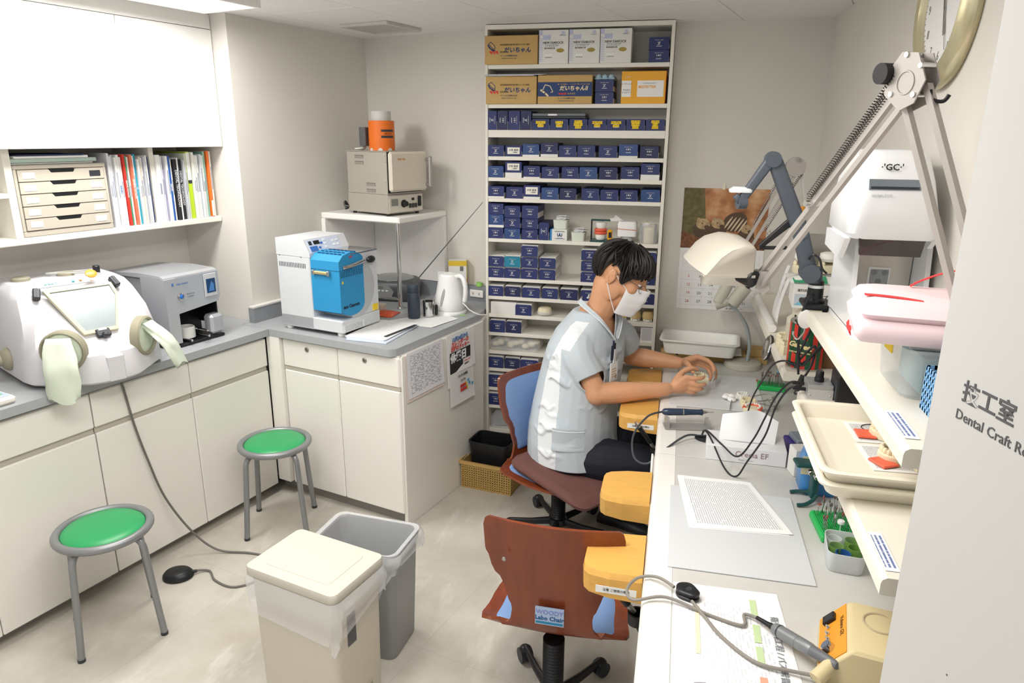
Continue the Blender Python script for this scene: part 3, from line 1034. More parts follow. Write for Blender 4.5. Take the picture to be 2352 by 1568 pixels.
# outline from centre front round to the back, mirrored
lev = [(.010, [(.116, 0), (.112, .05), (.098, .088), (-.02, .212), (-.05, .232), (-.10, .240), (-.50, .240)]),
       (.020, [(.130, 0), (.126, .055), (.110, .096), (-.012, .224), (-.045, .246), (-.10, .254), (-.51, .254)]),
       (.060, [(.130, 0), (.126, .055), (.108, .096), (-.014, .223), (-.047, .245), (-.10, .253), (-.51, .253)]),
       (.122, [(.110, 0), (.108, .056), (.096, .096), (-.016, .221), (-.05, .243), (-.10, .251), (-.51, .251)]),
       (.142, [(.078, 0), (.077, .058), (.078, .098), (-.018, .219), (-.052, .242), (-.10, .250), (-.51, .250)]),
       (.168, [(.024, 0), (.024, .060), (.046, .100), (-.022, .216), (-.055, .240), (-.10, .248), (-.51, .248)]),
       (.250, [(-.076, 0), (-.076, .085), (-.060, .135), (-.055, .195), (-.085, .228), (-.13, .240), (-.51, .240)]),
       (.318, [(-.158, 0), (-.158, .110), (-.135, .150), (-.130, .180), (-.150, .212), (-.20, .226), (-.51, .226)]),
       (.345, [(-.192, 0), (-.192, .115), (-.175, .150), (-.172, .172), (-.19, .202), (-.23, .214), (-.50, .214)]),
       (.362, [(-.225, 0), (-.225, .11), (-.212, .14), (-.21, .158), (-.225, .182), (-.26, .19), (-.48, .19)])]
mb = MB()
mb.loft([ring(p, z) for z, p in lev][::1], smooth=True)
bod = mb.obj('housing', BLW, t, sharp=28)
WX = Matrix.Translation((-.0, 0, .178)) @ Matrix.Rotation(radians(45), 4, 'Y')  # plane of the window, local x runs down the slope
def wpl(s, v, o=0):   # distance s up the slope
    return Vector((.012 - s * .7071 + o * .7071, v, .182 + s * .7071 + o * .7071))
outl = [(.0, -.058), (.0, .068), (.17, .130), (.225, .125), (.225, -.125)]
def poly_up(pts, grow, o):
    c = Vector((sum(p[0] for p in pts) / len(pts), sum(p[1] for p in pts) / len(pts)))
    return [wpl(*(c + (Vector(p) - c) * grow), o) for p in pts]
mb = MB()
mb.loft([poly_up(outl, 1.0, -.002), poly_up(outl, 1.0, .012), poly_up(outl, .88, .013), poly_up(outl, .88, .007)], smooth=False, cap1=False)
fr_ = mb.obj('window_frame', mat('gasket_beige', 'c9c4a8', .55), t)
mb = MB(); mb.loft([poly_up(outl, .885, .004), poly_up(outl, .885, .0085)], smooth=False)
mb.obj('window_pane', mat('window_frosted', '8b9698', .25, var=.05, vscale=12), t)
for (s, v, rz) in ((.215, -.150, -.3), (.225, .138, .25)):
    mb = MB(); mb.X = Matrix.Translation(wpl(s, v, .010)) @ Matrix.Rotation(radians(45), 4, 'Y') @ Matrix.Rotation(rz, 4, 'Z')
    mb.box(-.024, .024, -.013, .013, -.012, .012, b=.004); mb.box(-.022, .022, -.001, .001, .011, .0135)
    mb.obj('hinge', DARK, t)
mb = MB(); mb.X = Matrix.Translation(wpl(-.004, .008, .010)) @ Matrix.Rotation(radians(45), 4, 'Y')
mb.box(-.016, .020, -.026, .026, -.008, .008, b=.004); mb.box(.006, .028, -.010, .010, .0, .022, b=.005)
lk = mb.obj('latch', DARK, t)
mb = MB(); mb.X = Matrix.Translation(wpl(.006, .008, .019)) @ Matrix.Rotation(radians(45), 4, 'Y'); mb.box(-.006, .004, -.015, .015, -.0005, .0005)
mb.obj('latch_label', PAPER, lk)
mb = MB()
mb.loft([[wpl(.245, -.14, .001), wpl(.245, .055, .001), wpl(.272, .055, .001), wpl(.272, -.14, .001)], [wpl(.245, -.14, .004), wpl(.245, .055, .004), wpl(.272, .055, .004), wpl(.272, -.14, .004)]], smooth=False)
pn = mb.obj('control_strip', mat('strip_grey_green', '9fb0b2', .4), t)
for (v, c) in ((-.005, '63b5bd'), (.022, 'd98a5a')):
    mb = MB(); mb.ell(wpl(.258, v, .004), .006, .006, .004, n=12, m=6); mb.obj('button', mat('btn_' + c, c, .3), pn)
mb = MB(); mb.X = Matrix.Translation(wpl(.285, .072, .0)) @ Matrix.Rotation(radians(45), 4, 'Y'); mb.lathe([(.020, 0), (.020, .004), (.016, .006), (0, .006)], n=20, sy=1.1)
mb.obj('gauge', mat('gauge_amber', 'd99a3a', .3), t)
jb = text('Jet Blast 21', .011, mat('print_teal', '4f9aa0', .5), pn, wpl(.258, -.085, .0046))
jb.rotation_euler = (Matrix.Rotation(radians(45), 3, 'Y') @ Matrix.Rotation(pi / 2, 3, 'Z')).to_euler()
# central strip below the latch
mb = MB(); mb.box(.104, .1335, -.030, .030, .014, .115, b=.004); mb.obj('front_strip', BLW, t)
# arm ports and gloves
def port(sgn):
    c = Vector((.052, sgn * .149, .150))
    nrm = Vector((.76, sgn * .65, 0)).normalized()
    X = Matrix.Translation(c) @ nrm.to_track_quat('Z', 'Y').to_matrix().to_4x4()
    mb = MB(); mb.X = X
    mb.lathe([(.080, -.02), (.080, .010), (.074, .016), (.068, .010), (.067, .004)], n=28)
    p = mb.obj('arm_port', OLV, t)
    GL = mat('glove_green', 'd5dfcd', .75, var=.03, vscale=20)
    mb = MB(); mb.X = X; mb.lathe([(.067, .004), (.050, .010), (.03, .012), (0, .012)], n=24)
    mb.obj('glove_cuff', GL, p)
    # empty hanging glove: flattened folded sleeve ending in crumpled fingers
    rings = []
    d = nrm * .055
    for k in range(11):
        f = k / 10
        z = c.z + .055 - f * (.225 if sgn < 0 else .185)
        ctr = Vector((c.x, c.y, 0)) + nrm * (.012 + .055 * min(1, f * 2.2)) + Vector((.02 * f, sgn * (.0 if sgn < 0 else .06) * f, 0))
        wd = (.040 + .022 * sin(f * 2.6)) * (1.0 if sgn < 0 else .85)
        tk = .022 * (1 - .45 * f)
        tv = Vector((-nrm.y, nrm.x, 0))
        rg = []
        for a in range(16):
            an = 2 * pi * a / 16
            rr = 1 + .16 * sin(3 * an + 5 * f + sgn) + .08 * sin(5 * an + 9 * f)
            p_ = ctr + tv * (wd * rr * cos(an)) + nrm * (tk * rr * sin(an))
            rg.append((p_.x, p_.y, z + .012 * sin(2 * an + sgn + 3 * f) * f))
        rings.append(rg)
    mb = MB(); mb.loft(rings[::-1], smooth=True)
    mb.obj('glove', GL, p, sharp=80)
port(-1); port(1)
mb = MB()
mb.X = Matrix.Translation((-.235, -.252, .085)) @ Matrix.Rotation(pi / 2, 4, 'X')
mb.lathe([(.045, 0), (.045, .010), (.036, .022), (.022, .028), (.022, .060), (.014, .060), (.013, .02), (0, .02)], n=24)
mb.obj('exhaust_pipe', OLV, t)
for (u, v, r) in ((-.36, -.13, .034), (-.36, .035, .034)):
    mb = MB(); mb.lathe([(r, 0), (r, .010), (r * .9, .014), (0, .014)], (u, v, .362), n=24); mb.obj('top_cap', OLV, t)
mb = MB(); mb.lathe([(.013, 0), (.014, .028), (.011, .032), (0, .032)], (-.30, .135, .365), n=16); mb.obj('top_knob', BLACK, t)
mb = MB(); mb.tube(spl([(-.30, .12, .372), (-.36, .10, .372), (-.38, -.03, .374), (-.30, .10, .371), (-.25, .19, .35)], 6), .004, 6); mb.obj('top_tube', mat('tube_grey', 'b4b4b2', .5), t)
# foot switch with its cable lying on the floor
fs = Lthing('foot_switch', 'round black foot switch with a grey cable, on the floor by the stools', 'foot switch', (0, 0, 0))
fs.location = (-2.005, 2.27, 0); fs.rotation_euler = (0, 0, .35)
mb = MB(); mb.lathe([(.052, 0), (.056, .006), (.054, .018), (.045, .030), (.028, .036), (0, .038)], n=28, sx=1.15, sy=.95); mb.obj('pedal', BLACK, fs)
P0 = Matrix.Rotation(-.35, 4, 'Z') @ Matrix.Translation((2.005, -2.27, 0))
wp = [(-1.955, 2.30, .02), (-1.90, 2.335, .006), (-1.83, 2.28, .005), (-1.72, 2.26, .005), (-1.635, 2.36, .005), (-1.66, 2.48, .005), (-1.80, 2.50, .006), (-1.95, 2.47, .02), (-2.05, 2.44, .12), (-2.13, 2.40, .30), (-2.155, 2.36, .50), (-2.17, 2.33, .68), (-2.18, 2.31, .86), (-2.20, 2.295, .915), (-2.26, 2.29, .922), (-2.30, 2.27, .93)]
mb = MB(); mb.tube([P0 @ p for p in spl(wp, 6)], .0048, 8); mb.obj('cable', mat('cable_grey', '6e6b66', .5), fs)
mb = MB(); mb.cyl(P0 @ Vector((-1.965, 2.292, .018)), P0 @ Vector((-1.94, 2.31, .015)), .009, .006, 10); mb.obj('cable_sleeve', BLACK, fs)

# ================================================================== silver pressure moulding machine
SIL = mat('silver_paint', 'b3b6bb', .35, .35)
t = Lthing('moulding_machine', 'silver dental moulding machine with touch screen and dark opening on the worktop', 'machine', (-2.77, 2.0, .9105))
B(-.44, -.165, .02, .255, .012, .315, b=.012).obj('rear_housing', SIL, t)
mb = MB()
# front housing with a dark opening at the lower right, built from slabs
mb.prism_y([(0, .02), (0, .318), (-.03, .326), (-.16, .326), (-.16, .02)][::-1], 0, .058)
mb.obj('left_cheek', SIL, t)
mb = MB()
mb.loft([[(0, .058, .155), (0, .274, .175), (0, .290, .20), (-.002, .290, .318), (-.004, .058, .318)], [(-.16, .058, .155), (-.16, .274, .175), (-.16, .290, .20), (-.16, .290, .318), (-.16, .058, .318)]][::-1], smooth=False)
mb.obj('head', SIL, t)
mb = MB(); mb.prism_y([(-.004, .318), (-.006, .324), (-.03, .332), (-.17, .336), (-.42, .322), (-.42, .312)][::1], .002, .288); mb.obj('top_cover', SIL, t)
B(-.16, -.15, .058, .285, .012, .18).obj('opening_back', BLACK, t)
B(-.16, -.02, .275, .282, .06, .18).obj('opening_side', BLACK, t)
B(-.05, .012, .215, .288, .022, .115, b=.012).obj('right_cheek', SIL, t)
B(-.44, .004, -.004, .292, 0, .014, b=.004).obj('base_plate', BLACK, t)
mb = MB(); mb.lathe([(.040, 0), (.040, .048), (.036, .052), (.034, .050), (.033, .02), (0, .02)], (-.055, .122, .025), n=28)
pot = mb.obj('model_pot', mat('pot_white', 'd9d8d4', .4), t)
B(-.03, .055, .150, .164, .058, .066, b=.003).obj('pot_handle', CHROME, pot)
for y in (.09, .185):
    mb = MB(); mb.cyl((-.06, y, .024), (.018, y + .004, .024), .006, .006, 10); mb.obj('lever', CHROME, t)
SCR = mat('screen_blue', '16365c', .2, emis=.15)
B(.0, .0035, .205, .275, .205, .312, b=.003).obj('screen_bezel', mat('bezel_grey', 'c3c5c9', .4), t)
B(.0036, .0046, .216, .266, .222, .288).obj('screen', SCR, t)
mb = MB(); mb.prism_x([(.226, .228), (.256, .230), (.256, .262), (.244, .275), (.232, .25)], .0047, .0052); mb.obj('screen_picture', mat('screen_light', '3f6fa8', .2, emis=.15), t)
mb = MB(); mb.X = Matrix.Translation((0, .077, .232)) @ Matrix.Rotation(pi / 2, 4, 'Y'); mb.lathe([(.016, 0), (.016, .003), (.012, .005), (.011, .003), (0, .003)], n=20); mb.obj('button_ring', CHROME, t)
mb = MB(); mb.X = Matrix.Translation((.003, .077, .232)) @ Matrix.Rotation(pi / 2, 4, 'Y'); mb.ell((0, 0, 0), .0105, .0105, .004, n=14, m=6); mb.obj('blue_button', mat('button_blue', '2b73c9', .25), t)
text('K', .016, mat('print_blue', '2a6bb0', .5), t, (.0008, .042, .29), RIGHTF, bold=.001)
text('ERKODENT', .0115, mat('print_blue', '2a6bb0', .5), t, (.0008, .092, .288), RIGHTF, shear=.2)
text('Erkopress', .0105, mat('print_slate', '6d7580', .5), t, (.0008, .128, .238), RIGHTF, shear=.2)
text('ci motion', .0085, mat('print_slate', '6d7580', .5), t, (.0008, .128, .225), RIGHTF)
# ================================================================== digital scale at the edge of the view
t = Lthing('digital_scale', 'small white digital scale with blue panel beside the sandblaster', 'scale', (-2.795, 1.20, .9105))
B(-.10, .10, -.14, .10, .0, .030, b=.010).obj('base', mat('scale_cream', 'e6e2d8', .4), t)
B(-.085, .0, -.12, .085, .031, .046, b=.006).obj('weighing_pan', mat('pan_blue', '3d6f9e', .3), t)
B(.015, .088, .0, .085, .0295, .0335, b=.002).obj('display_panel', mat('panel_lilac', 'b4c3da', .3), t)
mb = MB()
for i in range(3):
    for j in range(2):
        mb.lathe([(.008, 0), (.007, .004), (0, .004)], (.035 + .025 * j, .015 + .025 * i, .0335), n=12)
mb.obj('buttons', mat('panel_green', '8fbfa0', .4), t)
# ================================================================== casting machine with blue housing
GW = mat('machine_grey_white', 'd3d6da', .4)
CB = mat('machine_blue', '2f93c9', .38)
t = Lthing('casting_machine', 'pale grey casting machine with bright blue front housing on the peninsula', 'machine', (-2.43, 2.525, .911))
mb = MB()
mb.box(-.194, .02, 0, .288, .018, .372, b=.004)
mb.obj('tower', GW, t)
mb = MB(); mb.prism_y([(-.194, .372), (-.194, .374), (-.194, .456), (-.012, .456), (.022, .392), (.022, .372)][1:], 0, .288); 
mb.obj('tower_top', GW, t)
B(-.194, .199, 0, .288, .019, .080, b=.004).obj('base', GW, t)
B(.02, .196, .085, .288, .080, .388, b=.004).obj('rear_housing', GW, t)
# sloped control panel on the tower, facing the kettle side
def pnl(y, s, o):   # s up the slope
    return Vector((.022 - .034 * s + o * .88, y, .392 + .064 * s + o * .47))
def patch(name, y0, y1, s0, s1, o, m, par):
    mb = MB()
    mb.loft([[pnl(y0, s0, o - .002), pnl(y1, s0, o - .002), pnl(y1, s1, o - .002), pnl(y0, s1, o - .002)], [pnl(y0, s0, o), pnl(y1, s0, o), pnl(y1, s1, o), pnl(y0, s1, o)]], smooth=False)
    return mb.obj(name, m, par)
cp = patch('control_panel', .012, .235, .04, .93, .0012, mat('panel_pale', 'cfd8ea', .35), t)
patch('blue_plate', .02, .07, .08, .45, .002, mat('panel_blue', '3f74bd', .35), cp)
patch('display', .055, .095, .55, .82, .002, BLACK, cp)
patch('display', .022, .042, .55, .82, .002, DARK, cp)
for i, (y, s) in enumerate(((.085, .3), (.105, .6), (.13, .3), (.13, .55), (.13, .8), (.19, .35), (.19, .65), (.215, .35), (.215, .65))):
    patch('button', y - .008, y + .008, s - .07, s + .07, .0025, mat('button_white', 'eef1f6', .4) if i > 1 else mat('panel_blue', '3f74bd', .35), cp)
mb = MB()
for k in range(17):
    x = -.178 + k * .0103
    mb.box(x, x + .004, -.0006, .002, .318, .341)
mb.obj('side_vents', DARK, t)
for x in (-.174, -.035):
    mb = MB(); mb.X = Matrix.Translation((x, 0, .372)) @ Matrix.Rotation(pi / 2, 4, 'X'); mb.lathe([(.004, 0), (.003, .002), (0, .002)], n=10); mb.obj('screw', STEEL, t)
# blue housing: drum-like bottom seen from the right
prof = [(0, .12), (0, .366), (.03, .392), (.09, .404), (.14, .395), (.175, .372), (.175, .15)] + [(.0875 + .0875 * cos(radians(a)), .15 - .055 * sin(radians(a))) for a in range(15, 166, 15)]
mb = MB(); mb.prism_x([(y, z) for y, z in prof][::-1], .024, .198)
bl = mb.obj('blue_housing', CB, t)
mb = MB(); mb.box(.0235, .1985, -.0012, .1762, .322, .3245); mb.obj('lid_seam', mat('blue_dark', '1c6490', .5), bl)
mb = MB()
for i in range(5):
    for k in range(6):
        y = .035 + i * .026
        zt = .3925 + .011 * (1 - ((y - .09) / .07) ** 2)
        mb.box(.04 + k * .025, .056 + k * .025, y, y + .006, zt - .004, zt + .0012)
mb.obj('lid_slots', mat('slot_blue', '174f74', .6), bl)
mb = MB()
for k in range(13):
    mb.box(.1975, .1988, .010 + k * .0125, .015 + k * .0125, .288, .318)
mb.obj('side_slots', mat('slot_blue', '174f74', .6), bl)
B(.05, .135, -.014, -.002, .300, .316, b=.004).obj('latch', mat('latch_brass', 'd9c48f', .3, .6), bl)
for x in (.047, .138):
    B(x - .008, x + .008, -.016, -.0005, .296, .320, b=.003).obj('latch_bracket', STEEL, bl)
mb = MB(); mb.tube([(.205, .02, .335), (.213, .05, .338), (.214, .11, .344), (.208, .175, .350)], .009, 8, flat=.5); mb.obj('lever', CHROME, t)
mb = MB(); mb.ell((.215, .215, .352), .016, .030, .0175, n=14, m=10); mb.obj('lever_knob', BLACK, t)
mb = MB(); mb.prism_x([(.0, .0), (.016, 0), (.008, .015)], .1985, .1992); mb.obj('warning_sign', mat('sign_yellow', 'f0d032', .5), bl, (0, .012, .260))
text('eco Cascom', .0235, INK, bl, (.1994, .075, .145), RIGHTF, bold=.0007)
text('KDF', .012, mat('print_red', 'd23a36', .6), bl, (.1994, .085, .380), RIGHTF, bold=.0004)
mb = MB(); mb.prism_x([(.0855, .055), (.105, .070)] + [(.105 + .150 * cos(radians(a)), .222 + .150 * sin(radians(a))) for a in range(-85, 91, 7)] + [(.0855, .374)], .196, .1975); mb.obj('drum_cover', mat('drum_grey', 'b9bcc0', .4), t)
B(.02, .198, .082, .289, .388, .395, b=.001).obj('steel_top', CHROME, t)
B(.196, .1995, .235, .275, .085, .118).obj('yellow_label', mat('sign_yellow', 'f0d032', .5), t)
B(.199, .1998, .005, .16, .022, .058).obj('rating_label', page_mat('rating_plate', 'e8eaec', '8a8f96', 8, 6), t, uv=(1, 2))
for (x, y) in ((-.165, .03), (.165, .03), (-.165, .26), (.165, .26)):
    mb = MB(); mb.lathe([(.018, 0), (.020, .019), (0, .019)], (x, y, 0), n=16); mb.obj('foot', WHITE, t)

# ================================================================== corner stand with furnace
t = Lthing('corner_stand', 'white corner stand with chrome front leg under the small furnace', 'stand', (-2.85, 3.10, .911))
B(.001, .548, 0, .468, .480, .514, b=.006).obj('top_plate', WHITE, t)
B(.001, .030, .0, .468, .087, .480, b=.002).obj('side_panel', WHITE, t)
B(.031, .548, .438, .466, .087, .480, b=.002).obj('rear_panel', WHITE, t)
mb = MB(); mb.cyl((.500, .048, 0), (.500, .048, .480), .0125, n=18); mb.obj('chrome_leg', CHROME, t)
mb = MB(); mb.lathe([(.022, 0), (.022, .006), (.014, .010), (0, .010)], (.500, .048, 0), n=18); mb.obj('leg_flange', CHROME, t)
mb = MB()
for k in range(3):
    mb.tube([(.33, .012 + .02 * k, .058), (.47, .012 + .02 * k, .058), (.498, .045, .050)], .003, 6)
mb.obj('towel_wire', CHROME, t)

FB = mat('furnace_steel', 'b4aea4', .38, .25)
FD = mat('furnace_cream', 'ded5c6', .4)
ang = radians(65.7 - 90)     # heading of the furnace front edge
t = thing('furnace', 'small steel laboratory furnace with cream door on the corner stand', 'furnace', (-1.52, 3.608, 1.426), ang)
# local: x back along the side (negative), y along the front
# corner at origin; side runs to -x (length .334), front runs to +y (length .265)
def fbx(x0, x1, y0, y1, z0, z1, b, n, m, par=t):
    return B(x0, x1, y0, y1, z0, z1, b=b).obj(n, m, par)
fbx(-.33, -.004, .0, .262, .012, .112, .003, 'base_housing', FB)
fbx(-.33, -.012, .004, .258, .112, .338, .003, 'chamber', FB)
fbx(-.331, -.008, .0, .262, .337, .341, .001, 'roof_plate', FB)
fbx(-.008, .020, .004, .285, .128, .338, .012, 'door', FD)
fbx(-.014, -.008, .01, .255, .122, .335, 0, 'door_gasket', BLACK)
for z in (.315, .285, .18, .15):
    mb = MB(); mb.X = Matrix.Translation((-.018, .004, z)) @ Matrix.Rotation(pi / 2, 4, 'X'); mb.lathe([(.004, 0), (.003, .003), (0, .003)], n=10); mb.obj('hinge_screw', CHROME, t)
def vents(x0, z0):
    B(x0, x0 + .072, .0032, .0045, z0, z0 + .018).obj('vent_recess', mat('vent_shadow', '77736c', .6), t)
    mb = MB()
    for k in range(15):
        mb.box(x0 + .002 + k * .0046, x0 + .0044 + k * .0046, .0020, .0044, z0 + .001, z0 + .013)
    mb.obj('vent_fins', FB, t)
for (x0, z0) in ((-.262, .300), (-.262, .268), (-.175, .155), (-.175, .122)):
    vents(x0, z0)
text('TMF-200', .016, mat('print_orange', 'e07a34', .5), t, (.0206, .085, .298), RIGHTF)
mb = MB()
mb.box(.02, .05, .262, .282, .285, .305, b=.004); mb.box(.02, .05, .262, .282, .150, .170, b=.004); mb.box(.042, .056, .262, .290, .145, .312, b=.005)
mb.obj('door_handle', STEEL, t)
fbx(-.004, -.001, .006, .258, .018, .106, .001, 'control_panel', mat('panel_ivory', 'd6d0c2', .45))
fbx(-.001, .002, .018, .068, .054, .090, .001, 'meter', mat('meter_grey', '83837d', .3))
mb = MB(); mb.X = Matrix.Translation((-.001, .112, .062)) @ Matrix.Rotation(pi / 2, 4, 'Y'); mb.lathe([(.021, 0), (.021, .004), (.015, .006), (.014, .024), (.012, .026), (0, .026)], n=20); mb.obj('dial_knob', BLACK, t)
for k in range(3):
    fbx(-.001, .006, .150 + k * .022, .166 + k * .022, .036, .060, .002, 'key_switch', DARK)
fbx(-.001, .004, .172, .190, .076, .090, .001, 'red_lamp', BLACK)
fbx(-.001, .012, .218, .238, .042, .098, .003, 'power_switch', BLACK)
for (x, y) in ((-.30, .02), (-.03, .02), (-.03, .24), (-.30, .24)):
    mb = MB(); mb.lathe([(.011, 0), (.012, .013), (0, .013)], (x, y, 0), n=12); mb.obj('foot', BLACK, t)
mb = MB(); mb.tube(spl([(-.325, .0, .035), (-.345, -.012, .04), (-.352, -.004, .06), (-.345, .01, .03), (-.36, .0, .02)], 5), .007, 8); mb.obj('power_cord', BLACK, t)

t = Lthing('orange_burner_can', 'orange cylindrical burner can with grey collar on top of the furnace', 'can', (-2.525, 3.27, 1.7676))
mb = MB(); mb.lathe([(.071, .0), (.071, .156), (.066, .156), (.066, .0)], n=36); mb.obj('orange_sleeve', mat('can_orange', 'e8731f', .45), t)
mb = MB(); mb.lathe([(.055, .10), (.055, .205), (.051, .205), (.051, .12), (0, .12)], n=36); mb.obj('grey_collar', mat('collar_grey', 'c9c9c6', .45), t)
mb = MB()
for k in range(8):
    a = 2 * pi * k / 8 - 1.05
    mb.X = Matrix.Rotation(a, 4, 'Z') @ Matrix.Translation((.0712, 0, 0)) @ Matrix.Rotation(pi / 2, 4, 'Y')
    mb.lathe([(.013, -.001), (.013, .0006), (0, .0006)], n=14)
mb.X = Matrix.Identity(4)
mb.obj('air_holes', mat('hole_grey', 'd9d5ce', .6), t)
def wrap(z0, z1, a0, a1, r, m, nm):
    mb = MB()
    N = 8
    mb.loft([[(r * cos(a0 + (a1 - a0) * k / N), r * sin(a0 + (a1 - a0) * k / N), z) for z in (z0, z1)] for k in range(N + 1)], closed=False, cap0=False, cap1=False)
    return mb.obj(nm, m, t)
for (z0, z1) in ((.098, .110), (.066, .078)):
    wrap(z0, z1, -.95, .12, .0716, DARK, 'dark_stripe')
text('BEGO', .016, mat('print_dark_orange', '8a3f12', .6), t, (.0722 * cos(-.42), .0722 * sin(-.42), .088), (pi / 2, 0, pi / 2 - .42))
B(-.118, -.074, -.05, .02, .022, .122, b=.002).obj('side_bracket', mat('bracket_grey', '5d5e60', .5), t)
mb = MB(); mb.tube(spl([(-.10, -.02, .022), (-.11, -.03, .008), (-.15, -.05, .003)], 5), .008, 6, flat=.5); mb.obj('bracket_foot', STEEL, t)

# ================================================================== radio, tea box, kettle and small things
RS = mat('radio_silver', 'a9aaac', .35, .5)
t = Lthing('radio', 'silver and dark grey portable radio with long aerial under the stand', 'radio', (-2.55, 3.37, .911), radians(18))
mb = MB()
rg = []
for (z, k) in ((0, .9), (.015, .97), (.07, 1.0), (.10, .95), (.12, .82)):
    rg.append([(x * k, y * k, z) for x, y in rrect(-.16, .15, -.125, .115, .06, 6)])
mb.loft(rg); mb.obj('case', mat('radio_dark', '4c4e52', .4), t, sharp=60)
mb = MB(); mb.lathe([(.105, 0), (.104, .012), (.085, .022), (0, .026)], (-.005, .0, .112), n=36, sx=1.15); mb.obj('disc_lid', RS, t)
mb = MB(); mb.prism_y([(-.15, .03), (.02, .03), (.035, .06), (.0, .10), (-.15, .10)], -.130, -.112); mb.obj('front_panel', RS, t)
mb = MB()
for k in range(5):
    mb.box(-.11 + k * .024, -.095 + k * .024, -.134, -.129, .062, .070, b=.001)
mb.obj('buttons', mat('radio_white', 'dadcde', .4), t)
B(-.10, -.03, -.133, -.129, .078, .094, b=.001).obj('display', mat('lcd_green', '6d7b6a', .3), t)
pa = Vector(Lp(-2.373, 3.35, 1.04)); pb = Vector(Lp(-1.99, 3.455, 1.495))
inv = Matrix.Rotation(-(radians(18) - SL), 4, 'Z') @ Matrix.Translation(-Vector(Lp(-2.55, 3.37, .911)))
mb = MB(); mb.tube([inv @ pa, inv @ (pa.lerp(pb, .5)), inv @ pb], [.0035, .0028, .002], 8); mb.obj('aerial', mat('aerial_grey', '77767a', .3, .8), t)

t = Lthing('cocoa_box', 'white and yellow drink carton standing on the upstand behind the kettle', 'box', (-2.19, 3.51, .9975), radians(28))
B(-.055, .05, -.032, .032, 0, .15, b=.001).obj('body', CARTW, t)
B(.0505, .0512, -.032, .032, 0, .15).obj('yellow_side', mat('box_yellow', 'e3c23a', .5), t)
B(-.055, .05, -.0330, -.0322, .120, .15).obj('yellow_band', mat('box_yellow', 'e3c23a', .5), t)
mb = MB()
for k in range(7):
    mb.box(.012 + k * .003, .0135 + k * .003, -.0334, -.0328, .090, .118)
mb.obj('barcode', INK, t)
mb = MB(); mb.X = Matrix.Translation((.0515, 0, .085)) @ Matrix.Rotation(pi / 2, 4, 'Y'); mb.ell((0, 0, 0), .024, .024, .0012, n=18, m=6); mb.obj('cup_picture', mat('cup_print', 'f1ead2', .5), t)
B(.0514, .0518, -.028, .028, .012, .03).obj('red_print', mat('print_red', 'd23a36', .6), t)

t = Lthing('electric_kettle', 'white electric kettle with water gauge at the end of the peninsula', 'kettle', (-2.062, 3.214, .911), radians(-12))
KW = mat('kettle_white', 'f1f1f0', .28, coat=.3)
mb = MB(); mb.lathe([(.090, 0), (.090, .010), (.083, .014), (.083, .020), (0, .020)], n=36); mb.obj('power_base', KW, t)
rings = []
for z, r_ in ((.021, .078), (.03, .084), (.07, .084), (.12, .074), (.165, .065), (.195, .061), (.21, .056)):
    rings.append([(r_ * cos(2 * pi * k / 36) * 1.0 - (.030 * max(0, cos(2 * pi * k / 36 - pi)) ** 6 if z > .15 else 0) * ((z - .15) / .06), r_ * sin(2 * pi * k / 36), z + (.008 * max(0, cos(2 * pi * k / 36 - pi)) ** 4 if z > .18 else 0)) for k in range(36)])
mb = MB(); mb.loft(rings); mb.obj('jug', KW, t, sharp=50)
mb = MB(); mb.lathe([(.054, .205), (.050, .216), (.03, .222), (0, .223)], n=30); lid = mb.obj('lid', KW, t)
mb = MB(); mb.ell((.01, 0, .221), .018, .012, .006, n=14, m=6); mb.obj('lid_button', mat('button_grey_white', 'dcdcdb', .4), lid)
mb = MB(); mb.tube(spl([(.045, 0, .205), (.085, .0, .212), (.112, 0, .185), (.118, 0, .13), (.110, 0, .075)], 6), [.013] * 24 + [.011], 10); mb.obj('handle', KW, t, sharp=60)
mb = MB(); mb.X = Matrix.Translation((.018, -.0735, .10)) @ Matrix.Rotation(radians(-14), 4, 'X') @ Matrix.Rotation(radians(4), 4, 'Y'); mb.ell((0, 0, 0), .011, .006, .052, n=14, m=10); mb.obj('water_gauge', mat('gauge_grey', 'a7a8a8', .2), t)
text('T-fal', .012, mat('print_red', 'd23a36', .6), t, (-.03, -.081, .045), (pi / 2 - .1, 0, -.35), bold=.0003)
wp = [(.10, .02, .01), (.13, .0, .012), (.17, -.03, -.01)]
mb = MB(); mb.tube(spl([(.10, -.005, .068), (.125, -.01, .06), (.15, .0, .035), (.19, .03, .012), (.20, .08, .004)], 6), .003, 6); mb.obj('cord', WHITE, t)

NV = mat('thermos_navy', '39424f', .45)
t = Lthing('thermos_bottle', 'slim dark blue grey vacuum bottle beside the kettle', 'bottle', (-2.16, 3.011, .9125))
mb = MB(); mb.lathe([(.030, 0), (.033, .004), (.033, .135), (.031, .140)], n=28); mb.obj('flask', NV, t)
mb = MB(); mb.lathe([(.031, .141), (.0325, .143), (.0325, .176), (.030, .181), (0, .181)], n=28); mb.obj('cap', NV, t)
t = Lthing('steel_mug', 'small steel mug with black handle and spoon beside the bottle', 'mug', (-2.111, 3.074, .9135), radians(20))
mb = MB(); mb.lathe([(.027, 0), (.030, .003), (.032, .082), (.034, .084), (.031, .083), (.028, .006), (0, .006)], n=28); mb.obj('cup', CHROME, t)
B(.034, .052, -.008, .008, .006, .066, b=.006).obj('handle', BLACK, t)
mb = MB(); mb.cyl((.0, .0, .01), (.035, .03, .118), .0018, n=6); mb.obj('spoon', STEEL, t)
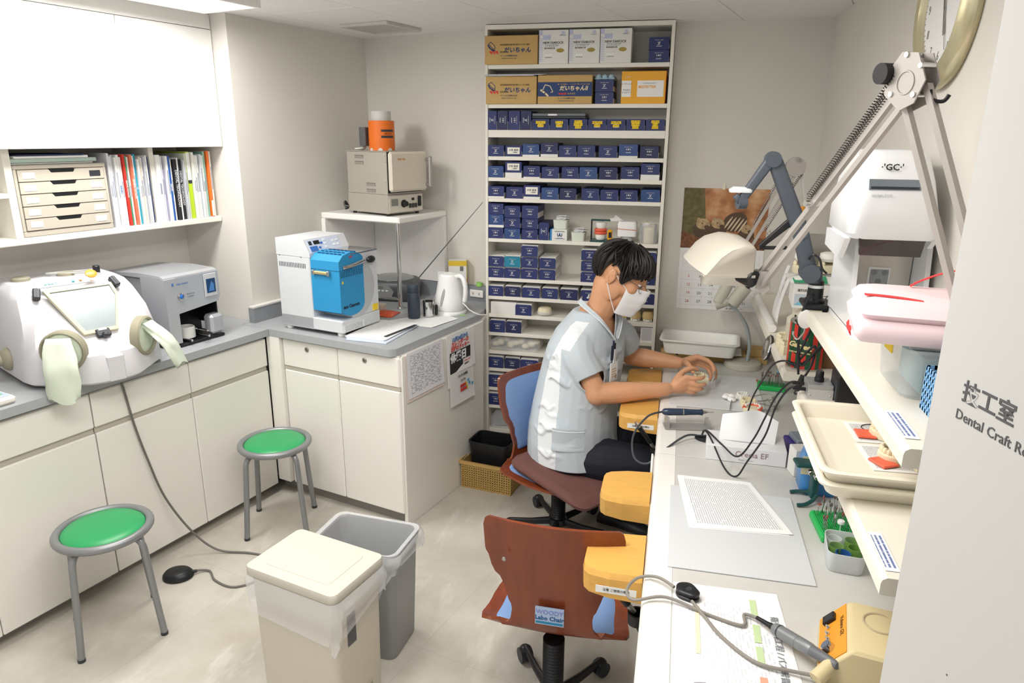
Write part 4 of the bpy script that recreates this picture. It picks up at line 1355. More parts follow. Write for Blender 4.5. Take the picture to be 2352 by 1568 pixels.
# papers under and in front of them
def sheet(name, pts, z, m, label, cat='paper', th=.0008, uv=True, par=None, frame=Lp, wav=0.0):
    """thin paper lying flat: 4 corners bl, br, tr, tl"""
    o = frame(pts[0][0], pts[0][1], z)
    rel = [Vector(frame(x, y, z)) - Vector(o) for x, y in pts]
    n = 10 if wav else 1
    mb = MB()
    def fn(u, v):
        p = rel[0].lerp(rel[1], u).lerp(rel[3].lerp(rel[2], u), v)
        return p + Vector((0, 0, th + wav * (.5 + .5 * sin(7 * u + 3 * v)) * (u * u + v * .3)))
    mb.shell(fn, n, n, th)
    me = mb.mesh(name, m, 60)
    uvl = me.uv_layers.new(name='UVMap')
    W = n + 1
    for lp in me.loops:
        i = lp.vertex_index % (W * W)
        uvl.data[lp.index].uv = ((i % W) / n, (i // W) / n)
    ob = link(name, me, par, o)
    if label:
        tag(ob, label, cat)
    return ob
PG1 = page_mat('page_faint', 'eff0ee', 'c9cccf', 46, 6, .45)
PG2 = page_mat('page_text', 'f3f3f3', '777b86', 70, 9, .55)
st = Lthing('paper_stack', 'stack of printed sheets in clear folders on the peninsula', 'papers', (-2.13, 2.70, .911))
for k, (dx, dy, a, m_) in enumerate(((.01, -.015, .05, mat('folder_clear_blue', 'c6d4ec', .25)), (.006, -.006, .03, PAPER), (.0, .0, .0, mat('folder_clear_blue', 'c6d4ec', .25)), (-.008, .006, -.02, PAPER), (-.004, .01, .01, PG1))):
    o = B(-.107, .107, -.165, .165, .0026 * k, .0026 * k + .0022, b=.0004).obj('sheet', m_, st, (dx, dy, 0), (0, 0, a + .12), uv=(0, 1))
B(.085, .10, -.10, .15, .0134, .0165).obj('dark_file_edge', DARK, st)
sheet('paper_sheet', [(-2.25, 2.89), (-1.965, 2.885), (-1.945, 3.11), (-2.12, 3.17)], .9105, PG1, 'crumpled white sheet under the mug and the vacuum bottle', wav=.002)
t = Lthing('orange_packet', 'orange red food packet lying behind the casting machine', 'packet', (-2.35, 3.00, .911), .2)
mb = MB(); mb.shell(lambda u, v: (-.07 + .14 * u, -.06 + .12 * v, .016 * sin(pi * u) ** .5 * sin(pi * v) ** .5 + .003), 8, 8, .003); mb.obj('packet_body', mat('packet_orange', 'd2542b', .35, var=.25, vscale=40), t)
B(-.10, -.02, .02, .07, 0, .045, b=.004).obj('beige_carton', mat('carton_beige', 'c9bfae', .6), t)
t = tag(B(-.017, .017, -.004, .004, 0, .004, b=.001).obj('green_scrap', mat('sticky_green', 'a8dc8a', .6), None, Lp(-1.963, 3.185, .911), (0, 0, .3)), 'pale green scrap of tape on the peninsula edge', 'scrap')
mb = MB(); mb.lathe([(.018, 0), (.018, .022), (.012, .022), (.012, 0)], n=20)
tag(mb.obj('tape_roll', mat('tape_green', '9fd66f', .5), None, Lp(-2.068, 3.545, .9975)), 'small green tape roll on the upstand beside the drink carton', 'tape')
t = Lthing('wall_socket', 'white double wall socket on the grey upstand behind the kettle', 'socket', (-2.075, 3.5305, .955))
B(-.045, .045, -.012, 0, -.022, .022, b=.004).obj('plate', WHITE, t)
for x in (-.02, .02):
    B(x - .004, x - .002, -.0126, -.0118, -.007, .007).obj('slot', INK, t)
    B(x + .002, x + .004, -.0126, -.0118, -.007, .007).obj('slot', INK, t)

# papers taped to the end panel of the peninsula (x_L = -1.875)
def taped(name, y0, y1, z0, z1, off, m, label, tilt=0.0, extra=None):
    o = Lthing(name, label, 'paper', (-1.8745 + off, (y0 + y1) / 2, z0))
    o.rotation_euler = (tilt, 0, -SL)
    h = z1 - z0
    hw = (y1 - y0) / 2
    mb = MB()
    mb.shell(lambda u, v: (.0012 + .010 * (1 - v) ** 2 * (.4 + .6 * u), -hw + 2 * hw * u, h * v), 4, 8, .0007)
    me = mb.mesh('sheet', m, 60)
    uvl = me.uv_layers.new(name='UVMap')
    for lp in me.loops:
        i = lp.vertex_index % 45
        uvl.data[lp.index].uv = ((i % 5) / 4, (i // 5) / 8)
    link('sheet', me, o)
    return o
PGC = page_mat('page_columns', 'e6e6ea', '7d8090', 44, 1.6, .5)
taped('notice_sheet', 2.528, 2.832, .640, .868, .0, mat('paper_pinkish', 'ecdcd4', .7), 'pinkish backing sheet taped behind the printed notice on the peninsula end')
taped('notice_sheet', 2.535, 2.838, .655, .880, .004, PGC, 'printed notice sheet with small charts taped to the peninsula end')
taped('notice_sheet', 2.955, 3.148, .665, .872, .0, PAPER, 'plain white sheet partly behind the holiday poster on the peninsula end')
taped('notice_sheet', 2.875, 3.07, .60, .88, .003, PAPER, 'white sheet taped under the holiday poster on the peninsula end')
po = taped('poster', 2.882, 3.098, .668, .868, .008, PAPER, 'black, red and white holiday poster taped to the peninsula end')
B(.006, .0066, -.100, .100, .006, .118).obj('black_block', INK, po)
text('12月24日から', .026, mat('print_blue', '2a6bb0', .5), po, (.0072, 0, .182), RIGHTF, bold=.001)
text('カレンダーの', .028, mat('print_red', 'd23a36', .6), po, (.0072, .0, .158), RIGHTF, bold=.001)
text('日曜のラッキー', .026, mat('print_red', 'd23a36', .6), po, (.0072, .0, .133), RIGHTF, bold=.001)
text('休業日', .052, PRW, po, (.0085, -.02, .085), RIGHTF, bold=.003)
B(.0066, .0076, .025, .095, .012, .058).obj('white_block', PAPER, po)
text('11月8日 正月', .012, mat('print_red', 'd23a36', .6), po, (.0082, .06, .045), RIGHTF)
text('休診案内', .012, INK, po, (.0082, .06, .028), RIGHTF)
lf = taped('leaflet', 2.886, 3.12, .495, .672, .012, PG1, 'white leaflet with red bars hanging below the holiday poster')
for (z, y, w_) in ((.085, -.03, .055), (.062, -.028, .062)):
    B(.010, .0108, y, y + w_, z, z + .016).obj('red_bar', mat('print_red', 'd23a36', .6), lf)
    B(.010, .0109, y + w_, y + w_ + .012, z, z + .016).obj('yellow_bar', mat('sign_yellow', 'f0d032', .5), lf)
text('さいたま歯科', .016, INK, lf, (.0082, .0, .150), RIGHTF, bold=.0004)
text('2024年版', .012, INK, lf, (.0090, .0, .122), RIGHTF)
for (y, z) in ((.045, .10), (.055, .082), (.085, .070)):
    B(.0095, .0106, y, y + .014, z, z + .014).obj('blue_square', mat('print_cyan', '4a9fcf', .5), lf)

# ================================================================== stools
SG = mat('stool_green', '2f9e5f', .35)
SM = mat('stool_grey_metal', '8f9193', .38, .45)
def stool(loc, rz, label):
    t = thing('stool', label, 'stool', loc, rz, 'green round stools')
    mb = MB(); mb.lathe([(.138, .428), (.140, .436), (.128, .446), (.09, .450), (0, .451)], n=40); mb.obj('seat_pad', SG, t)
    mb = MB(); mb.tube([(.156 * cos(2 * pi * k / 40), .156 * sin(2 * pi * k / 40), .432) for k in range(40)], .0155, 10, closed=True); mb.obj('seat_ring', SM, t)
    mb = MB(); mb.lathe([(.145, .418), (.145, .428), (0, .428)], n=32); mb.obj('seat_underside', BLACK, t)
    for k in range(4):
        a = pi / 2 * k
        d = Vector((cos(a), sin(a), 0))
        pts = spl([d * .10 + Vector((0, 0, .412)), d * .135 + Vector((0, 0, .408)), d * .158 + Vector((0, 0, .385)), d * .166 + Vector((0, 0, .33)), d * .180 + Vector((0, 0, .16)), d * .195 + Vector((0, 0, .008))], 5)
        mb = MB(); mb.tube(pts, .0125, 12); lg = mb.obj('leg', SM, t)
        mb = MB(); mb.lathe([(.0135, 0), (.0135, .012), (0, .012)], (d.x * .195, d.y * .195, 0), n=12); mb.obj('leg_cap', DARK, lg)
    return t
stool((-2.008, 1.936, 0), radians(93 - 1.5), 'green round stool in front of the sandblaster cabinet, by the foot switch')
stool((-1.805, 2.78, 0), radians(66), 'green round stool in the corner between the counter and the peninsula')

# ================================================================== waste bins
PB = mat('bin_cream', 'd2cbbd', .45)
LIDM = mat('lid_cream', 'cdc8bc', .45)
CLEAR = mat('clear_bag', 'f2f5f7', .14, alpha=.30)
t = thing('pedal_bin', 'cream pedal bin with flat lid and clear liner in front of the grey bin', 'bin', (-1.047, 1.772, 0), radians(-13.5))
rings = [[(x * k, y * k, z) for x, y in rrect(-.168, .168, -.116, .116, .025, 4)] for z, k in ((.01, .93), (.02, .95), (.30, .98), (.52, 1.0))]
mb = MB(); mb.loft(rings); mb.obj('body', PB, t)
rings = [[(x * k, y * k, z) for x, y in rrect(-.180, .180, -.126, .126, .022, 5)] for z, k in ((.522, .99), (.526, 1.0), (.546, 1.0), (.552, .985))]
mb = MB(); mb.loft(rings); mb.obj('lid', LIDM, t)
rings = [[(x, y, z) for x, y in rrect(-.125 * k, .125 * k, -.085 * k, .085 * k, .012, 4)] for z, k in ((.552, 1.02), (.5545, 1.0))]
mb = MB(); mb.loft(rings); mb.obj('lid_emboss', LIDM, t)
B(-.05, .05, -.122, -.100, .0, .014).obj('foot_rail', PB, t)
B(.10, .155, .0, .0, .0, .0).obj('pedal', PB, t) if False else None
B(.150, .200, -.050, .035, .045, .062, b=.006).obj('pedal', PB, t)
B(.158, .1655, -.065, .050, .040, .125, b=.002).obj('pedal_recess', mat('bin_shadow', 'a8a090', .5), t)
B(.1655, .1668, -.060, -.020, .330, .505).obj('label', mat('label_dark', '5c5b5e', .5), t)
text('30', .045, PRW, t, (.1672, -.040, .478), RIGHTF, bold=.001)
text('URBAN', .017, PRW, t, (.1672, -.040, .445), RIGHTF)
# crumpled clear liner hanging out under the lid
LINER = mat('bin_liner', 'f6f8fa', .10, alpha=.40)
def liner(par, w0, d0, ztop, drop, r, seed, ang0=0.0):
    rnd = random.Random(seed)
    ol = rrect(-w0, w0, -d0, d0, r, 6)
    n = len(ol)
    ph = [rnd.uniform(0, 6.28) for _ in range(6)]
    rings = []
    for j in range(9):
        f = j / 8
        rg = []
        for i, (x, y) in enumerate(ol):
            a = 2 * pi * i / n
            out = 1.01 + .05 * sin(pi * min(1, f * 1.25)) + .03 * f * (sin(5 * a + ph[0] + 4 * f) + .7 * sin(9 * a + ph[1] - 6 * f) + .5 * sin(14 * a + ph[2] + 9 * f))
            z = ztop - drop * f * (.8 + .28 * sin(2 * a + ph[3]) + .08 * sin(7 * a + ph[4]))
            rg.append((x * out, y * out, z))
        rings.append(rg)
    mb = MB(); mb.loft(rings[::-1], cap0=False, cap1=False)
    return mb.obj('plastic_liner', LINER, par, sharp=25)
liner(t, .180, .126, .522, .165, .03, 3)
GB = mat('bin_grey', '9a9c9d', .42)
t = thing('waste_bin', 'tall grey waste bin with clear liner beside the peninsula corner', 'bin', (-1.035, 2.115, 0), radians(-4))
ol = rrect(-.165, .165, -.112, .112, .035, 6)
rings = [[(x * k, y * k, z) for x, y in ol] for z, k in ((.0, .86), (.008, .88), (.41, .985), (.412, 1.03), (.440, 1.04), (.442, 1.0), (.436, .965), (.20, .92), (.02, .86))]
mb = MB(); mb.loft(rings); mb.obj('body', GB, t)
liner(t, .178, .124, .446, .10, .04, 9)
mb = MB()
ol2 = rrect(-.158, .158, -.106, .106, .032, 6)
mb.loft([[(x * k, y * k, z) for x, y in ol2] for z, k in ((.449, 1.10), (.446, 1.0), (.40, .985), (.25, .95))][::-1], cap0=False, cap1=False)
mb.obj('inner_liner', LINER, t)
# ================================================================== desks, hutches, door
DT = mat('desk_grey_top', 'cdccc8', .4, var=.02, vscale=25)
DW = mat('desk_white', 'f1efea', .35)
def desk(y0, y1, label):
    t = thing('work_desk', label, 'desk', (0, y0, 0))
    L = y1 - y0
    B(.052, .650, .001, L - .001, .672, .700, b=.002).obj('top', DT, t)
    mb = MB()
    mb.prism_y([(-.024, .640), (.052, .640), (.052, .7004), (-.006, .7004), (-.019, .695), (-.024, .684)], .001, L - .001)
    mb.obj('front_trim', DW, t)
    B(.0, .645, .003, .030, 0, .640, b=.002).obj('side_panel', DW, t)
    B(.0, .645, L - .030, L - .003, 0, .640, b=.002).obj('side_panel', DW, t)
    B(.60, .645, .030, L - .030, .05, .640).obj('rear_panel', DW, t)
    B(.002, .60, .030, L - .030, .590, .640).obj('apron', DW, t)
    return t
d1 = desk(2.518, 3.852, 'white dental work desk at the calendar wall where the man works')
d2 = desk(1.20, 2.516, 'white dental work desk beside the open door with the orange control unit')
mb = MB(); mb.X = Matrix.Translation((-.030, 1.318, .615)) @ Matrix.Rotation(pi / 2, 4, 'Y'); mb.lathe([(.055, -.006), (.055, .0), (.045, .006), (0, .006)], n=24, sx=1.4)
mb.obj('cable_port', DW, d2)
mb = MB(); mb.X = Matrix.Translation((-.030, .03, .60)) @ Matrix.Rotation(pi / 2, 4, 'Y'); mb.lathe([(.045, -.006), (.045, .0), (.036, .006), (0, .006)], n=24, sx=1.5)
mb.obj('cable_port', DW, d1)

HW = mat('hutch_ivory', 'ece7da', .4)
def hutch(y0, y1, lo, hi, label):
    t = thing('desk_shelf', label, 'shelf', (.40, y0, .7005))
    L = y1 - y0
    def plank(z, x0):
        mb = MB()
        o = [(x0, z - .034), (x0 + .006, z - .036), (.252, z - .036), (.252, z), (x0 + .010, z), (x0 + .002, z - .005), (x0, z - .012)]
        mb.prism_y(o, 0, L)
        return mb.obj('board', HW, t)
    plank(lo - .7005, 0)
    if hi:
        plank(hi - .7005, 0)
    for y in ((.04, L - .04)):
        B(.222, .250, y - .012, y + .012, 0, (hi or lo) - .737, b=.002).obj('upright', HW, t)
    return t
hutch(1.222, 2.225, 1.095, 1.347, 'two tier ivory desk shelf holding the curing unit and beige tray')
hutch(2.523, 3.845, 1.060, None, 'single ivory desk shelf holding the striped can and boxes')

# paper rail on the far desk shelf
t = thing('paper_roll_holder', 'white rail with hanging paper strips above the far desk', 'holder', (.418, 3.05, 1.0605))
mb = MB(); mb.cyl((.0, .0, .018), (.0, .62, .018), .0175, n=18); mb.obj('rail', WHITE, t)
for (y, w_, h) in ((.10, .05, .20), (.16, .05, .24), (.22, .04, .16)):
    mb = MB(); mb.shell(lambda u, v: (.028 + .035 * v * v + .004 * sin(4 * u), y - w_ / 2 + w_ * u, .02 + h * v), 4, 8, .001); mb.obj('paper_strip', PAPER, t)

# ------------------------------------------------------------------ wooden arm rests of the work stations
WOOD = mat('armrest_wood', 'e0ad5a', .4, var=.06, vscale=14, stretch=(1, 6, 6))
def armrest(yc, label, lab=False, w0=.115, w1=.085):
    t = thing('arm_rest', label, 'arm rest', (-.0255, yc, .612), 0, 'wooden arm rests on the desks')
    mb = MB()
    # plan tapers to a rounded tip, top slopes down to the tip
    n = 7
    outl = [(0, w0), (-.09, w0 * .98), (-.148, w1 + .012), (-.165, w1 - .006), (-.170, w1 - .03), (-.170, -w1 + .03), (-.165, -w1 + .006), (-.148, -w1 - .012), (-.09, -w0 * .98), (0, -w0)]
    top = [(x, y, .078 + .10 * x * .35) for x, y in outl]
    bot = [(x * .99, y * .99, .0 - .10 * x * .30) for x, y in outl]
    mid = [(x * 1.0, y, .066 + .10 * x * .35) for x, y in outl]
    topi = [(min(x * .985, -.001), y * .93, .082 + .10 * x * .35) for x, y in outl]
    mb.loft([bot, mid, topi][::1], smooth=False)
    mb.obj('pad', WOOD, t, sharp=30)
    B(.0, .001, -w0 * .6, w0 * .6, .0, .028).obj('mounting_plate', STEEL, t)
    if lab:
        o = B(-.125, -.012, -w0 * .985 - .0012, -w0 * .985 - .0002, .018, .040).obj('caution_label', PAPER, t)
        o.rotation_euler = (0, .0, -.02)
        text('注意 ご使用の際は', .009, INK, t, (-.07, -w0 * .985 - .0016, .030))
    return t
armrest(3.465, 'wooden arm rest at the far side of the working man')
armrest(3.015, 'wooden arm rest with label under the working man\'s elbow', True)
armrest(2.255, 'wooden arm rest over the seated man\'s knee, beside the free chair')
armrest(1.825, 'wooden arm rest with label in front of the empty brown chair', True)
# air blow nozzles fixed under the arm rests
for (x, y, nm) in ((-.062, 2.875, 'black air nozzle with steel tip below the working man\'s arm rest'), (-.075, 1.735, 'black air nozzle with steel tip beside the empty brown chair')):
    t = thing('air_nozzle', nm, 'nozzle', (x, y, .60))
    a, b_ = Vector((-.055, -.01, .075)), Vector((.03, .03, -.055))
    mb = MB(); mb.cyl(a.lerp(b_, .18), a.lerp(b_, .78), .0105, n=14); mb.obj('grip', BLACK, t)
    mb = MB(); mb.cyl(a, a.lerp(b_, .18), .006, .009, 12); mb.obj('tip', CHROME, t)
    mb = MB(); mb.cyl(a.lerp(b_, .78), b_, .008, n=12); mb.obj('joint', STEEL, t)
    mb = MB(); mb.lathe([(.026, -.035), (.028, .0), (.022, .0), (.020, -.03)], b_ + Vector((.01, .0, .0)), n=20); mb.obj('holder_ring', BLACK, t)
    mb = MB(); mb.tube(spl([b_ + Vector((.01, 0, -.03)), b_ + Vector((.04, 0, -.09)), b_ + Vector((.065, .0, -.16))], 5), .012, 8); mb.obj('bracket', BLACK, t)

# ------------------------------------------------------------------ the open door with the room name
DOORM = mat('door_grey_white', 'c4c3c1', .5)
DY = radians(-16.5)
dr = B(0, .042, -.95, 0, .012, 2.20, b=.002).obj('door_1', DOORM, None, (.388, 1.112, 0), (0, 0, -DY))
struct(dr)
TXT = mat('door_lettering', '565759', .5)
text('技工室', .0335, TXT, dr, (-.0006, -.112, 1.5105), LEFTF, name='room_name', bold=.0006)
text('Dental Craft Room', .0205, TXT, dr, (-.0006, -.139, 1.4760), LEFTF, name='room_name_english', bold=.0001, spacing=1.02)
mb = MB(); mb.X = Matrix.Translation((0, -.14, 1.10)) @ Matrix.Rotation(-pi / 2, 4, 'Y'); mb.ell((0, 0, 0), .0017, .0017, .0006, n=8, m=4); mb.obj('door_stud', DARK, dr)

# ------------------------------------------------------------------ calendar
t = thing('wall_calendar', 'wall calendar with photo of striped boar piglets above the desk', 'calendar', (.234, 3.8595, .957))
B(-.212, .212, -.0022, -.0005, 0, .329).obj('month_sheet', PAPER, t)
def photo_mat():
    m = mat('photo_autumn', 'b98a5c', .4)
    nt = m.node_tree
    b = nt.nodes['Principled BSDF']
    tc = nt.nodes.new('ShaderNodeTexCoord')
    n1 = nt.nodes.new('ShaderNodeTexNoise'); n1.inputs['Scale'].default_value = 9; n1.inputs['Detail'].default_value = 3
    nt.links.new(tc.outputs['Object'], n1.inputs[0])
    cr = nt.nodes.new('ShaderNodeValToRGB')
    e = cr.color_ramp.elements
    e[0].position, e[0].color = .33, (*lin('7d4f35'), 1)
    e[1].position, e[1].color = .68, (*lin('ddb58c'), 1)
    k = e.new(.5); k.color = (*lin('b97f52'), 1)
    nt.links.new(n1.outputs['Fac'], cr.inputs[0])
    nt.links.new(cr.outputs[0], b.inputs['Base Color'])
    return m
B(-.212, .212, -.0024, -.0005, .329, .640).obj('photo', photo_mat(), t)
mb = MB(); mb.prism_y([(-.212, .345), (-.075, .345), (-.090, .45), (-.110, .640), (-.212, .640)], -.0027, -.0024); mb.obj('tree_trunk', mat('trunk_olive', '6d6340', .6, var=.3, vscale=40), t)
mb = MB(); mb.prism_y([(-.212, .329), (.212, .329), (.212, .39), (.10, .40), (.03, .36), (-.10, .375), (-.16, .40), (-.212, .42)], -.00275, -.0025); mb.obj('leaf_litter', mat('leaves_brown', '7e5236', .6, var=.45, vscale=90), t)
PIG = mat('piglet_tan', 'b59a74', .6, var=.25, vscale=60)
PIGD = mat('piglet_dark', '5a4636', .6)
PIGL = mat('piglet_cream', 'd8c6a6', .6)
def blob(cx, cz, rx, rz, m, nm, rot=0.0, y=-.003):
    mb = MB(); mb.X = Matrix.Translation((cx, y, cz)) @ Matrix.Rotation(rot, 4, 'Y'); mb.ell((0, 0, 0), rx, .0006, rz, n=18, m=10); return mb.obj(nm, m, t)
for i, (cx, cz, s) in enumerate(((-.105, .455, 1.0), (-.03, .46, .95), (.115, .435, .8))):
    blob(cx + .0, cz - .028, .050 * s, .045 * s, PIGD, 'piglet_body', 0, -.0029)
    hd = blob(cx, cz, .036 * s, .030 * s, PIG, 'piglet_head', .2, -.0032)
    blob(cx + .022 * s, cz - .016 * s, .016 * s, .012 * s, PIGD, 'piglet_snout', .5, -.0036)
    blob(cx - .022 * s, cz + .020 * s, .011 * s, .014 * s, PIG, 'piglet_ear', -.3, -.0034)
    blob(cx - .004 * s, cz + .004 * s, .004 * s, .004 * s, PIGD, 'piglet_eye', 0, -.0037)
blob(.055, .470, .062, .050, PIGD, 'piglet_body', -.4, -.0031)
for k in range(5):
    blob(.022 + k * .018, .468 - .004 * k, .0045, .044 - .003 * abs(k - 2), PIGL, 'piglet_stripe', .55, -.0034)
RDI = mat('date_red', 'c0474f', .6)
DI = mat('date_grey', '5b5c60', .6)
GL_ = mat('grid_grey', 'b9bcc0', .6)
mb = MB()
zrows = [.022 + .0455 * k for k in range(7)]
for z in zrows:
    mb.box(-.195, .195, -.0026, -.0022, z, z + .0007)
for k in range(8):
    x = -.195 + k * .0557
    mb.box(x, x + .0006, -.0026, -.0022, .022, .296)
mb.obj('date_grid', GL_, t)
day = 5 - 7 + 1
for r_ in range(5):
    for c in range(7):
        d = 26 - 7 * r_ + c - 0
        if r_ == 4: d = c - 2
        if 1 <= d <= 31:
            text(str(d), .0205, RDI if c == 0 else DI, t, (-.157 + .0585 * c, -.0028, .042 + .0455 * r_), name='date')
text('（株）歯科材料 カレンダー', .008, DI, t, (.09, -.0028, .011), name='footer_text')
B(-.023, -.008, -.003, -.0022, .635, .668).obj('tape_strip', mat('tape_ivory', 'e9e4cf', .4), t)

# ------------------------------------------------------------------ wall clock
t = thing('wall_clock', 'round wall clock with champagne gold rim on the right wall', 'clock', (.654, 2.19, 2.185))
CG = mat('clock_champagne', 'cfc7a4', .25, .55)
X = Matrix.Rotation(-pi / 2, 4, 'Y')
mb = MB(); mb.X = X; mb.lathe([(.205, 0), (.212, .012), (.210, .022), (.198, .036), (.180, .044), (.165, .040), (.160, .030), (.158, .022)], n=56, caps=False); mb.obj('rim', CG, t)
mb = MB(); mb.X = X; mb.lathe([(.160, .018), (.160, .0215), (0, .0215)], n=48); mb.obj('dial', PAPER, t)
for k in range(12):
    a = radians(30 * k)
    text(str(k or 12), .032, mat('numeral_grey', '6d6d68', .5), t, (-.0222, -.128 * sin(a), .128 * cos(a)), LEFTF, name='numeral')
mb = MB()
for k in range(60):
    mb.X = Matrix.Rotation(radians(6 * k), 4, 'X')
    mb.box(-.0224, -.0216, -.0006, .0006, .150, .156)
mb.X = Matrix.Identity(4)
mb.obj('minute_track', INK, t)
for (ln, a, w_, nm) in ((.085, 200, .0045, 'hour_hand'), (.125, 30, .003, 'minute_hand'), (.13, 205, .0012, 'second_hand')):
    mb = MB(); mb.X = Matrix.Rotation(radians(-a), 4, 'X'); mb.box(-.0262, -.0250, -w_, w_, -.02, ln, b=.0004); mb.obj(nm, mat('hand_grey', '6a675c', .4), t)
text('1985', .014, INK, t, (-.0225, -.0, .05), LEFTF, name='clock_brand')
mb = MB(); mb.X = X; mb.lathe([(.160, .030), (.10, .0335), (0, .035)], n=40); mb.obj('glass', mat('clock_glass', 'ffffff', .02, alpha=.06), t)

# ================================================================== things on the far desk
def matx(x0, x1, y0, y1, m, label, sk=0.0):
    t = thing('desk_mat', label, 'mat', ((x0 + x1) / 2, (y0 + y1) / 2, .7008), sk)
    B(-(x1 - x0) / 2, (x1 - x0) / 2, -(y1 - y0) / 2, (y1 - y0) / 2, 0, .004, b=.001).obj('sheet', m, t)
    return t
MT = mat('mat_pale', 'dfe2e4', .5)
matx(.020, .430, 3.036, 3.510, MT, 'pale grey desk mat under the working man\'s hands')
# cardboard boxes, papers and white tray at the wall
t = thing('kraft_carton', 'long brown carton lying on the desk under the white tray', 'box', (.195, 3.79, .7008))
B(-.235, .205, -.045, .06, 0, .048, b=.002).obj('body', KRAFT, t)
mb = MB()
for x in (-.15, .18):
    mb.X = Matrix.Translation((x, -.0455, .030)) @ Matrix.Rotation(pi / 2, 4, 'X'); mb.lathe([(.008, 0), (.008, .0006), (.005, .0006), (.005, 0)], n=14)
mb.X = Matrix.Identity(4); mb.obj('box_print', DARK, t)
t = thing('kraft_carton', 'square brown carton behind the gooseneck lamp base', 'box', (.455, 3.80, .7008))
B(-.05, .055, -.04, .055, 0, .075, b=.002).obj('body', KRAFT, t)
B(-.05, .055, -.0405, -.039, .038, .040).obj('flap_seam', PBRN, t)
t = thing('magazines', 'two thin magazines between the carton and the white tray', 'magazines', (.19, 3.765, .7492))
for k in range(2):
    B(-.205 + .02 * k, .165 + .02 * k, -.05, .08, .005 * k, .005 * k + .0042, b=.001).obj('magazine', [mat('cover_grey', 'b9b9bb', .3), PAPER][k], t, (0, 0, 0), (0, 0, -.05))
TRW = mat('tray_white', 'f2f2ec', .3)
def tray(name, w, d, h, m, par, z=0.0, fl=.022):
    out = lambda k, e=0: rrect(-w / 2 * k - e, w / 2 * k + e, -d / 2 * k - e, d / 2 * k + e, .03, 5)
    prof = [(.0, .93, 0), (.004, .94, 0), (h - .008, 1.0, 0), (h - .008, 1.0, fl * .6), (h - .002, 1.0, fl * .7), (h, 1.0, fl * .5), (h, 1.0, 0), (h - .004, .99, -.002), (.006, .935, -.002)]
    mb = MB(); mb.loft([[(x, y, z + zz) for x, y in out(k, e)] for zz, k, e in prof])
    return mb.obj(name, m, par, sharp=50)
t = thing('plastic_tray', 'white plastic tray on the magazines below the calendar', 'tray', (.157, 3.735, .760), radians(-4))
tray('tray_shell', .375, .21, .075, TRW, t)
# gooseneck light
GN = mat('lamp_greige', 'c9c6b8', .45)
t = thing('gooseneck_lamp', 'greige twin headed gooseneck lamp with round base on the far desk', 'lamp', (.380, 3.70, .7008))
mb = MB(); mb.lathe([(.092, 0), (.094, .006), (.092, .026), (.084, .032), (.055, .034), (.055, .037), (0, .038)], n=40); mb.obj('base', GN, t)
pts = spl([(.018, -.02, .036), (.022, -.02, .125), (-.004, -.02, .225), (-.058, -.02, .300), (-.105, -.02, .340)], 8)
mb = MB(); mb.tube(pts, .0095, 12); mb.obj('gooseneck', mat('neck_grey', 'b9c2c4', .4, .4), t)
hd = MB(); hd.cyl((-.165, -.03, .325), (-.105, -.03, .352), .027, n=18); hd.obj('elbow_block', GN, t)
for (a, b_, r_) in (((-.150, -.035, .345), (-.105, -.035, .455), .029), ((-.085, -.045, .338), (-.025, -.045, .432), .034)):
    mb = MB(); mb.cyl(a, b_, r_, n=22); h_ = mb.obj('lamp_barrel', GN, t)
    d = (Vector(b_) - Vector(a)).normalized()
    mb = MB(); mb.cyl(b_, Vector(b_) + d * .030, r_ * .6, r_ * .5, 16); mb.cyl(Vector(b_) + d * .03, Vector(b_) + d * .045, r_ * .7, r_ * .6, 16); mb.obj('dark_socket', mat('socket_navy', '262c38', .4), h_)

# bur stands
BG = mat('bur_block_green', '27b45a', .4)
def bur_stand(x, y, w, d, rz, label, n, seed):
    rnd = random.Random(seed)
    t = thing('bur_stand', label, 'bur stand', (x, y, .7008), rz)
    B(-w / 2, w / 2, -d / 2, d / 2, 0, .022, b=.004).obj('block', BG, t)
    mb = MB()
    k = 0
    while k * .0062 < w - .012:
        mb.box(-w / 2 + .006 + k * .0062, -w / 2 + .009 + k * .0062, -d / 2 + .004, d / 2 - .004, .0205, .0262)
        k += 1
    mb.obj('ridges', BG, t)
    for i in range(n):
        px, py = rnd.uniform(-w / 2 + .012, w / 2 - .012), rnd.uniform(-d / 2 + .01, d / 2 - .01)
        h = rnd.uniform(.038, .055)
        tx, ty = rnd.uniform(-.006, .006), rnd.uniform(-.006, .006)
        mb = MB(); mb.cyl((px, py, .02), (px + tx, py + ty, .022 + h), .00125, n=6)
        br = mb.obj('bur', STEEL, t)
        kind = rnd.random()
        c = ['8d7f75', '9a9ca0', '7c6a60', 'b9b9b6', 'a35a50', '5c564f'][rnd.randrange(6)]
        mb = MB()
        top = (px + tx, py + ty, .022 + h)
        if kind < .55:
            mb.lathe([(.0013, 0), (.0028, .003), (.0026, .009), (.001, .013)], top, n=8)
        elif kind < .85:
            mb.ell((top[0], top[1], top[2] + .004), .0034, .0034, .006, n=8, m=6)
        else:
            mb.lathe([(.006, 0), (.006, .003), (0, .003)], top, n=12)
        mb.obj('bur_head', mat('bur_' + c, c, .4, .5 if kind < .55 else 0), br)
    return t
bur_stand(.486, 3.375, .125, .080, radians(-6), 'green bur stand full of burs beside the pale desk mat', 34, 4)
bs2 = bur_stand(.530, 2.085, .115, .155, radians(4), 'green bur stand under the near desk shelf beside the glass jars', 40, 8)
mb = MB(); mb.cyl((.0, -.045, .022), (.0, -.045, .052), .0014, n=6); mb.lathe([(.010, 0), (.0105, .004), (.010, .009), (.004, .010), (0, .010)], (.0, -.045, .052), n=18); mb.obj('white_polishing_wheel', PRW, bs2)
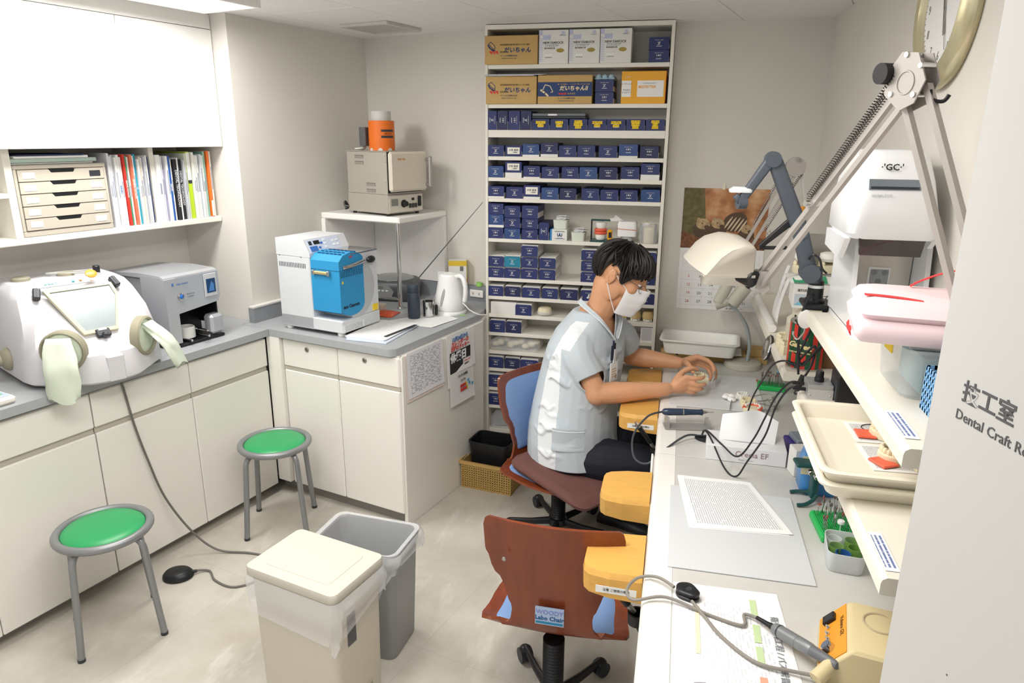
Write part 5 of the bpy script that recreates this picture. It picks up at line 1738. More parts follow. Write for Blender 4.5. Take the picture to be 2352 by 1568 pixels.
t = thing('red_folder', 'red edged clear folder under the far bur stand', 'folder', (.475, 3.42, .7008), radians(-8))
B(-.055, .06, -.06, .06, 0, .003).obj('sheet', mat('folder_clear_blue', 'c6d4ec', .25), t)
B(-.058, -.045, -.06, .06, 0, .0034).obj('red_edge', mat('print_red', 'd23a36', .6), t)
# blue white dental brush and small things beyond the bur stand
t = thing('silicone_polishers', 'white and blue polishing wheels standing behind the far bur stand', 'polishers', (.55, 3.47, .7008))
for i, (x, y, c, r_) in enumerate(((0, 0, 'f2f2ee', .011), (.018, .012, 'e6e0cc', .009), (-.022, .008, '7fb4cf', .007), (-.008, .02, '5c86c9', .006), (.012, -.02, 'f2f2ee', .014))):
    mb = MB(); mb.cyl((x, y, 0), (x, y, .055 - .004 * i), .0015, n=6); st_ = mb.obj('shank', STEEL, t)
    mb = MB(); mb.lathe([(r_ * .5, 0), (r_, .004), (r_, .014), (r_ * .4, .018), (0, .018)], (x, y, .052 - .004 * i), n=14); mb.obj('wheel', mat('pol_' + c, c, .5), st_)

# dental models on the far desk
PLA = mat('plaster_cream', 'e9dfc0', .7, var=.05, vscale=60)
PLW = mat('plaster_white', 'f0efe9', .7)
GUM = mat('wax_red', 'e8674a', .4)
def model(loc, rz, label, m=PLA, s=1.0, wax=False, h=.022, par=None, name='dental_model', teeth=True, group=None):
    t = thing(name, label, 'dental model', loc, rz, group) if par is None else link(name, None, par, loc, (0, 0, rz))
    arch = [(-.030, -.024), (.030, -.024), (.033, -.005), (.028, .016), (.015, .029), (0, .033), (-.015, .029), (-.028, .016), (-.033, -.005)]
    arch = [(x * s, y * s) for x, y in arch]
    mb = MB(); mb.loft([[(x * .95, y * .95, 0) for x, y in arch], [(x, y, h * .3) for x, y in arch], [(x, y, h * .85) for x, y in arch], [(x * .9, y * .9, h) for x, y in arch]], smooth=True)
    mb.obj('base', m, t, sharp=40)
    if wax:
        mb = MB(); mb.tube(spl([(-.028 * s, -.02 * s, h), (-.026 * s, .010 * s, h + .002), (0, .028 * s, h + .003), (.026 * s, .010 * s, h + .002), (.028 * s, -.02 * s, h)], 5), .007 * s, 8); mb.obj('wax_rim', GUM, t)
    if teeth:
        mb = MB()
        for k in range(12):
            a = radians(-15 + 210 * k / 11)
            x, y = .026 * s * cos(a), -.004 * s + .030 * s * sin(a)
            mb.ell((x, y, h + .004 * s), .0052 * s, .0052 * s, .008 * s, n=8, m=6)
        o = mb.obj('teeth', m if not wax else PLW, t)
        o['kind'] = 'stuff'
    return t
t0 = model((.36, 3.115, .7008), .6, 'cream plaster model lying by the wire pliers on the far desk', PLA, 1.1)
model((.375, 3.04, .7008), -.4, 'cream plaster model with red mark nearest the tissue box', PLA, 1.15, wax=True)
model((.345, 3.185, .7008), 1.4, 'white plaster model beside the cotton on the far desk', PLW, 1.0)
t = thing('articulator', 'steel wire articulator frame among the plaster models on the far desk', 'articulator', (.445, 3.10, .7008), .2)
for (nm, pts) in (('upper_bow', [(-.06, -.03, .045), (.0, -.035, .055), (.03, 0, .055), (.0, .035, .055), (-.06, .03, .045)]), ('lower_bow', [(-.06, -.03, .008), (.0, -.035, .008), (.03, 0, .008), (.0, .035, .008), (-.06, .03, .008)]), ('screw_post', [(.028, 0, .0), (.028, 0, .075)]), ('hinge_bar', [(.005, -.04, .03), (.005, .04, .03)])):
    mb = MB(); mb.tube(spl(pts, 5) if len(pts) > 2 else pts, .003, 8); mb.obj(nm, CHROME, t)
mb = MB()
for k in range(4):
    mb.lathe([(.007, 0), (.007, .006), (0, .006)], (.028, -.03 + .02 * k, .012 * k), n=10)
mb.obj('thumb_screws', CHROME, t)
COT = mat('cotton_white', 'fafaf8', .9, bump=.4, bscale=120)
t = thing('cotton_swab', 'cotton wad clipped in steel tweezers on the pale desk mat', 'cotton', (.287, 3.150, .7052))
mb = MB(); rnd = random.Random(5)
for k in range(7):
    mb.ell((rnd.uniform(-.022, .022), rnd.uniform(-.02, .024), .010 + rnd.uniform(0, .008)), rnd.uniform(.012, .02), rnd.uniform(.012, .02), rnd.uniform(.008, .012), n=10, m=8)
o = mb.obj('cotton_wad', COT, t); o['kind'] = 'stuff'
mb = MB(); mb.tube([(.004, -.02, .012), (-.004, -.08, .004), (-.010, -.135, .003)], [.003, .004, .002], 8); mb.obj('tweezers', CHROME, t)
tag(B(-.016, .016, -.006, .006, 0, .0012).obj('blue_paper_strip', mat('strip_navy', '35508f', .5), None, (.338, 3.165, .7052), (0, 0, -.05)), 'small blue articulating paper strip on the pale desk mat', 'paper strip')

# handpiece on its smoke plastic rest
HPN = mat('handpiece_navy', '2c3d55', .28, coat=.4)
t = thing('handpiece_rest', 'smoke grey plastic handpiece rest at the front of the far desk', 'rest', (.10, 2.80, .7008), radians(10))
SMK = mat('smoke_acrylic', 'a9a8a4', .2, alpha=.62)
mb = MB(); mb.box(-.10, .085, -.035, .035, 0, .006, b=.003); mb.obj('base', SMK, t)
for (x, h) in ((-.088, .052), (.078, .040)):
    mb = MB(); mb.prism_x([(-.036, .004), (.036, .004), (.030, h * .8), (.018, h), (.006, h * .62), (-.006, h * .62), (-.018, h), (-.030, h * .8)], x - .006, x + .006); mb.obj('cradle', SMK, t)
t = thing('handpiece', 'dark blue micromotor handpiece resting on the smoke grey rest', 'handpiece', (.085, 2.825, .745), radians(12))
mb = MB()
def rod(prof, p0, p1, m_, nm, par, n=18):
    p0, p1 = Vector(p0), Vector(p1)
    mb = MB(); mb.X = Matrix.Translation(p0) @ (p1 - p0).to_track_quat('Z', 'Y').to_matrix().to_4x4()
    mb.lathe(prof, n=n)
    return mb.obj(nm, m_, par)
rod([(.008, 0), (.014, .008), (.0155, .03), (.0145, .075), (.0145, .083)], (-.095, 0, .012), (.115, .0, .012), HPN, 'motor_body', t)
rod([(.0148, .083), (.0148, .088)], (-.095, 0, .012), (.115, 0, .012), CHROME, 'ring', t)
rod([(.0145, .088), (.0125, .11), (.0115, .150), (.0135, .162), (.0125, .166)], (-.095, 0, .012), (.115, 0, .012), HPN, 'sheath', t)
rod([(.008, .166), (.006, .178), (.003, .186), (.0012, .19), (.0012, .212)], (-.095, 0, .012), (.115, 0, .012), STEEL, 'chuck', t)
wp = [(-.095, 0, .012), (-.16, -.03, .002), (-.225, -.10, -.05), (-.235, -.20, -.10), (-.19, -.255, -.10), (-.12, -.23, -.05), (-.03, -.165, -.022), (.03, -.145, -.030), (.055, -.14, -.032)]
mb = MB(); mb.tube(spl(wp, 7), .0042, 8); mb.obj('cable', mat('cable_dark', '43464b', .45), t)
t = thing('cable_clip_pad', 'black oval cable pad beside the tissue box', 'cable pad', (.165, 2.685, .7008), radians(-18))
mb = MB(); mb.loft([[(.042 * k * cos(a * pi / 12), .026 * k * sin(a * pi / 12), z) for a in range(24)] for z, k in ((0, .9), (.003, 1), (.008, 1.0), (.012, .8), (.010, .35))]); mb.obj('pad', BLACK, t)

# tissue box
TB = mat('tissue_box_white', 'eeeef0', .45)
t = thing('tissue_box', 'white tissue box with pink lettering between the two desks', 'tissue box', (.304, 2.575, .7008), radians(-1.5))
mb = MB()
mb.box(-.140, .140, -.070, .072, 0, .060, b=.0015)
mb.obj('carton', TB, t)
text('Crecia EF', .030, mat('print_mauve', '9c7a80', .5), t, (.02, -.0708, .034), name='brand_lettering')
text('Facial Tissue', .010, mat('print_pale', 'bdb9bd', .5), t, (.0, -.0708, .012), name='brand_lettering')
mb = MB()
mb.shell(lambda u, v: (-.098 + .20 * u + .01 * v, .0 + .055 * (v - .2) + .014 * sin(9 * u + 2 * v) * v, .060 + .105 * v * (.72 + .28 * sin(pi * u))), 20, 8, .0006)
mb.obj('tissue', mat('tissue_paper', 'f3f4f6', .9), t)
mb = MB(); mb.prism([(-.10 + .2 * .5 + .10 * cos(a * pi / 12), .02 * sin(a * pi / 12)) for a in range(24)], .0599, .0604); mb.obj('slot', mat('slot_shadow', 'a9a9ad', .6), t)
# black magnifier cables running over the tissue box to the control unit
CBK = mat('cable_black', '222326', .4)
t = thing('control_unit', 'small silver control unit with black knob on the near desk shelf', 'control unit', (.452, 2.185, 1.0955), radians(0))
B(-.036, .036, -.032, .05, 0, .044, b=.002).obj('case', mat('case_alu', 'aeb0b3', .35, .5), t)
mb = MB(); mb.lathe([(.014, 0), (.014, .010), (.012, .012), (.0115, .030), (.010, .032), (0, .032)], (.0, .01, .0445), n=20); mb.obj('knob', BLACK, t)
B(-.036, .036, -.033, -.0315, .0, .03).obj('front_plate', mat('plate_alu', 'c6c7c9', .35, .4), t)
for x in (-.028, .028):
    mb = MB(); mb.X = Matrix.Translation((x, -.033, .012)) @ Matrix.Rotation(pi / 2, 4, 'X'); mb.lathe([(.003, 0), (.002, .001), (0, .001)], n=8); mb.obj('screw', STEEL, t)
def cable(name, label, pts, r_, m_, plugs=(), n=7, cat='cable'):
    o = Vector(pts[0])
    t = thing(name, label, cat, o)
    mb = MB(); mb.tube([p - o for p in spl(pts, n)], r_, 8); mb.obj('cord', m_, t)
    for (a, b_, rr) in plugs:
        mb = MB(); mb.cyl(Vector(a) - o, Vector(b_) - o, rr, rr * .75, 12); mb.obj('plug', BLACK, t)
    return t
cable('black_cable', 'black cable looping from the control unit over the tissue box', [(.410, 2.225, 1.118), (.375, 2.225, 1.118), (.345, 2.27, 1.05), (.330, 2.34, .95), (.305, 2.38, .85), (.262, 2.40, .772), (.215, 2.50, .768), (.165, 2.62, .768), (.150, 2.66, .735)], .0032, CBK, [((.417, 2.225, 1.118), (.382, 2.225, 1.118), .006)])
cable('black_cable', 'black cable hanging lowest in front of the tissue box', [(.410, 2.19, 1.112), (.372, 2.19, 1.112), (.345, 2.24, 1.03), (.330, 2.30, .90), (.290, 2.35, .78), (.262, 2.375, .708), (.225, 2.42, .712), (.175, 2.55, .770), (.155, 2.62, .768), (.150, 2.655, .735)], .0032, CBK, [((.417, 2.19, 1.112), (.38, 2.19, 1.112), .006)])
cable('black_cable', 'black cord from the far shelf end down to the plaster models', [(.43, 2.53, 1.085), (.40, 2.55, 1.09), (.375, 2.62, 1.05), (.365, 2.75, .95), (.352, 2.90, .82), (.345, 2.975, .708)], .0035, CBK, [((.445, 2.53, 1.082), (.41, 2.55, 1.088), .008)])
cable('adapter_cable', 'coiled black adapter cable with inline block hanging by the striped can', [(.455, 2.44, 1.235), (.438, 2.43, 1.19), (.425, 2.42, 1.15), (.44, 2.41, 1.12), (.475, 2.40, 1.18), (.492, 2.40, 1.20), (.478, 2.41, 1.17), (.43, 2.42, 1.115), (.425, 2.42, 1.13), (.47, 2.41, 1.19), (.465, 2.40, 1.13), (.442, 2.39, 1.08)], .004, CBK, [((.444, 2.39, 1.09), (.425, 2.385, 1.04), .012)])
cable('black_cable', 'short black lead from the inline block to the control unit', [(.425, 2.385, 1.045), (.42, 2.375, 1.03), (.445, 2.34, 1.05), (.465, 2.29, 1.07), (.475, 2.24, 1.115)], .003, CBK)
# black adapter case on the near shelf behind the control unit
t = thing('adapter_case', 'black box lying on the near desk shelf behind the control unit', 'case', (.555, 2.13, 1.0955))
B(-.065, .085, -.005, .09, 0, .085, b=.004).obj('body', BLACK, t)
B(-.0655, -.0648, .0, .085, .01, .07).obj('end_cap', DARK, t)
cable('black_cable', 'thick black lead running from the control unit into the shelf', [(.487, 2.17, 1.112), (.52, 2.165, 1.112), (.58, 2.155, 1.105), (.64, 2.15, 1.103)], .005, CBK, [((.487, 2.17, 1.112), (.52, 2.165, 1.112), .008)])

# striped can on the far desk shelf
t = thing('striped_can', 'red and green striped popcorn can with cream lettering on the desk shelf', 'can', (.478, 2.60, 1.0605))
N = 22
for i in range(N):
    a0, a1 = 2 * pi * i / N, 2 * pi * (i + 1) / N
    mb = MB()
    r_ = .062
    pts = [(r_ * cos(a0 + (a1 - a0) * k / 3), r_ * sin(a0 + (a1 - a0) * k / 3)) for k in range(4)]
    mb.loft([[(x, y, .004) for x, y in pts], [(x, y, .165) for x, y in pts]], closed=False, cap0=False, cap1=False)
    mb.obj('stripe', mat('can_red', 'd8362b', .35) if i % 2 else mat('can_green', '1f5a3a', .35), t)
mb = MB(); mb.lathe([(.063, 0), (.0632, .004), (.0615, .006)], n=32); mb.obj('bottom_rim', STEEL, t)
mb = MB(); mb.lathe([(.0615, .163), (.0635, .166), (.062, .169), (.058, .166), (0, .166)], n=32); mb.obj('top_rim', STEEL, t)
mb = MB(); mb.X = Matrix.Rotation(radians(-118), 4, 'Z') @ Matrix.Translation((.0605, 0, .085)) @ Matrix.Rotation(pi / 2, 4, 'Y'); mb.ell((0, 0, 0), .030, .040, .004, n=24, m=8); mb.obj('oval_label', mat('can_label_green', '16452d', .4), t)
lt_ = text('Garrett', .026, mat('can_cream', 'e6d59c', .4), t, (.0655 * cos(radians(-118)), .0655 * sin(radians(-118)), .090), (pi / 2, .12, radians(-28)), bold=.0012, shear=.25)
text('CHICAGO TRADITION', .0072, mat('can_cream', 'e6d59c', .4), t, (.0655 * cos(radians(-118)), .0655 * sin(radians(-118)), .066), (pi / 2, 0, radians(-28)), bold=.0003)
# clutter on the far shelf behind the grey arm
t = thing('ivory_device', 'ivory laboratory device with sockets on the far desk shelf', 'device', (.52, 2.86, 1.0605), radians(-6))
IV = mat('device_ivory', 'e3dcc8', .45)
mb = MB(); mb.prism_y([(-.075, 0), (.10, 0), (.10, .15), (-.02, .15), (-.075, .10)], -.05, .06); mb.obj('case', IV, t)
for k in range(4):
    for j in range(2):
        mb = MB(); mb.cyl((-.01 + j * .022, -.05, .03 + k * .026), (-.01 + j * .022, -.062, .03 + k * .026), .006, n=10); mb.obj('peg', mat('peg_brown', '8a7a66', .5), t)
for z in (.115, .13):
    B(-.052, -.045, -.03, -.018, z - .006, z).obj('socket_hole', BLACK, t)
t = thing('ivory_device', 'ivory flat device beside the device with sockets', 'device', (.555, 3.02, 1.0605))
B(-.06, .09, -.04, .08, 0, .155, b=.012).obj('case', IV, t)
t = thing('plaster_carton', 'white carton with light blue triangle on the ivory devices', 'box', (.545, 2.945, 1.2165), radians(-4))
B(-.085, .095, -.10, .10, 0, .095, b=.001).obj('body', CARTW, t)
mb = MB(); mb.prism_y([(-.080, .012), (-.015, .012), (-.015, .055)], -.1008, -.1002); mb.obj('blue_triangle', mat('print_skyblue', '7cc3dd', .5), t)
mb = MB(); mb.prism_y([(-.080, .013), (-.016, .056), (-.080, .056)], -.1008, -.1002); mb.obj('grey_triangle', mat('print_lightgrey', 'c3cdd6', .5), t)
text('歯科技工用石膏', .012, INK, t, (-.03, -.1008, .070), name='print')
text('ヒラプレス', .017, INK, t, (.03, -.1008, .047), name='print', bold=.0004)
text('CERAPRESS', .010, INK, t, (.03, -.1008, .030), name='print')
t = thing('green_bag', 'white and green plastic bag lying on the white carton', 'bag', (.535, 2.945, 1.313))
mb = MB(); mb.shell(lambda u, v: (-.095 + .19 * u, -.095 + .19 * v, .003 + .022 * sin(pi * u) ** .6 * sin(pi * v) ** .6 + .006 * sin(9 * u) * sin(7 * v)), 12, 12, .003); mb.obj('bag_film', mat('bag_white', 'eef1ef', .3), t)
mb = MB(); mb.shell(lambda u, v: (-.085 + .12 * u, -.101 + .05 * v, .004 + .021 * sin(pi * (.08 + .5 * u)) ** .6 * (v * .9 + .1) ** .8), 8, 6, .002); mb.obj('green_print', mat('bag_green', '1f9a6b', .4), t)
for i, (x, y) in enumerate(((.49, 2.93), (.585, 2.95))):
    m_ = model((x, y, 1.344), .4 * i, ['cream plaster model pair on the green bag, beside the grey arm', 'cream plaster model pair on the green bag, toward the wall'][i], PLA, 1.25, h=.03)
    mb = MB(); mb.lathe([(.028, .0), (.036, .012), (.034, .03), (.02, .035), (0, .036)], (0, 0, .044), n=20); mb.obj('white_mount', PLW, m_)
t = thing('steel_rack', 'thin steel rack and brush standing behind the plaster models', 'rack', (.54, 3.06, 1.2165))
B(-.05, .08, .0, .03, 0, .26, b=.001).obj('panel', STEEL, t)
mb = MB(); mb.cyl((-.05, .01, .22), (-.055, .01, .34), .004, n=8); mb.obj('brush_handle', DARK, t)
mb = MB(); mb.lathe([(.006, 0), (.011, .02), (.008, .03), (0, .03)], (-.055, .01, .34), n=12); mb.obj('brush_bristle', mat('bristle_orange', 'd8943a', .7), t)
for k in range(2):
    model((.448, 2.76 + .10 * k, 1.0605), .3, ['plaster model on the far shelf just behind the striped can', 'plaster model on the far shelf by the paper strips'][k], PLA, 1.2, h=.035)
mb = MB()
t = thing('books_row', 'row of thin booklets behind the striped can', 'booklets', (.60, 2.62, 1.0605))
for k, c in enumerate(('7b5a3c', 'e8e4da', 'b98f4a', 'd8d4ca', '6d5640')):
    B(-.07, .03, .014 * k - .03, .014 * k - .018, 0, .13 - .008 * (k % 2), b=.001).obj('booklet', mat('bk_' + c, c, .6), t)
# hand mirror hanging at the shelf front
t = thing('hand_mirror', 'small round chrome mirror clipped to the far desk shelf', 'mirror', (.392, 2.92, 1.03))
mb = MB(); mb.X = Matrix.Rotation(radians(-80), 4, 'Y') @ Matrix.Rotation(.2, 4, 'X'); mb.lathe([(.040, 0), (.042, .004), (.040, .008), (.036, .007), (0, .007)], n=30, sx=1.25, sy=.8); mb.obj('glass', mat('mirror', 'e8e8e8', .03, 1.0), t)
mb = MB(); mb.X = Matrix.Rotation(radians(-80), 4, 'Y') @ Matrix.Rotation(.2, 4, 'X'); mb.lathe([(.042, -.006), (.044, .002), (.042, .0)], n=30, sx=1.25, sy=.8); mb.obj('backing', DARK, t)
# ceramic block bag, blue packs between desks
t = thing('violet_pack', 'violet and blue packet under the near shelf beside the tissue box', 'packet', (.545, 2.60, .7008), radians(12))
B(-.075, .09, -.09, .10, 0, .055, b=.004).obj('carton', mat('pack_violet', '4b3f94', .35, var=.15, vscale=12), t)
B(-.075, .09, -.0912, -.0902, .02, .052).obj('lilac_band', mat('pack_lilac', '8d93cf', .35), t)
mb = MB(); mb.lathe([(.030, 0), (.030, .0008), (0, .0008)], (-.03, -.03, .0552), n=24, sy=.8); mb.obj('black_emblem', BLACK, t)
B(-.06, .09, .0, .09, .0552, .075, b=.004).obj('grey_lid', mat('pack_grey', '8f9aa6', .3), t)
t = thing('blue_bottle', 'blue plastic bottle with taped note beside the green articulator', 'bottle', (.515, 2.36, .7008))
BBL = mat('bottle_blue', '3f84c4', .3)
mb = MB(); mb.loft([[(x * k, y * k, z) for x, y in rrect(-.055, .075, -.06, .06, .03, 5)] for z, k in ((0, .9), (.01, 1.0), (.10, 1.0), (.15, .75), (.165, .45), (.18, .4))]); mb.obj('body', BBL, t)
mb = MB(); mb.lathe([(.020, .18), (.020, .20), (0, .20)], n=16); mb.obj('cap', CHROME, t)
sh = MB(); sh.shell(lambda u, v: (-.062 + .10 * u, -.068 - .012 * v, .08 + .07 * v), 4, 4, .001); sh.obj('note', mat('note_yellow', 'ece5bd', .7), t)
t = thing('white_carton_small', 'small white carton leaning beside the blue bottle', 'carton', (.50, 2.475, .7008), radians(14))
B(-.05, .06, -.03, .03, 0, .10, b=.002).obj('body', CARTW, t)
B(-.012, .006, -.0308, -.0302, .055, .063).obj('black_print', INK, t)
# green articulator at the bottle
GA = mat('articulator_green', '1f4d4d', .35)
t = thing('green_articulator', 'dark green metal articulator standing on the near desk', 'articulator', (.470, 2.262, .7008), radians(6))
for y in (-.045, .045):
    mb = MB(); mb.tube(spl([(-.035, y, .006), (-.01, y, .010), (.015, y * .7, .018), (.03, y * .4, .03)], 5), .0065, 8); mb.obj('foot', GA, t)
B(.012, .034, -.018, .018, .015, .135, b=.004).obj('column', GA, t)
B(-.045, .05, -.028, .028, .128, .142, b=.004).obj('upper_arm', GA, t)
for (x, z) in ((.0, .115), (.02, .10)):
    mb = MB(); mb.X = Matrix.Translation((x, -.02, z)) @ Matrix.Rotation(pi / 2, 4, 'X'); mb.lathe([(.009, 0), (.009, .014), (.007, .016), (0, .016)], n=14); mb.obj('thumb_screw', CHROME, t)

# ================================================================== things on the near desk
matx(.038, .428, 1.772, 2.262, mat('mat_grey', 'd5d8db', .5), 'pale grey desk mat under the printed list on the near desk')
PGT = page_mat('page_table', 'f6f6f6', 'c2c2c8', 40, 3.2, .62, horiz=False, margin=.07)
sheet('printed_list', [(.098, 1.99), (.392, 2.012), (.300, 2.338), (.060, 2.338)], .7052, PAPER, 'second sheet under the printed list on the near desk mat', frame=lambda x, y, z: Vector((x, y, z)))
sheet('printed_list', [(.105, 1.995), (.402, 2.018), (.305, 2.338), (.062, 2.339)], .7066, PGT, 'printed table sheet lying askew on the near desk mat', frame=lambda x, y, z: Vector((x, y, z)), wav=.002)
pr = sheet('schedule_sheet', [(.055, 1.215), (.345, 1.215), (.320, 1.712), (.056, 1.705)], .7012, page_mat('page_schedule', 'f4f4f5', 'd6d8dd', 34, 2.2, .5, horiz=False, margin=.15), 'large printed schedule with green and orange headings on the near desk', frame=lambda x, y, z: Vector((x, y, z)))
FLAT = (0, 0, pi / 2)
for (y, c) in ((.42, 'c4d9a8'), (.32, 'c4d9a8'), (.24, 'c4d9a8'), (.14, 'e7a68c'), (.05, 'e7a68c')):
    B(.192, .208, y - .03, y + .035, .0018, .0026).obj('heading_block', mat('head_' + c, c, .7), pr)
text('衛生歯科工程 / パス 時間表', .021, mat('print_title_grey', '8d9299', .5), pr, (.245, .27, .0026), (0, 0, -pi / 2), name='schedule_title', bold=.0002)
B(.055, .066, .22, .40, .0018, .0024).obj('beige_band', mat('head_beige', 'efe0c2', .7), pr)
mb = MB(); mb.prism([(.045, .09), (.075, .085), (.085, .11), (.075, .13), (.05, .125)], .0018, .0024); mb.obj('grey_picture', mat('pic_grey', '8f9096', .7, var=.3, vscale=80), pr)
# pedal shaped cable pad and grey handpiece
t = thing('cable_pad', 'black oval cable pad with grey cord on the near desk', 'cable pad', (.092, 1.648, .7030), radians(-40))
for (z0, z1) in ((0, .010), (.012, .024)):
    mb = MB(); mb.loft([[(.033 * k * cos(a * pi / 12), .025 * k * sin(a * pi / 12) * (1 + .12 * cos(3 * a * pi / 12)), z) for a in range(24)] for z, k in ((z0, .9), (z0 + .003, 1), (z1 - .003, 1.0), (z1, .85))]); mb.obj('pad_half', BLACK, t)
mb = MB(); mb.lathe([(.008, 0), (.007, .0015), (.004, .0005), (0, .0002)], (.004, .0, .024), n=16); mb.obj('dimple', DARK, t)
HG = mat('handpiece_grey', '84878a', .4, .3)
t = thing('grey_handpiece', 'grey micromotor handpiece leaning on the orange control unit', 'handpiece', (.342, 1.478, .7030))
p0, p1 = (-.052, .066, .020), (.062, -.075, .050)
L_ = (Vector(p1) - Vector(p0)).length
rod([(.008, 0), (.0145, .008), (.0155, .02), (.0155, .075)], p0, p1, HG, 'motor_body', t)
rod([(.0158, .020), (.0162, .022), (.0158, .024)], p0, p1, DARK, 'ring', t)
rod([(.0150, .075), (.0158, .080), (.0150, .110), (.0135, .115)], p0, p1, HG, 'sheath', t)
rod([(.0135, .115), (.012, .150), (.0105, L_ - .004), (.008, L_)], p0, p1, mat('sheath_dark', '6a6c70', .4), 'nose', t)
rod([(.005, -.052), (.006, -.02), (.009, .002)], p0, p1, BLACK, 'strain_relief', t)
q0 = Vector(p0) + (Vector(p0) - Vector(p1)).normalized() * .05
wp = [q0, q0 + Vector((-.03, .012, -.004)), (-.12, .075, .006), (-.20, .10, .004), (-.305, .135, .012), (-.385, .115, .004), (-.405, .165, -.002), (-.38, .22, .0), (-.33, .215, .014), (-.285, .175, .018)]
mb = MB(); mb.tube(spl(wp, 8), .0042, 8); mb.obj('cord', mat('cord_grey', '8b867e', .5), t)
wp = [(-.240, .135, .012), (-.21, .09, .005), (-.17, .02, .005), (-.10, -.05, .006), (-.02, -.065, .010), (.035, -.075, .016)]
mb = MB(); mb.tube(spl(wp, 8), .0042, 8); mb.obj('supply_cord', mat('cord_grey', '8b867e', .5), t)
rod([(.006, 0), (.0072, .004), (.0058, .008), (.0072, .012), (.0058, .016), (.0072, .020), (.0062, .026)], (.012, -.071, .012), (.045, -.077, .018), HG, 'cord_relief', t, n=12)
# orange control unit
CIV = mat('unit_ivory', 'd7c79c', .5)
t = thing('micromotor_unit', 'ivory micromotor control unit with orange front panel on the near desk', 'control unit', (.392, 1.508, .7012), radians(-11))
mb = MB(); mb.loft([[(x, y, 0) for x, y in rrect(-.006, .17, -.100, .098, .010)], [(x, y, .022) for x, y in rrect(-.006, .17, -.100, .098, .010)], [(x, y, .088) for x, y in rrect(.048, .165, -.098, .096, .010)], [(x, y, .094) for x, y in rrect(.056, .16, -.092, .090, .010)]]); mb.obj('case', CIV, t)
SLOPE = math.atan2(.066, .054)
def onp(y, f, o=0.0):      # f 0..1 up the sloping front
    return Vector((-.006 + .054 * f - o * sin(SLOPE), y, .022 + .066 * f + o * cos(SLOPE)))
RP = Matrix.Rotation(-SLOPE, 4, 'Y')
mb = MB(); mb.loft([[onp(-.090, .04, -.002), onp(.088, .04, -.002), onp(.088, .96, -.002), onp(-.090, .96, -.002)][::-1], [onp(-.090, .04, .002), onp(.088, .04, .002), onp(.088, .96, .002), onp(-.090, .96, .002)][::-1]], smooth=False)
pnl_ = mb.obj('orange_panel', mat('panel_orange', 'e79a2b', .45), t)
mb = MB(); mb.X = Matrix.Translation(onp(.060, .42, .002)) @ RP; mb.box(-.017, .017, -.014, .014, -.001, .009, b=.002); mb.obj('rocker_switch', BLACK, pnl_)
for (y, f) in ((.030, .38), (.008, .36), (-.014, .38), (-.076, .22)):
    p = onp(y, f, .002); d = RP @ Vector((0, 0, 1)); d = (RP.to_3x3() @ Vector((0, 0, 1)))
    mb = MB(); mb.cyl(p, p + d * .004, .0052, n=12); mb.cyl(p + d * .004, p + d * .014 + Vector((.004, -.004, 0)), .0018, .0028, 8); mb.obj('toggle', CHROME, pnl_)
p = onp(-.048, .42, .002); d = RP.to_3x3() @ Vector((0, 0, 1))
mb = MB(); mb.cyl(p, p + d * .014, .0150, .0135, 22); kb = mb.obj('speed_knob', CHROME, pnl_)
mb = MB(); mb.cyl(p + d * .014, p + d * .015, .0112, n=20); mb.obj('knob_cap', mat('knob_slate', '5d6675', .35), kb)
o = text('Volvere GX', .0145, mat('print_brown_dark', '6a4a1c', .5), pnl_, onp(.012, .82, .0025), name='brand_lettering', bold=.0002)
o.rotation_euler = (RP.to_3x3() @ Matrix.Rotation(-pi / 2, 3, 'Z')).to_euler()
mb = MB(); mb.cyl((-.008, -.125, .022), (.020, -.09, .045), .017, .015, 18); mb.obj('handpiece_socket', CIV, t)
mb = MB(); mb.X = Matrix.Translation((.115, .03, .090)); mb.tube([(.036 * cos(2 * pi * k / 28), .036 * sin(2 * pi * k / 28), .004) for k in range(28)], .003, 6, closed=True); mb.obj('cable_loop', mat('cord_beige', 'b9a98a', .5), t)
# jar box with green glasses
t = thing('jar_box', 'translucent box of small green glass jars under the near shelf', 'box', (.520, 1.915, .7012), radians(-6))
FRO = mat('frosted_plastic', 'e3e8ea', .3, alpha=.75)
ol = rrect(-.050, .050, -.068, .068, .022, 6)
mb = MB(); mb.loft([[(x * k, y * k, z) for x, y in ol] for z, k in ((0, .9), (.005, .94), (.058, 1.0), (.058, .96), (.008, .9))]); mb.obj('box', FRO, t)
GG = mat('green_glass', '7fae52', .05, alpha=.6)
for (x, y, m_) in ((-.024, .036, mat('clear_glass', 'e9f0ee', .05, alpha=.4)), (.022, .038, GG), (-.022, -.004, GG), (.026, .0, GG), (-.008, -.038, mat('blue_glass', '2b5fae', .1, alpha=.75))):
    mb = MB(); mb.lathe([(.017, .009), (.020, .012), (.020, .050), (.018, .050), (.017, .014), (0, .014)], (x, y, 0), n=20); mb.obj('jar', m_, t)
mb = MB(); mb.lathe([(.014, .012), (.014, .03), (0, .032)], (-.008, -.038, 0), n=12); mb.obj('green_beads', mat('bead_green', '2f8a3a', .4), t)
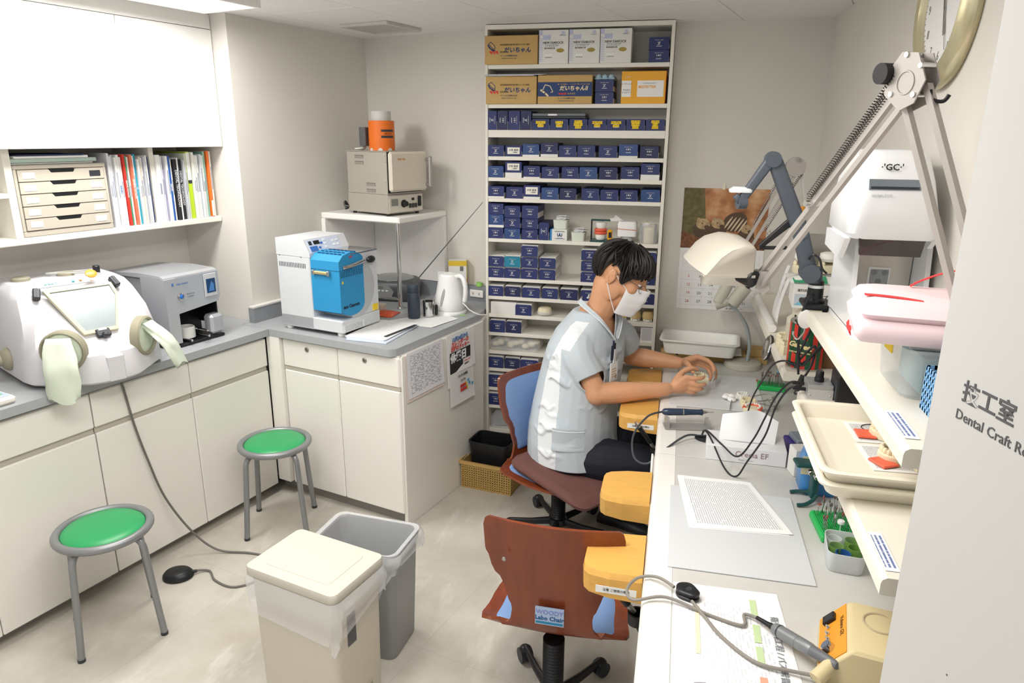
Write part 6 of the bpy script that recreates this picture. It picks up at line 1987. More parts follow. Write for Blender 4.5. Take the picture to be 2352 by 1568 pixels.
# ================================================================== near shelf, lower board
IVT = mat('tray_ivory', 'efe9d8', .4)
t = thing('model_tray', 'stacked ivory trays holding dental models and order slips', 'tray', (.492, 1.715, 1.0955))
tray('lower_tray', .28, .42, .040, IVT, t, 0)
tray('upper_tray', .285, .425, .045, IVT, t, .026)
zz = 1.0955 + .033
fr_w = lambda x, y, z: Vector((x, y, z))
sheet('order_slip', [(.468, 1.765), (.600, 1.775), (.600, 1.905), (.462, 1.895)], zz, PG2, 'order slip with an arch drawing under a cream model in the tray', frame=fr_w)
sheet('order_slip', [(.470, 1.605), (.61, 1.612), (.605, 1.762), (.462, 1.752)], zz, PG2, 'order slip under the cream model nearest the tray rim', frame=fr_w)
mb = MB(); mb.tube([(.535 + .035 * cos(radians(a)), 1.862 + .028 * sin(radians(a)), zz + .0022) for a in range(20, 300, 14)], .0012, 4); tag(mb.obj('arch_drawing', INK), 'dotted arch drawing printed on the order slip', 'drawing')
model((.545, 1.815, zz + .002), .9, 'cream dental model beside red wax on the order slip', PLA, 1.15, h=.020)
model((.532, 1.678, zz + .002), 1.9, 'cream dental model with teeth over red wax near the tray rim', PLA, 1.15, h=.018)
model((.585, 1.640, zz + .002), .2, 'second cream dental model tucked beside the tray rim', PLA, .95, h=.022)
for i, (x, y) in enumerate(((.498, 1.812), (.500, 1.645))):
    mb = MB(); mb.X = Matrix.Rotation(.5 * i, 4, 'Z'); mb.box(-.022, .022, -.026, .026, 0, .006, b=.002)
    tag(mb.obj('red_wax', GUM, None, (x, y, zz + .002)), ['red wax piece beside the model on the arch slip', 'red wax piece near the tray rim'][i], 'wax')
for (i, z, y) in ((0, 1.096, 1.31), (1, 1.348, 1.33)):
    sheet('shelf_label', [(.412, y - .065), (.437, y - .065), (.437, y + .07), (.412, y + .07)], z, page_mat('label_print', 'eef2fa', '6b7aa8', 3, 6, .6, horiz=False), ['white name label stuck on the lower near shelf', 'white name label stuck on the upper near shelf'][i], 'label', frame=fr_w)
# ================================================================== near shelf, upper board
t = thing('curing_unit', 'white light curing unit with tinted hood on the near desk shelf', 'machine', (.548, 1.91, 1.3475))
GCW = mat('gc_white', 'f2f4f6', .3, coat=.2)
mb = MB(); mb.loft([[(x, y, z) for x, y in rrect(-.092 * k, .092 * k, .0 - .0, .33, .03, 5)] for z, k in ((0, .97), (.006, 1.0), (.022, 1.0), (.030, .96))]); mb.obj('base', GCW, t)
for s in (-1, 1):
    mb = MB(); mb.prism_x([(.05, .02), (.33, .02), (.33, .30), (.16, .28), (.09, .235), (.07, .10)][::1], s * .092 - (.012 if s > 0 else 0), s * .092 + (.012 if s < 0 else 0)); mb.obj('side_wall', GCW, t)
B(-.08, .08, .20, .33, .02, .30).obj('rear_housing', GCW, t)
B(-.078, .078, .185, .20, .03, .21, b=.002).obj('inner_plate', mat('plate_shiny', 'cfcac2', .25, .3), t)
B(-.03, .028, .182, .186, .075, .165, b=.002).obj('lamp_window', PAPER, t)
mb = MB()
for (x, z) in ((-.015, .15), (.012, .15), (-.002, .125), (-.015, .10), (.012, .10)):
    mb.X = Matrix.Translation((x, .1815, z)) @ Matrix.Rotation(pi / 2, 4, 'X'); mb.lathe([(.008, 0), (.008, .001), (.005, .002), (0, .002)], n=12)
mb.X = Matrix.Identity(4)
lw = B(-.024, .022, .1805, .1822, .085, .158, b=.001).obj('lamp_plate', mat('lamp_plate_grey', '9fa3a6', .4), t)
mb.obj('lamp_dots', mat('lamp_dot', '84888b', .4), t)
mb = MB(); mb.lathe([(.062, .030), (.066, .034), (.064, .040), (.050, .042), (.050, .052), (.036, .058), (0, .060)], (-.005, .115, 0), n=32); mb.obj('turntable', GCW, t)
mb = MB(); mb.lathe([(.05, .030), (.05, .036), (0, .036)], (.075, .05, 0), n=20); mb.obj('grey_pad', mat('pad_slate', '6d747b', .5), t)
# hood: wedge with rounded corners leaning to the front
hr = []
for (z, x0, x1, y0, y1, r_) in ((.262, -.140, .060, .0, .24, .03), (.275, -.150, .066, -.008, .26, .035), (.33, -.146, .062, .006, .285, .04), (.40, -.132, .052, .030, .30, .04), (.455, -.115, .038, .052, .30, .04), (.474, -.10, .024, .070, .29, .035)):
    hr.append([(x + .012, y, z) for x, y in rrect(x0, x1, y0, y1, r_, 5)])
mb = MB(); mb.loft(hr); mb.obj('hood', GCW, t, sharp=50)
mb = MB(); mb.prism_x([(.0, .262), (.24, .262), (.24, .215), (.06, .205), (.03, .23)][::-1], -.139, -.126); mb.obj('hood_cheek', GCW, t)
mb = MB(); mb.prism_x([(.0, .262), (.10, .262), (.03, .24)][::-1], .058, .070); mb.obj('hood_cheek', GCW, t)
mb = MB(); mb.prism_y([(-.100, .222), (.038, .222), (.045, .268), (-.108, .268)], .0, .012); mb.obj('tinted_visor', mat('visor_brown', '3a3532', .15, coat=.5), t)
def hp(x, z, o):  # point on hood front
    f = (z - .275) / (.455 - .275)
    return Vector((x, -.013 + .060 * f - o, z))
mb = MB(); mb.loft([[hp(-.095, .381, .001), hp(.022, .381, .001), hp(.022, .406, .001), hp(-.095, .406, .001)], [hp(-.095, .381, -.02), hp(.022, .381, -.02), hp(.022, .406, -.02), hp(-.095, .406, -.02)]][::-1], smooth=False); mb.obj('handle_slot', mat('slot_steel', '8b95a0', .25, .6), t)
mb = MB(); mb.loft([[hp(-.091, .383, .002), hp(.018, .383, .002), hp(.018, .389, .002), hp(-.091, .389, .002)], [hp(-.091, .383, -.01), hp(.018, .383, -.01), hp(.018, .389, -.01), hp(-.091, .389, -.01)]][::-1], smooth=False); mb.obj('slot_shade', DARK, t)
text("·'GC·'", .022, INK, t, hp(-.045, .434, .002), (pi / 2 - .32, 0, 0), name='brand_lettering', bold=.0004)
text('labolight DUO', .008, mat('print_pale_grey', 'b9bdc2', .5), t, hp(-.065, .368, .002), (pi / 2 - .32, 0, 0), name='brand_lettering')
# pink cloth pouch, clear box, blue basket
t = thing('pink_pouch', 'folded pale pink pouch with red ribbon on the clear box', 'pouch', (.462, 1.60, 1.4595), radians(-8))
PK = mat('pouch_pink', 'f6dfe4', .5, sheen=.2)
RB = mat('ribbon_red', 'e5383a', .45)
mb = MB()
mb.loft([[(x, y, z) for x, y in rrect(x0, x1, y0, y1, .018, 4)] for (z, x0, x1, y0, y1) in ((.0, -.075, .16, -.13, .11), (.012, -.085, .16, -.14, .12), (.030, -.088, .16, -.14, .125), (.044, -.078, .16, -.125, .11))]); mb.obj('lower_fold', PK, t, sharp=60)
mb = MB(); mb.loft([[(x, y, z) for x, y in rrect(x0, x1, y0, y1, .02, 4)] for (z, x0, x1, y0, y1) in ((.0445, -.065, .16, -.12, .12), (.056, -.082, .16, -.13, .13), (.072, -.070, .16, -.11, .12), (.078, -.05, .155, -.09, .10))]); mb.obj('upper_fold', PK, t, sharp=60)
mb = MB(); mb.shell(lambda u, v: (-.068 + .205 * u, -.045 - .05 * u + .017 * v, .0795 + .0015 * sin(6 * u) - .006 * u * u), 12, 2, .0015); mb.obj('ribbon', RB, t)
mb = MB(); mb.shell(lambda u, v: (.03 + .13 * u, .075 + .012 * v + .01 * u, .078 + .045 * sin(pi * (u * .55 + .04)) * (1 if u > 0 else .6)), 12, 2, .0015); mb.obj('ribbon_loop', RB, t)
mb = MB(); mb.shell(lambda u, v: (-.0885 - .004 * sin(3 * v), -.10 + .075 * u, .004 + .012 * v + .004 * sin(7 * u)), 8, 2, .0015); mb.obj('ribbon_end', RB, t)
t = thing('clear_storage_box', 'clear plastic box with teal packs under the pink pouch', 'box', (.545, 1.565, 1.3475))
CLB = mat('clear_box', 'eef3f4', .08, alpha=.28)
ol = rrect(-.092, .095, -.10, .115, .03, 6)
mb = MB(); mb.loft([[(x * k, y * k, z) for x, y in ol] for z, k in ((0, .88), (.004, .9), (.096, 1.0), (.098, 1.04), (.104, 1.04), (.104, .99), (.095, .98), (.007, .88))]); mb.obj('shell', CLB, t)
B(-.085, .085, -.09, .10, .105, .111, b=.002).obj('lid', CLB, t)
for k in range(3):
    B(-.05 + .045 * k, -.012 + .045 * k, -.075, .07, .008, .082 - .006 * k, b=.002).obj('teal_pack', mat('pack_teal', '8fb9bf', .4), t, (0, 0, 0), (0, 0, .04 * k))
B(-.092, -.090, -.01, .045, .072, .092).obj('yellow_label', mat('sign_yellow', 'f0d032', .5), t)
t = thing('blue_basket', 'light blue perforated plastic basket at the near end of the shelf', 'basket', (.545, 1.395, 1.3475))
BBK = mat('basket_blue', '7fb4e2', .4)
bw, bd, bh = .06, .045, .085
for (nm, X) in (('front', Matrix.Translation((0, -bd, 0))), ('rear', Matrix.Translation((0, bd, 0))), ('left', Matrix.Translation((-bw, 0, 0)) @ Matrix.Rotation(pi / 2, 4, 'Z')), ('right', Matrix.Translation((bw, 0, 0)) @ Matrix.Rotation(pi / 2, 4, 'Z'))):
    w_ = bw if nm in ('front', 'rear') else bd
    mb = MB(); mb.X = X
    for z in (0, .016, .032, .048, .064, .077):
        mb.box(-w_, w_, -.0012, .0012, z, z + .008)
    k = -w_
    while k < w_ - .004:
        mb.box(k, k + .006, -.0012, .0012, 0, bh); k += .0135
    mb.obj('lattice_wall', BBK, t)
B(-bw, bw, -bd, bd, 0, .003).obj('bottom', BBK, t)
# white hook and clip at the far end of the upper board
t = thing('shelf_hook', 'white round hook holder at the far end of the upper near shelf', 'hook', (.398, 2.238, 1.28))
mb = MB(); mb.X = Matrix.Translation((0, 0, .040)) @ Matrix.Rotation(pi / 2, 4, 'X'); mb.lathe([(.019, -.012), (.021, -.006), (.021, .006), (.019, .012), (0, .012)], n=20, sy=1.4); mb.obj('knob', WHITE, t)
mb = MB(); mb.tube(spl([(0, 0, .02), (.0, -.005, .0), (-.015, -.008, -.022), (-.028, -.006, -.012), (-.03, -.004, .0)], 5), .003, 8); mb.obj('steel_hook', CHROME, t)
# ================================================================== bent plywood laboratory chairs
PLY = mat('plywood_reddish', '7e3b20', .32, var=.18, vscale=9, coat=.4, stretch=(3, 3, .35))
PLYE = mat('plywood_edge', '8a5334', .4)
BLP = mat('pad_blue', '7f9fd0', .6)
SMO = lambda a, b_, f: a + (b_ - a) * (f * f * (3 - 2 * f))
def prof_pt(v):
    """side profile of the bent sheet: v 0 front of seat .. 1 top of back -> (y, z)"""
    pts = [(.200, .020), (.150, .010), (.05, .002), (-.06, .0), (-.135, .004), (-.178, .022), (-.200, .060), (-.208, .115), (-.213, .215), (-.224, .315), (-.240, .415)]
    f = v * (len(pts) - 1)
    i = min(int(f), len(pts) - 2)
    p = spl_cache(pts)
    return p[min(int(round(v * (len(p) - 1))), len(p) - 1)]
SPC = {}
def spl_cache(pts):
    k = tuple(pts)
    if k not in SPC:
        SPC[k] = [(q.x, q.y) for q in spl([(a, b_, 0) for a, b_ in pts], 8)]
    return SPC[k]
def halfw(v):
    ks = [(0, .170), (.05, .195), (.28, .232), (.40, .242), (.46, .236), (.505, .205), (.55, .160), (.61, .132), (.68, .128), (.755, .152), (.83, .198), (.89, .215), (.97, .217), (1.0, .200)]
    for (a, wa), (b_, wb) in zip(ks, ks[1:]):
        if v <= b_:
            return SMO(wa, wb, (v - a) / (b_ - a))
    return ks[-1][1]
def lab_chair(loc, rz, seat_z, label, cushion=False, sticker=True, raise_back=0.0, col_y=0.0):
    t = thing('lab_chair', label, 'chair', loc, rz, None)
    def fn(u, v, off=0.0, k=1.0):
        y, z = prof_pt(v)
        if v > .55:
            z += raise_back * (v - .55) / .45
        x = (2 * u - 1) * halfw(v) * k
        cur = .030 * ((2 * u - 1) ** 2)           # sides curl forward on the back, up on the seat
        if v > .55:
            y += cur * min(1, (v - .55) / .25)
        else:
            z += .6 * cur * min(1, v / .4)
        return Vector((x, y, z + seat_z))
    mb = MB(); mb.shell(lambda u, v: fn(u, v), 18, 56, .011); mb.obj('plywood_shell', PLY, t, sharp=50)
    def pad(v0, v1, w, nm, th, col):
        mb = MB()
        def pf(u, v):
            vv = v0 + (v1 - v0) * v
            e = (1 - abs(2 * v - 1) ** 5)
            kx = w * (.80 + .20 * e ** .5)
            p = fn(.5 + (u - .5) * kx, vv)
            q_ = fn(.5 + (u - .5) * kx, min(vv + .01, 1)) - fn(.5 + (u - .5) * kx, max(vv - .01, 0))
            nn = Vector((0, q_.z, -q_.y)).normalized()
            if nn.z < 0 and vv < .5: nn = -nn
            if vv >= .5 and nn.y < 0: nn = -nn
            sh = (1 - abs(2 * u - 1) ** 6) * (1 - abs(2 * v - 1) ** 6)
            return p + nn * (.003 + th * sh ** .5)
        mb.shell(pf, 16, 20, .002)
        return mb.obj(nm, col, t, sharp=70)
    pad(.03, .50, .84, 'seat_pad', .022, BLP)
    pad(.62, .97, .86, 'back_pad', .020, BLP)
    if cushion:
        mb = MB()
        cr = []
        for z, k in ((.030, .90), (.038, .99), (.055, 1.02), (.070, .97), (.078, .85)):
            cr.append([(x * k, y * k + .02, z + seat_z + .10 * max(0, -(y - .02)) - .30 * max(0, y - .16)) for x, y in rrect(-.205, .205, -.165, .310, .06, 6)])
        mb.loft(cr); mb.obj('brown_cushion', mat('cushion_brown', '6b4742', .85, var=.06, vscale=30), t, sharp=60)
    # bellows column
    pr = []
    k = 0
    while .062 + k * .012 < seat_z - .035:
        pr += [(.031, .062 + k * .012), (.036, .068 + k * .012)]
        k += 1
    mb = MB(); mb.lathe(pr, (0, col_y, 0), n=24); mb.obj('bellows_column', BLACK, t)
    B(-.09, .09, -.09, .09, seat_z - .034, seat_z - .011, b=.008).obj('seat_plate', BLACK, t)
    mb = MB(); mb.lathe([(.045, .030), (.050, .038), (.045, .064), (0, .064)], (0, col_y, 0), n=20); mb.obj('hub', BLACK, t)
    CY = Vector((0, col_y, 0))
    for k in range(5):
        a = 2 * pi * k / 5 + (2.18 - rz)
        d = Vector((cos(a), sin(a), 0))
        mb = MB(); mb.tube([CY + d * .03 + Vector((0, 0, .048)), CY + d * .13 + Vector((0, 0, .046)), CY + d * .235 + Vector((0, 0, .056))], [.020, .017, .014], 10, flat=.75); lg = mb.obj('base_leg', BLACK, t)
        s = Vector((-d.y, d.x, 0))
        for sg in (-1, 1):
            mb = MB(); c = CY + d * .235 + Vector((0, 0, .028)) + s * (.013 * sg); mb.cyl(c - s * .009, c + s * .009, .0275, n=18); mb.obj('caster_wheel', DARK, lg)
        mb = MB(); mb.ell(CY + d * .235 + Vector((0, 0, .046)), .024, .024, .020, n=12, m=8); mb.obj('caster_hood', BLACK, lg)
    mb = MB(); mb.tube([(-.06, .0, seat_z - .03), (-.15, .02, seat_z - .045), (-.20, .03, seat_z - .075)], .006, 8); lv = mb.obj('lever', BLACK, t)
    B(-.245, -.195, .005, .055, seat_z - .095, seat_z - .078, b=.006).obj('lever_paddle', BLACK, lv)
    for (x, z) in ((-.145, .305), (.145, .305)):
        mb = MB(); mb.X = Matrix.Translation((x, -.229, seat_z + z)) @ Matrix.Rotation(pi / 2, 4, 'X'); mb.lathe([(.007, 0), (.006, .003), (0, .003)], n=12); mb.obj('screw', STEEL, t)
    if sticker:
        B(-.045, .045, -.2330, -.2260, seat_z + .095, seat_z + .155, b=.0004).obj('hologram_sticker', mat('sticker_silver', 'a9bfe0', .2, .4), t)
        text('WOODY', .021, mat('sticker_lilac', '7b86c9', .3), t, (0, -.2336, seat_z + .140), bold=.0003)
        text('Labo Chair', .020, mat('sticker_blue', '22588f', .3), t, (0, -.2336, seat_z + .119), bold=.0006)
        B(-.042, .042, -.2336, -.2328, seat_z + .099, seat_z + .107).obj('blue_bar', mat('sticker_cyan', '1f7fa8', .3), t)
    return t
lab_chair((-.300, 2.065, 0), 0.0, .305, 'empty bent plywood chair with blue pads and silver sticker', raise_back=.02, col_y=-.13)
lab_chair((-.470, 3.055, 0), radians(-125), .300, 'bent plywood chair with brown cushion carrying the seated man', True, False, .065)

# ================================================================== big spring arm lamp
ALU = mat('arm_taupe', 'b3ada8', .4, .3)
t = thing('spring_arm_lamp', 'beige hooded lamp on a long taupe spring arm over the near desk', 'lamp', (.60, 1.44, 1.3475))
O_ = Vector((.60, 1.44, 1.3475))
E_ = Vector((.44, 1.65, 1.957)) - O_
Bk = Vector((.232, 2.05, 1.462)) - O_
mb = MB(); mb.lathe([(.035, 0), (.035, .02), (.018, .03), (.012, .06), (0, .06)], n=20); mb.obj('clamp_base', ALU, t)
def bar(mb, a, b_, w=.011, h=.014, side=None):
    a, b_ = Vector(a), Vector(b_)
    d = (b_ - a).normalized()
    s = d.cross(Vector((0, 0, 1))).normalized() if side is None else side
    n = s.cross(d)
    rg = lambda p: [p + s * w / 2 + n * h / 2, p - s * w / 2 + n * h / 2, p - s * w / 2 - n * h / 2, p + s * w / 2 - n * h / 2]
    mb.loft([rg(a), rg(b_)], smooth=False)
dU = (Bk - E_).normalized()
sU = dU.cross(Vector((0, 0, 1))).normalized()
nU = sU.cross(dU)
for k in (-1, 1):
    mb = MB(); bar(mb, E_ + nU * (.016 * k) + dU * .02, Bk + nU * (.016 * k), .012, .013, sU); mb.obj('upper_arm_bar', ALU, t)
# lower bars: run from the elbow down to the base, two parallel bars
base_top = Vector((0, 0, .055))
dL = (base_top - E_).normalized()
nL = sU.cross(dL)
for k in (-1, 1):
    mb = MB(); bar(mb, E_ + nL * (.030 * k) + dL * .02, base_top + nL * (.030 * k), .013, .014, sU); mb.obj('lower_arm_bar', ALU, t)
# springs along the upper arm
def spring(a, b_, r_, turns, wire, nm):
    a, b_ = Vector(a), Vector(b_)
    d = (b_ - a).normalized(); s = d.orthogonal().normalized(); n = d.cross(s)
    N = turns * 8
    pts = [a.lerp(b_, i / N) + s * (r_ * cos(2 * pi * i / 8)) + n * (r_ * sin(2 * pi * i / 8)) for i in range(N + 1)]
    mb = MB(); mb.tube(pts, wire, 4); return mb.obj(nm, mat('spring_steel', '5d5856', .35, .7), t)
for k in (-1, 1):
    spring(E_ + dU * .012 + nU * .036 + sU * (.012 * k), E_ + dU * .36 + nU * .030 + sU * (.012 * k), .0075, 52, .0013, 'spring')
for k in (-1, 1):
    mb = MB(); c = E_ + dU * .37 + nU * .018; mb.cyl(c + sU * (.006 * k), c + sU * (.022 * k), .008, n=12); mb.obj('spring_stud', CHROME, t)
# elbow plates, knob, bolts
for k in (-1, 1):
    mb = MB()
    ctr = E_ + sU * (.017 * k)
    pl = []
    for (a, b_) in ((.055, .02), (.03, .055), (-.03, .055), (-.052, .025), (-.045, -.03), (-.01, -.048), (.035, -.035)):
        pl.append(ctr + dU * (-a) + nU * b_)
    mb.loft([[p - sU * .0015 for p in pl], [p + sU * .0015 for p in pl]][::k], smooth=False)
    mb.obj('elbow_plate', ALU, t)
for (a, b_) in ((.035, .04), (-.038, .012), (.0, -.035), (.045, -.005)):
    mb = MB(); c = E_ - dU * a + nU * b_; mb.cyl(c - sU * .022, c + sU * .012, .0055, n=10); mb.obj('bolt', CHROME, t)
mb = MB(); c = E_ + dU * .022 + nU * .055; mb.cyl(c - sU * .035, c + sU * .012, .021, n=24); mb.obj('tension_knob', BLACK, t)
mb = MB(); c2 = E_ - dU * .0 + nU * .0; mb.tube([c2 - sU * .0187 + nU * (.022 * cos(2 * pi * k / 24)) + dU * (.022 * sin(2 * pi * k / 24)) for k in range(24)], .0022, 6, closed=True); mb.obj('elbow_ring', ALU, t)
mb = MB(); c = E_ - nU * .045 - dU * .02; mb.tube(spl([c, c + Vector((.005, -.004, -.018)), c + Vector((.022, -.012, -.022)), c + Vector((.03, -.016, -.010))], 5), .004, 6); mb.obj('cable_hook', BLACK, t)
# wrist bracket
mb = MB()
pl = [Bk + v for v in (Vector((-.015, 0, .035)), Vector((.020, -.01, .035)), Vector((.030, -.012, -.015)), Vector((.015, -.004, -.035)), Vector((-.022, 0, .01)))]
sv = Vector((.3, .95, 0)).normalized()
mb.loft([[p - sv * .012 for p in pl], [p + sv * .012 for p in pl]][::-1], smooth=False); mb.obj('wrist_bracket', ALU, t)
mb = MB(); mb.cyl(Bk + Vector((-.018, -.03, .012)), Bk + Vector((-.050, .0, .022)), .024, n=20); mb.obj('wrist_knob', BLACK, t)
# lamp head: arched shell, open below
LB = mat('lamp_beige', 'bdb6aa', .4)
Hf = Vector((.150, 2.0, 1.487)) - O_
ax = Vector((-.19, .98, 0)).normalized()
sx_ = Vector((.98, .19, 0)).normalized()
prof = [(-.070, .0), (-.060, .012), (-.030, .050), (.0, .073), (.030, .082), (.058, .080), (.066, .070), (.066, .0)]
def ringh(f, k, zk=1.0):
    c = Hf + ax * (.36 * f)
    return [c + sx_ * (x * k) + Vector((0, 0, z * zk)) for x, z in prof]
mb = MB()
mb.loft([ringh(.0, .93, .93)] + [ringh(f, kk, kk) for f, kk in ((.02, 1.0), (.2, 1.05), (.5, 1.08), (.8, 1.0), (.95, .86), (1.0, .70))], smooth=True)
mb.obj('lamp_hood', LB, t, sharp=55)
mb = MB()
for f0, f1 in ((0.0, 1.0),):
    c0, c1 = Hf + ax * -.002, Hf + ax * .35
    mb.loft([[c0 + sx_ * -.0705, c0 + sx_ * .068, c0 + sx_ * .068 + Vector((0, 0, -.007)), c0 + sx_ * -.0705 + Vector((0, 0, -.007))], [c1 + sx_ * -.055, c1 + sx_ * .050, c1 + sx_ * .050 + Vector((0, 0, -.007)), c1 + sx_ * -.055 + Vector((0, 0, -.007))]], smooth=False)
mb.obj('hood_rim', LB, t)
mb = MB(); mb.cyl(Hf + ax * .06 + sx_ * .045 + Vector((0, 0, -.006)), Bk + Vector((-.03, -.02, .02)), .009, n=10); mb.obj('neck_pin', DARK, t)
# ================================================================== second spring arm lamp at the far desk
t = thing('spring_arm_lamp', 'slim steel spring arm lamp standing behind the grey camera arm', 'lamp', (.60, 3.30, 1.0605))
O2 = Vector((.60, 3.30, 1.0605))
ap = Vector((.437, 3.05, 1.74)) - O2
lo = Vector((.235, 3.12, 1.29)) - O2
mb = MB(); mb.lathe([(.03, 0), (.03, .02), (.012, .03), (.01, .05), (0, .05)], n=18); mb.obj('clamp_base', ALU, t)
nn = (lo - ap).normalized().cross(Vector((0, 1, 0))).normalized()
for k in (-1, 1):
    mb = MB(); bar(mb, ap + nn * (.015 * k), lo + nn * (.015 * k), .012, .012, Vector((0, 1, 0))); mb.obj('upper_arm_bar', ALU, t)
    mb = MB(); bar(mb, ap + Vector((.02 * k, 0, 0)), Vector((.02 * k, 0, .05)), .010, .010, Vector((0, 1, 0))); mb.obj('lower_arm_bar', mat('arm_pale', 'd3d2cf', .35), t)
for k in (-1, 1):
    a, b_ = ap + nn * .034 * k, ap.lerp(lo, .55) + nn * .026 * k
    d = (b_ - a).normalized(); s = d.orthogonal().normalized(); n = d.cross(s)
    N = 40 * 6
    mb = MB(); mb.tube([a.lerp(b_, i / N) + s * (.006 * cos(2 * pi * i / 6)) + n * (.006 * sin(2 * pi * i / 6)) for i in range(N + 1)], .0012, 4); mb.obj('spring', mat('spring_steel', '5d5856', .35, .7), t)
mb = MB(); mb.X = Matrix.Translation(ap) @ Matrix.Rotation(pi / 2, 4, 'X'); mb.lathe([(.038, -.012), (.038, .012), (0, .012)], n=16); mb.obj('elbow_plate', ALU, t)
mb = MB(); mb.cyl(ap + Vector((0, -.03, .03)), ap + Vector((0, .02, .03)), .008, n=10); mb.obj('bolt', CHROME, t)
rg = lambda c, k: [c + Vector((x * k, y * k, 0)) for x, y in rrect(-.10, .10, -.07, .07, .03, 4)]
mb = MB(); mb.loft([rg(lo + Vector((-.02, .06, -.05)), 1.0), rg(lo + Vector((-.02, .06, -.01)), .9), rg(lo + Vector((-.02, .06, .015)), .5)]); mb.obj('lamp_hood', LB, t, sharp=50)
# ================================================================== grey camera arm
SLG = mat('arm_slate', '4f565f', .42)
t = thing('camera_arm', 'slate grey jointed camera arm clamped to the near desk shelf', 'camera arm', (.427, 2.291, 1.298))
def P_(x, z, y=0.0):
    return Vector((x - .427, y, z - 1.298))
B(-.045, .055, -.03, .03, -.005, .0, b=.001).obj('clamp_jaw', BLACK, t)
mb = MB(); mb.box(-.035, .05, -.05, .06, .050, .066, b=.004); mb.obj('clamp_plate', BLACK, t)
mb = MB(); mb.cyl(P_(.462, 1.26, .0), P_(.462, 1.36, .0), .008, n=10); mb.obj('clamp_screw', BLACK, t)
mb = MB(); mb.lathe([(.030, .064), (.030, .074), (.024, .080), (.022, .132), (.0, .132)], n=24); mb.obj('post', BLACK, t)
mb = MB(); mb.lathe([(.0228, .084), (.0228, .120)], n=24); mb.obj('rating_label', page_mat('rating_plate', 'e8eaec', '8a8f96', 8, 6), t)
mb = MB(); mb.cyl(P_(.420, 1.425), P_(.414, 1.470), .024, .026, 20); mb.obj('swivel', SLG, t)
mb = MB(); mb.cyl(P_(.402, 1.455, -.032), P_(.402, 1.455, .030), .028, n=24); mb.obj('shoulder_joint', SLG, t)
def arm(a, b_, w0, w1, h0, h1, nm, m_=SLG):
    a, b_ = Vector(a), Vector(b_)
    d = (b_ - a).normalized(); s = Vector((0, 1, 0)); n = s.cross(d)
    rg = []
    for f, w_, h in ((0, w0, h0), (.05, w0 * 1.05, h0 * 1.05), (.95, w1 * 1.05, h1 * 1.05), (1, w1, h1)):
        c = a.lerp(b_, f)
        rg.append([c + s * x + n * z for x, z in rrect(-w_ / 2, w_ / 2, -h / 2, h / 2, min(w_, h) * .25, 3)])
    mb = MB(); mb.loft(rg); return mb.obj(nm, m_, t, sharp=50)
arm(P_(.398, 1.465), P_(.362, 1.580), .050, .048, .044, .042, 'lower_link')
arm(P_(.360, 1.585), P_(.268, 1.785), .048, .040, .044, .040, 'main_arm')
mb = MB(); mb.cyl(P_(.364, 1.578, -.028), P_(.364, 1.578, .028), .020, n=20); mb.obj('mid_joint', SLG, t)
mb = MB(); mb.cyl(P_(.262, 1.788, -.028), P_(.262, 1.788, .028), .023, n=20); mb.obj('elbow_joint', SLG, t)
arm(P_(.255, 1.785, -.005), P_(.186, 1.672, -.005), .036, .032, .030, .026, 'fore_arm')
mb = MB(); mb.cyl(P_(.172, 1.660, -.018), P_(.196, 1.660, -.010), .019, n=20); mb.obj('wrist_joint', SLG, t)
arm(P_(.178, 1.664, -.012), P_(.164, 1.682, -.012), .03, .03, .018, .018, 'camera_mount')
mb = MB(); mb.loft([[P_(.178, 1.690, .0) + Vector((x, y, 0)) for x, y in rrect(-.032, .035, -.025, .03, .012)], [P_(.178, 1.697, .0) + Vector((x * 1.05, y * 1.05, 0)) for x, y in rrect(-.032, .035, -.025, .03, .012)], [P_(.182, 1.706, .0) + Vector((x * .8, y * .8, 0)) for x, y in rrect(-.032, .035, -.025, .03, .012)]]); mb.obj('camera_head', mat('camera_pale', 'd7d9dc', .35), t, sharp=50)
arm(P_(.330, 1.605, .0), P_(.252, 1.528, .0), .018, .016, .022, .014, 'gas_strut', BLACK)
arm(P_(.250, 1.524, .0), P_(.330, 1.527, .0), .012, .012, .010, .010, 'strut_rod', BLACK)
for (x, z) in ((.285, 1.565), (.292, 1.573)):
    mb = MB(); mb.cyl(P_(x - .01, z, 0), P_(x - .016, z + .006, 0), .004, n=8); mb.obj('strut_screw', STEEL, t)
mb = MB(); mb.tube(spl([P_(.392, 1.50, -.03), P_(.40, 1.515, -.045), P_(.418, 1.505, -.045), P_(.43, 1.475, -.04), P_(.445, 1.46, -.035)], 5), .0035, 6); mb.obj('cable', CBK, t)
mb = MB(); mb.tube(spl([P_(.42, 1.39, -.02), P_(.40, 1.385, -.05), P_(.388, 1.34, -.055), P_(.386, 1.28, -.05), P_(.392, 1.20, -.045), P_(.40, 1.14, -.045)], 6), .0038, 6); mb.obj('drop_cable', CBK, t)

# ================================================================== odd things on the tall shelf
Z = TOPS[6]
t = thing('articulator', 'green based articulator with red wax rim and yellow lighter on the shelf', 'articulator', (-.385, 3.80, Z))
B(-.065, .06, -.045, .05, 0, .008, b=.003).obj('base_plate', mat('articulator_green', '1f4d4d', .35), t)
for x in (-.062,):
    mb = MB(); mb.cyl((x, .0, .008), (x, .0, .115), .004, n=8); mb.obj('post', BLACK, t)
    B(-.064, .05, -.01, .01, .108, .116, b=.002).obj('upper_arm', mat('articulator_green', '1f4d4d', .35), t)
mb = MB(); mb.lathe([(.022, 0), (.028, .012), (.026, .03), (.02, .034), (0, .034)], (-.012, -.005, .010), n=20); mb.obj('lower_cast', PLW, t)
mb = MB(); mb.lathe([(.022, 0), (.028, .010), (.028, .03), (.018, .034), (0, .034)], (-.010, -.005, .070), n=20); mb.obj('upper_cast', PLW, t)
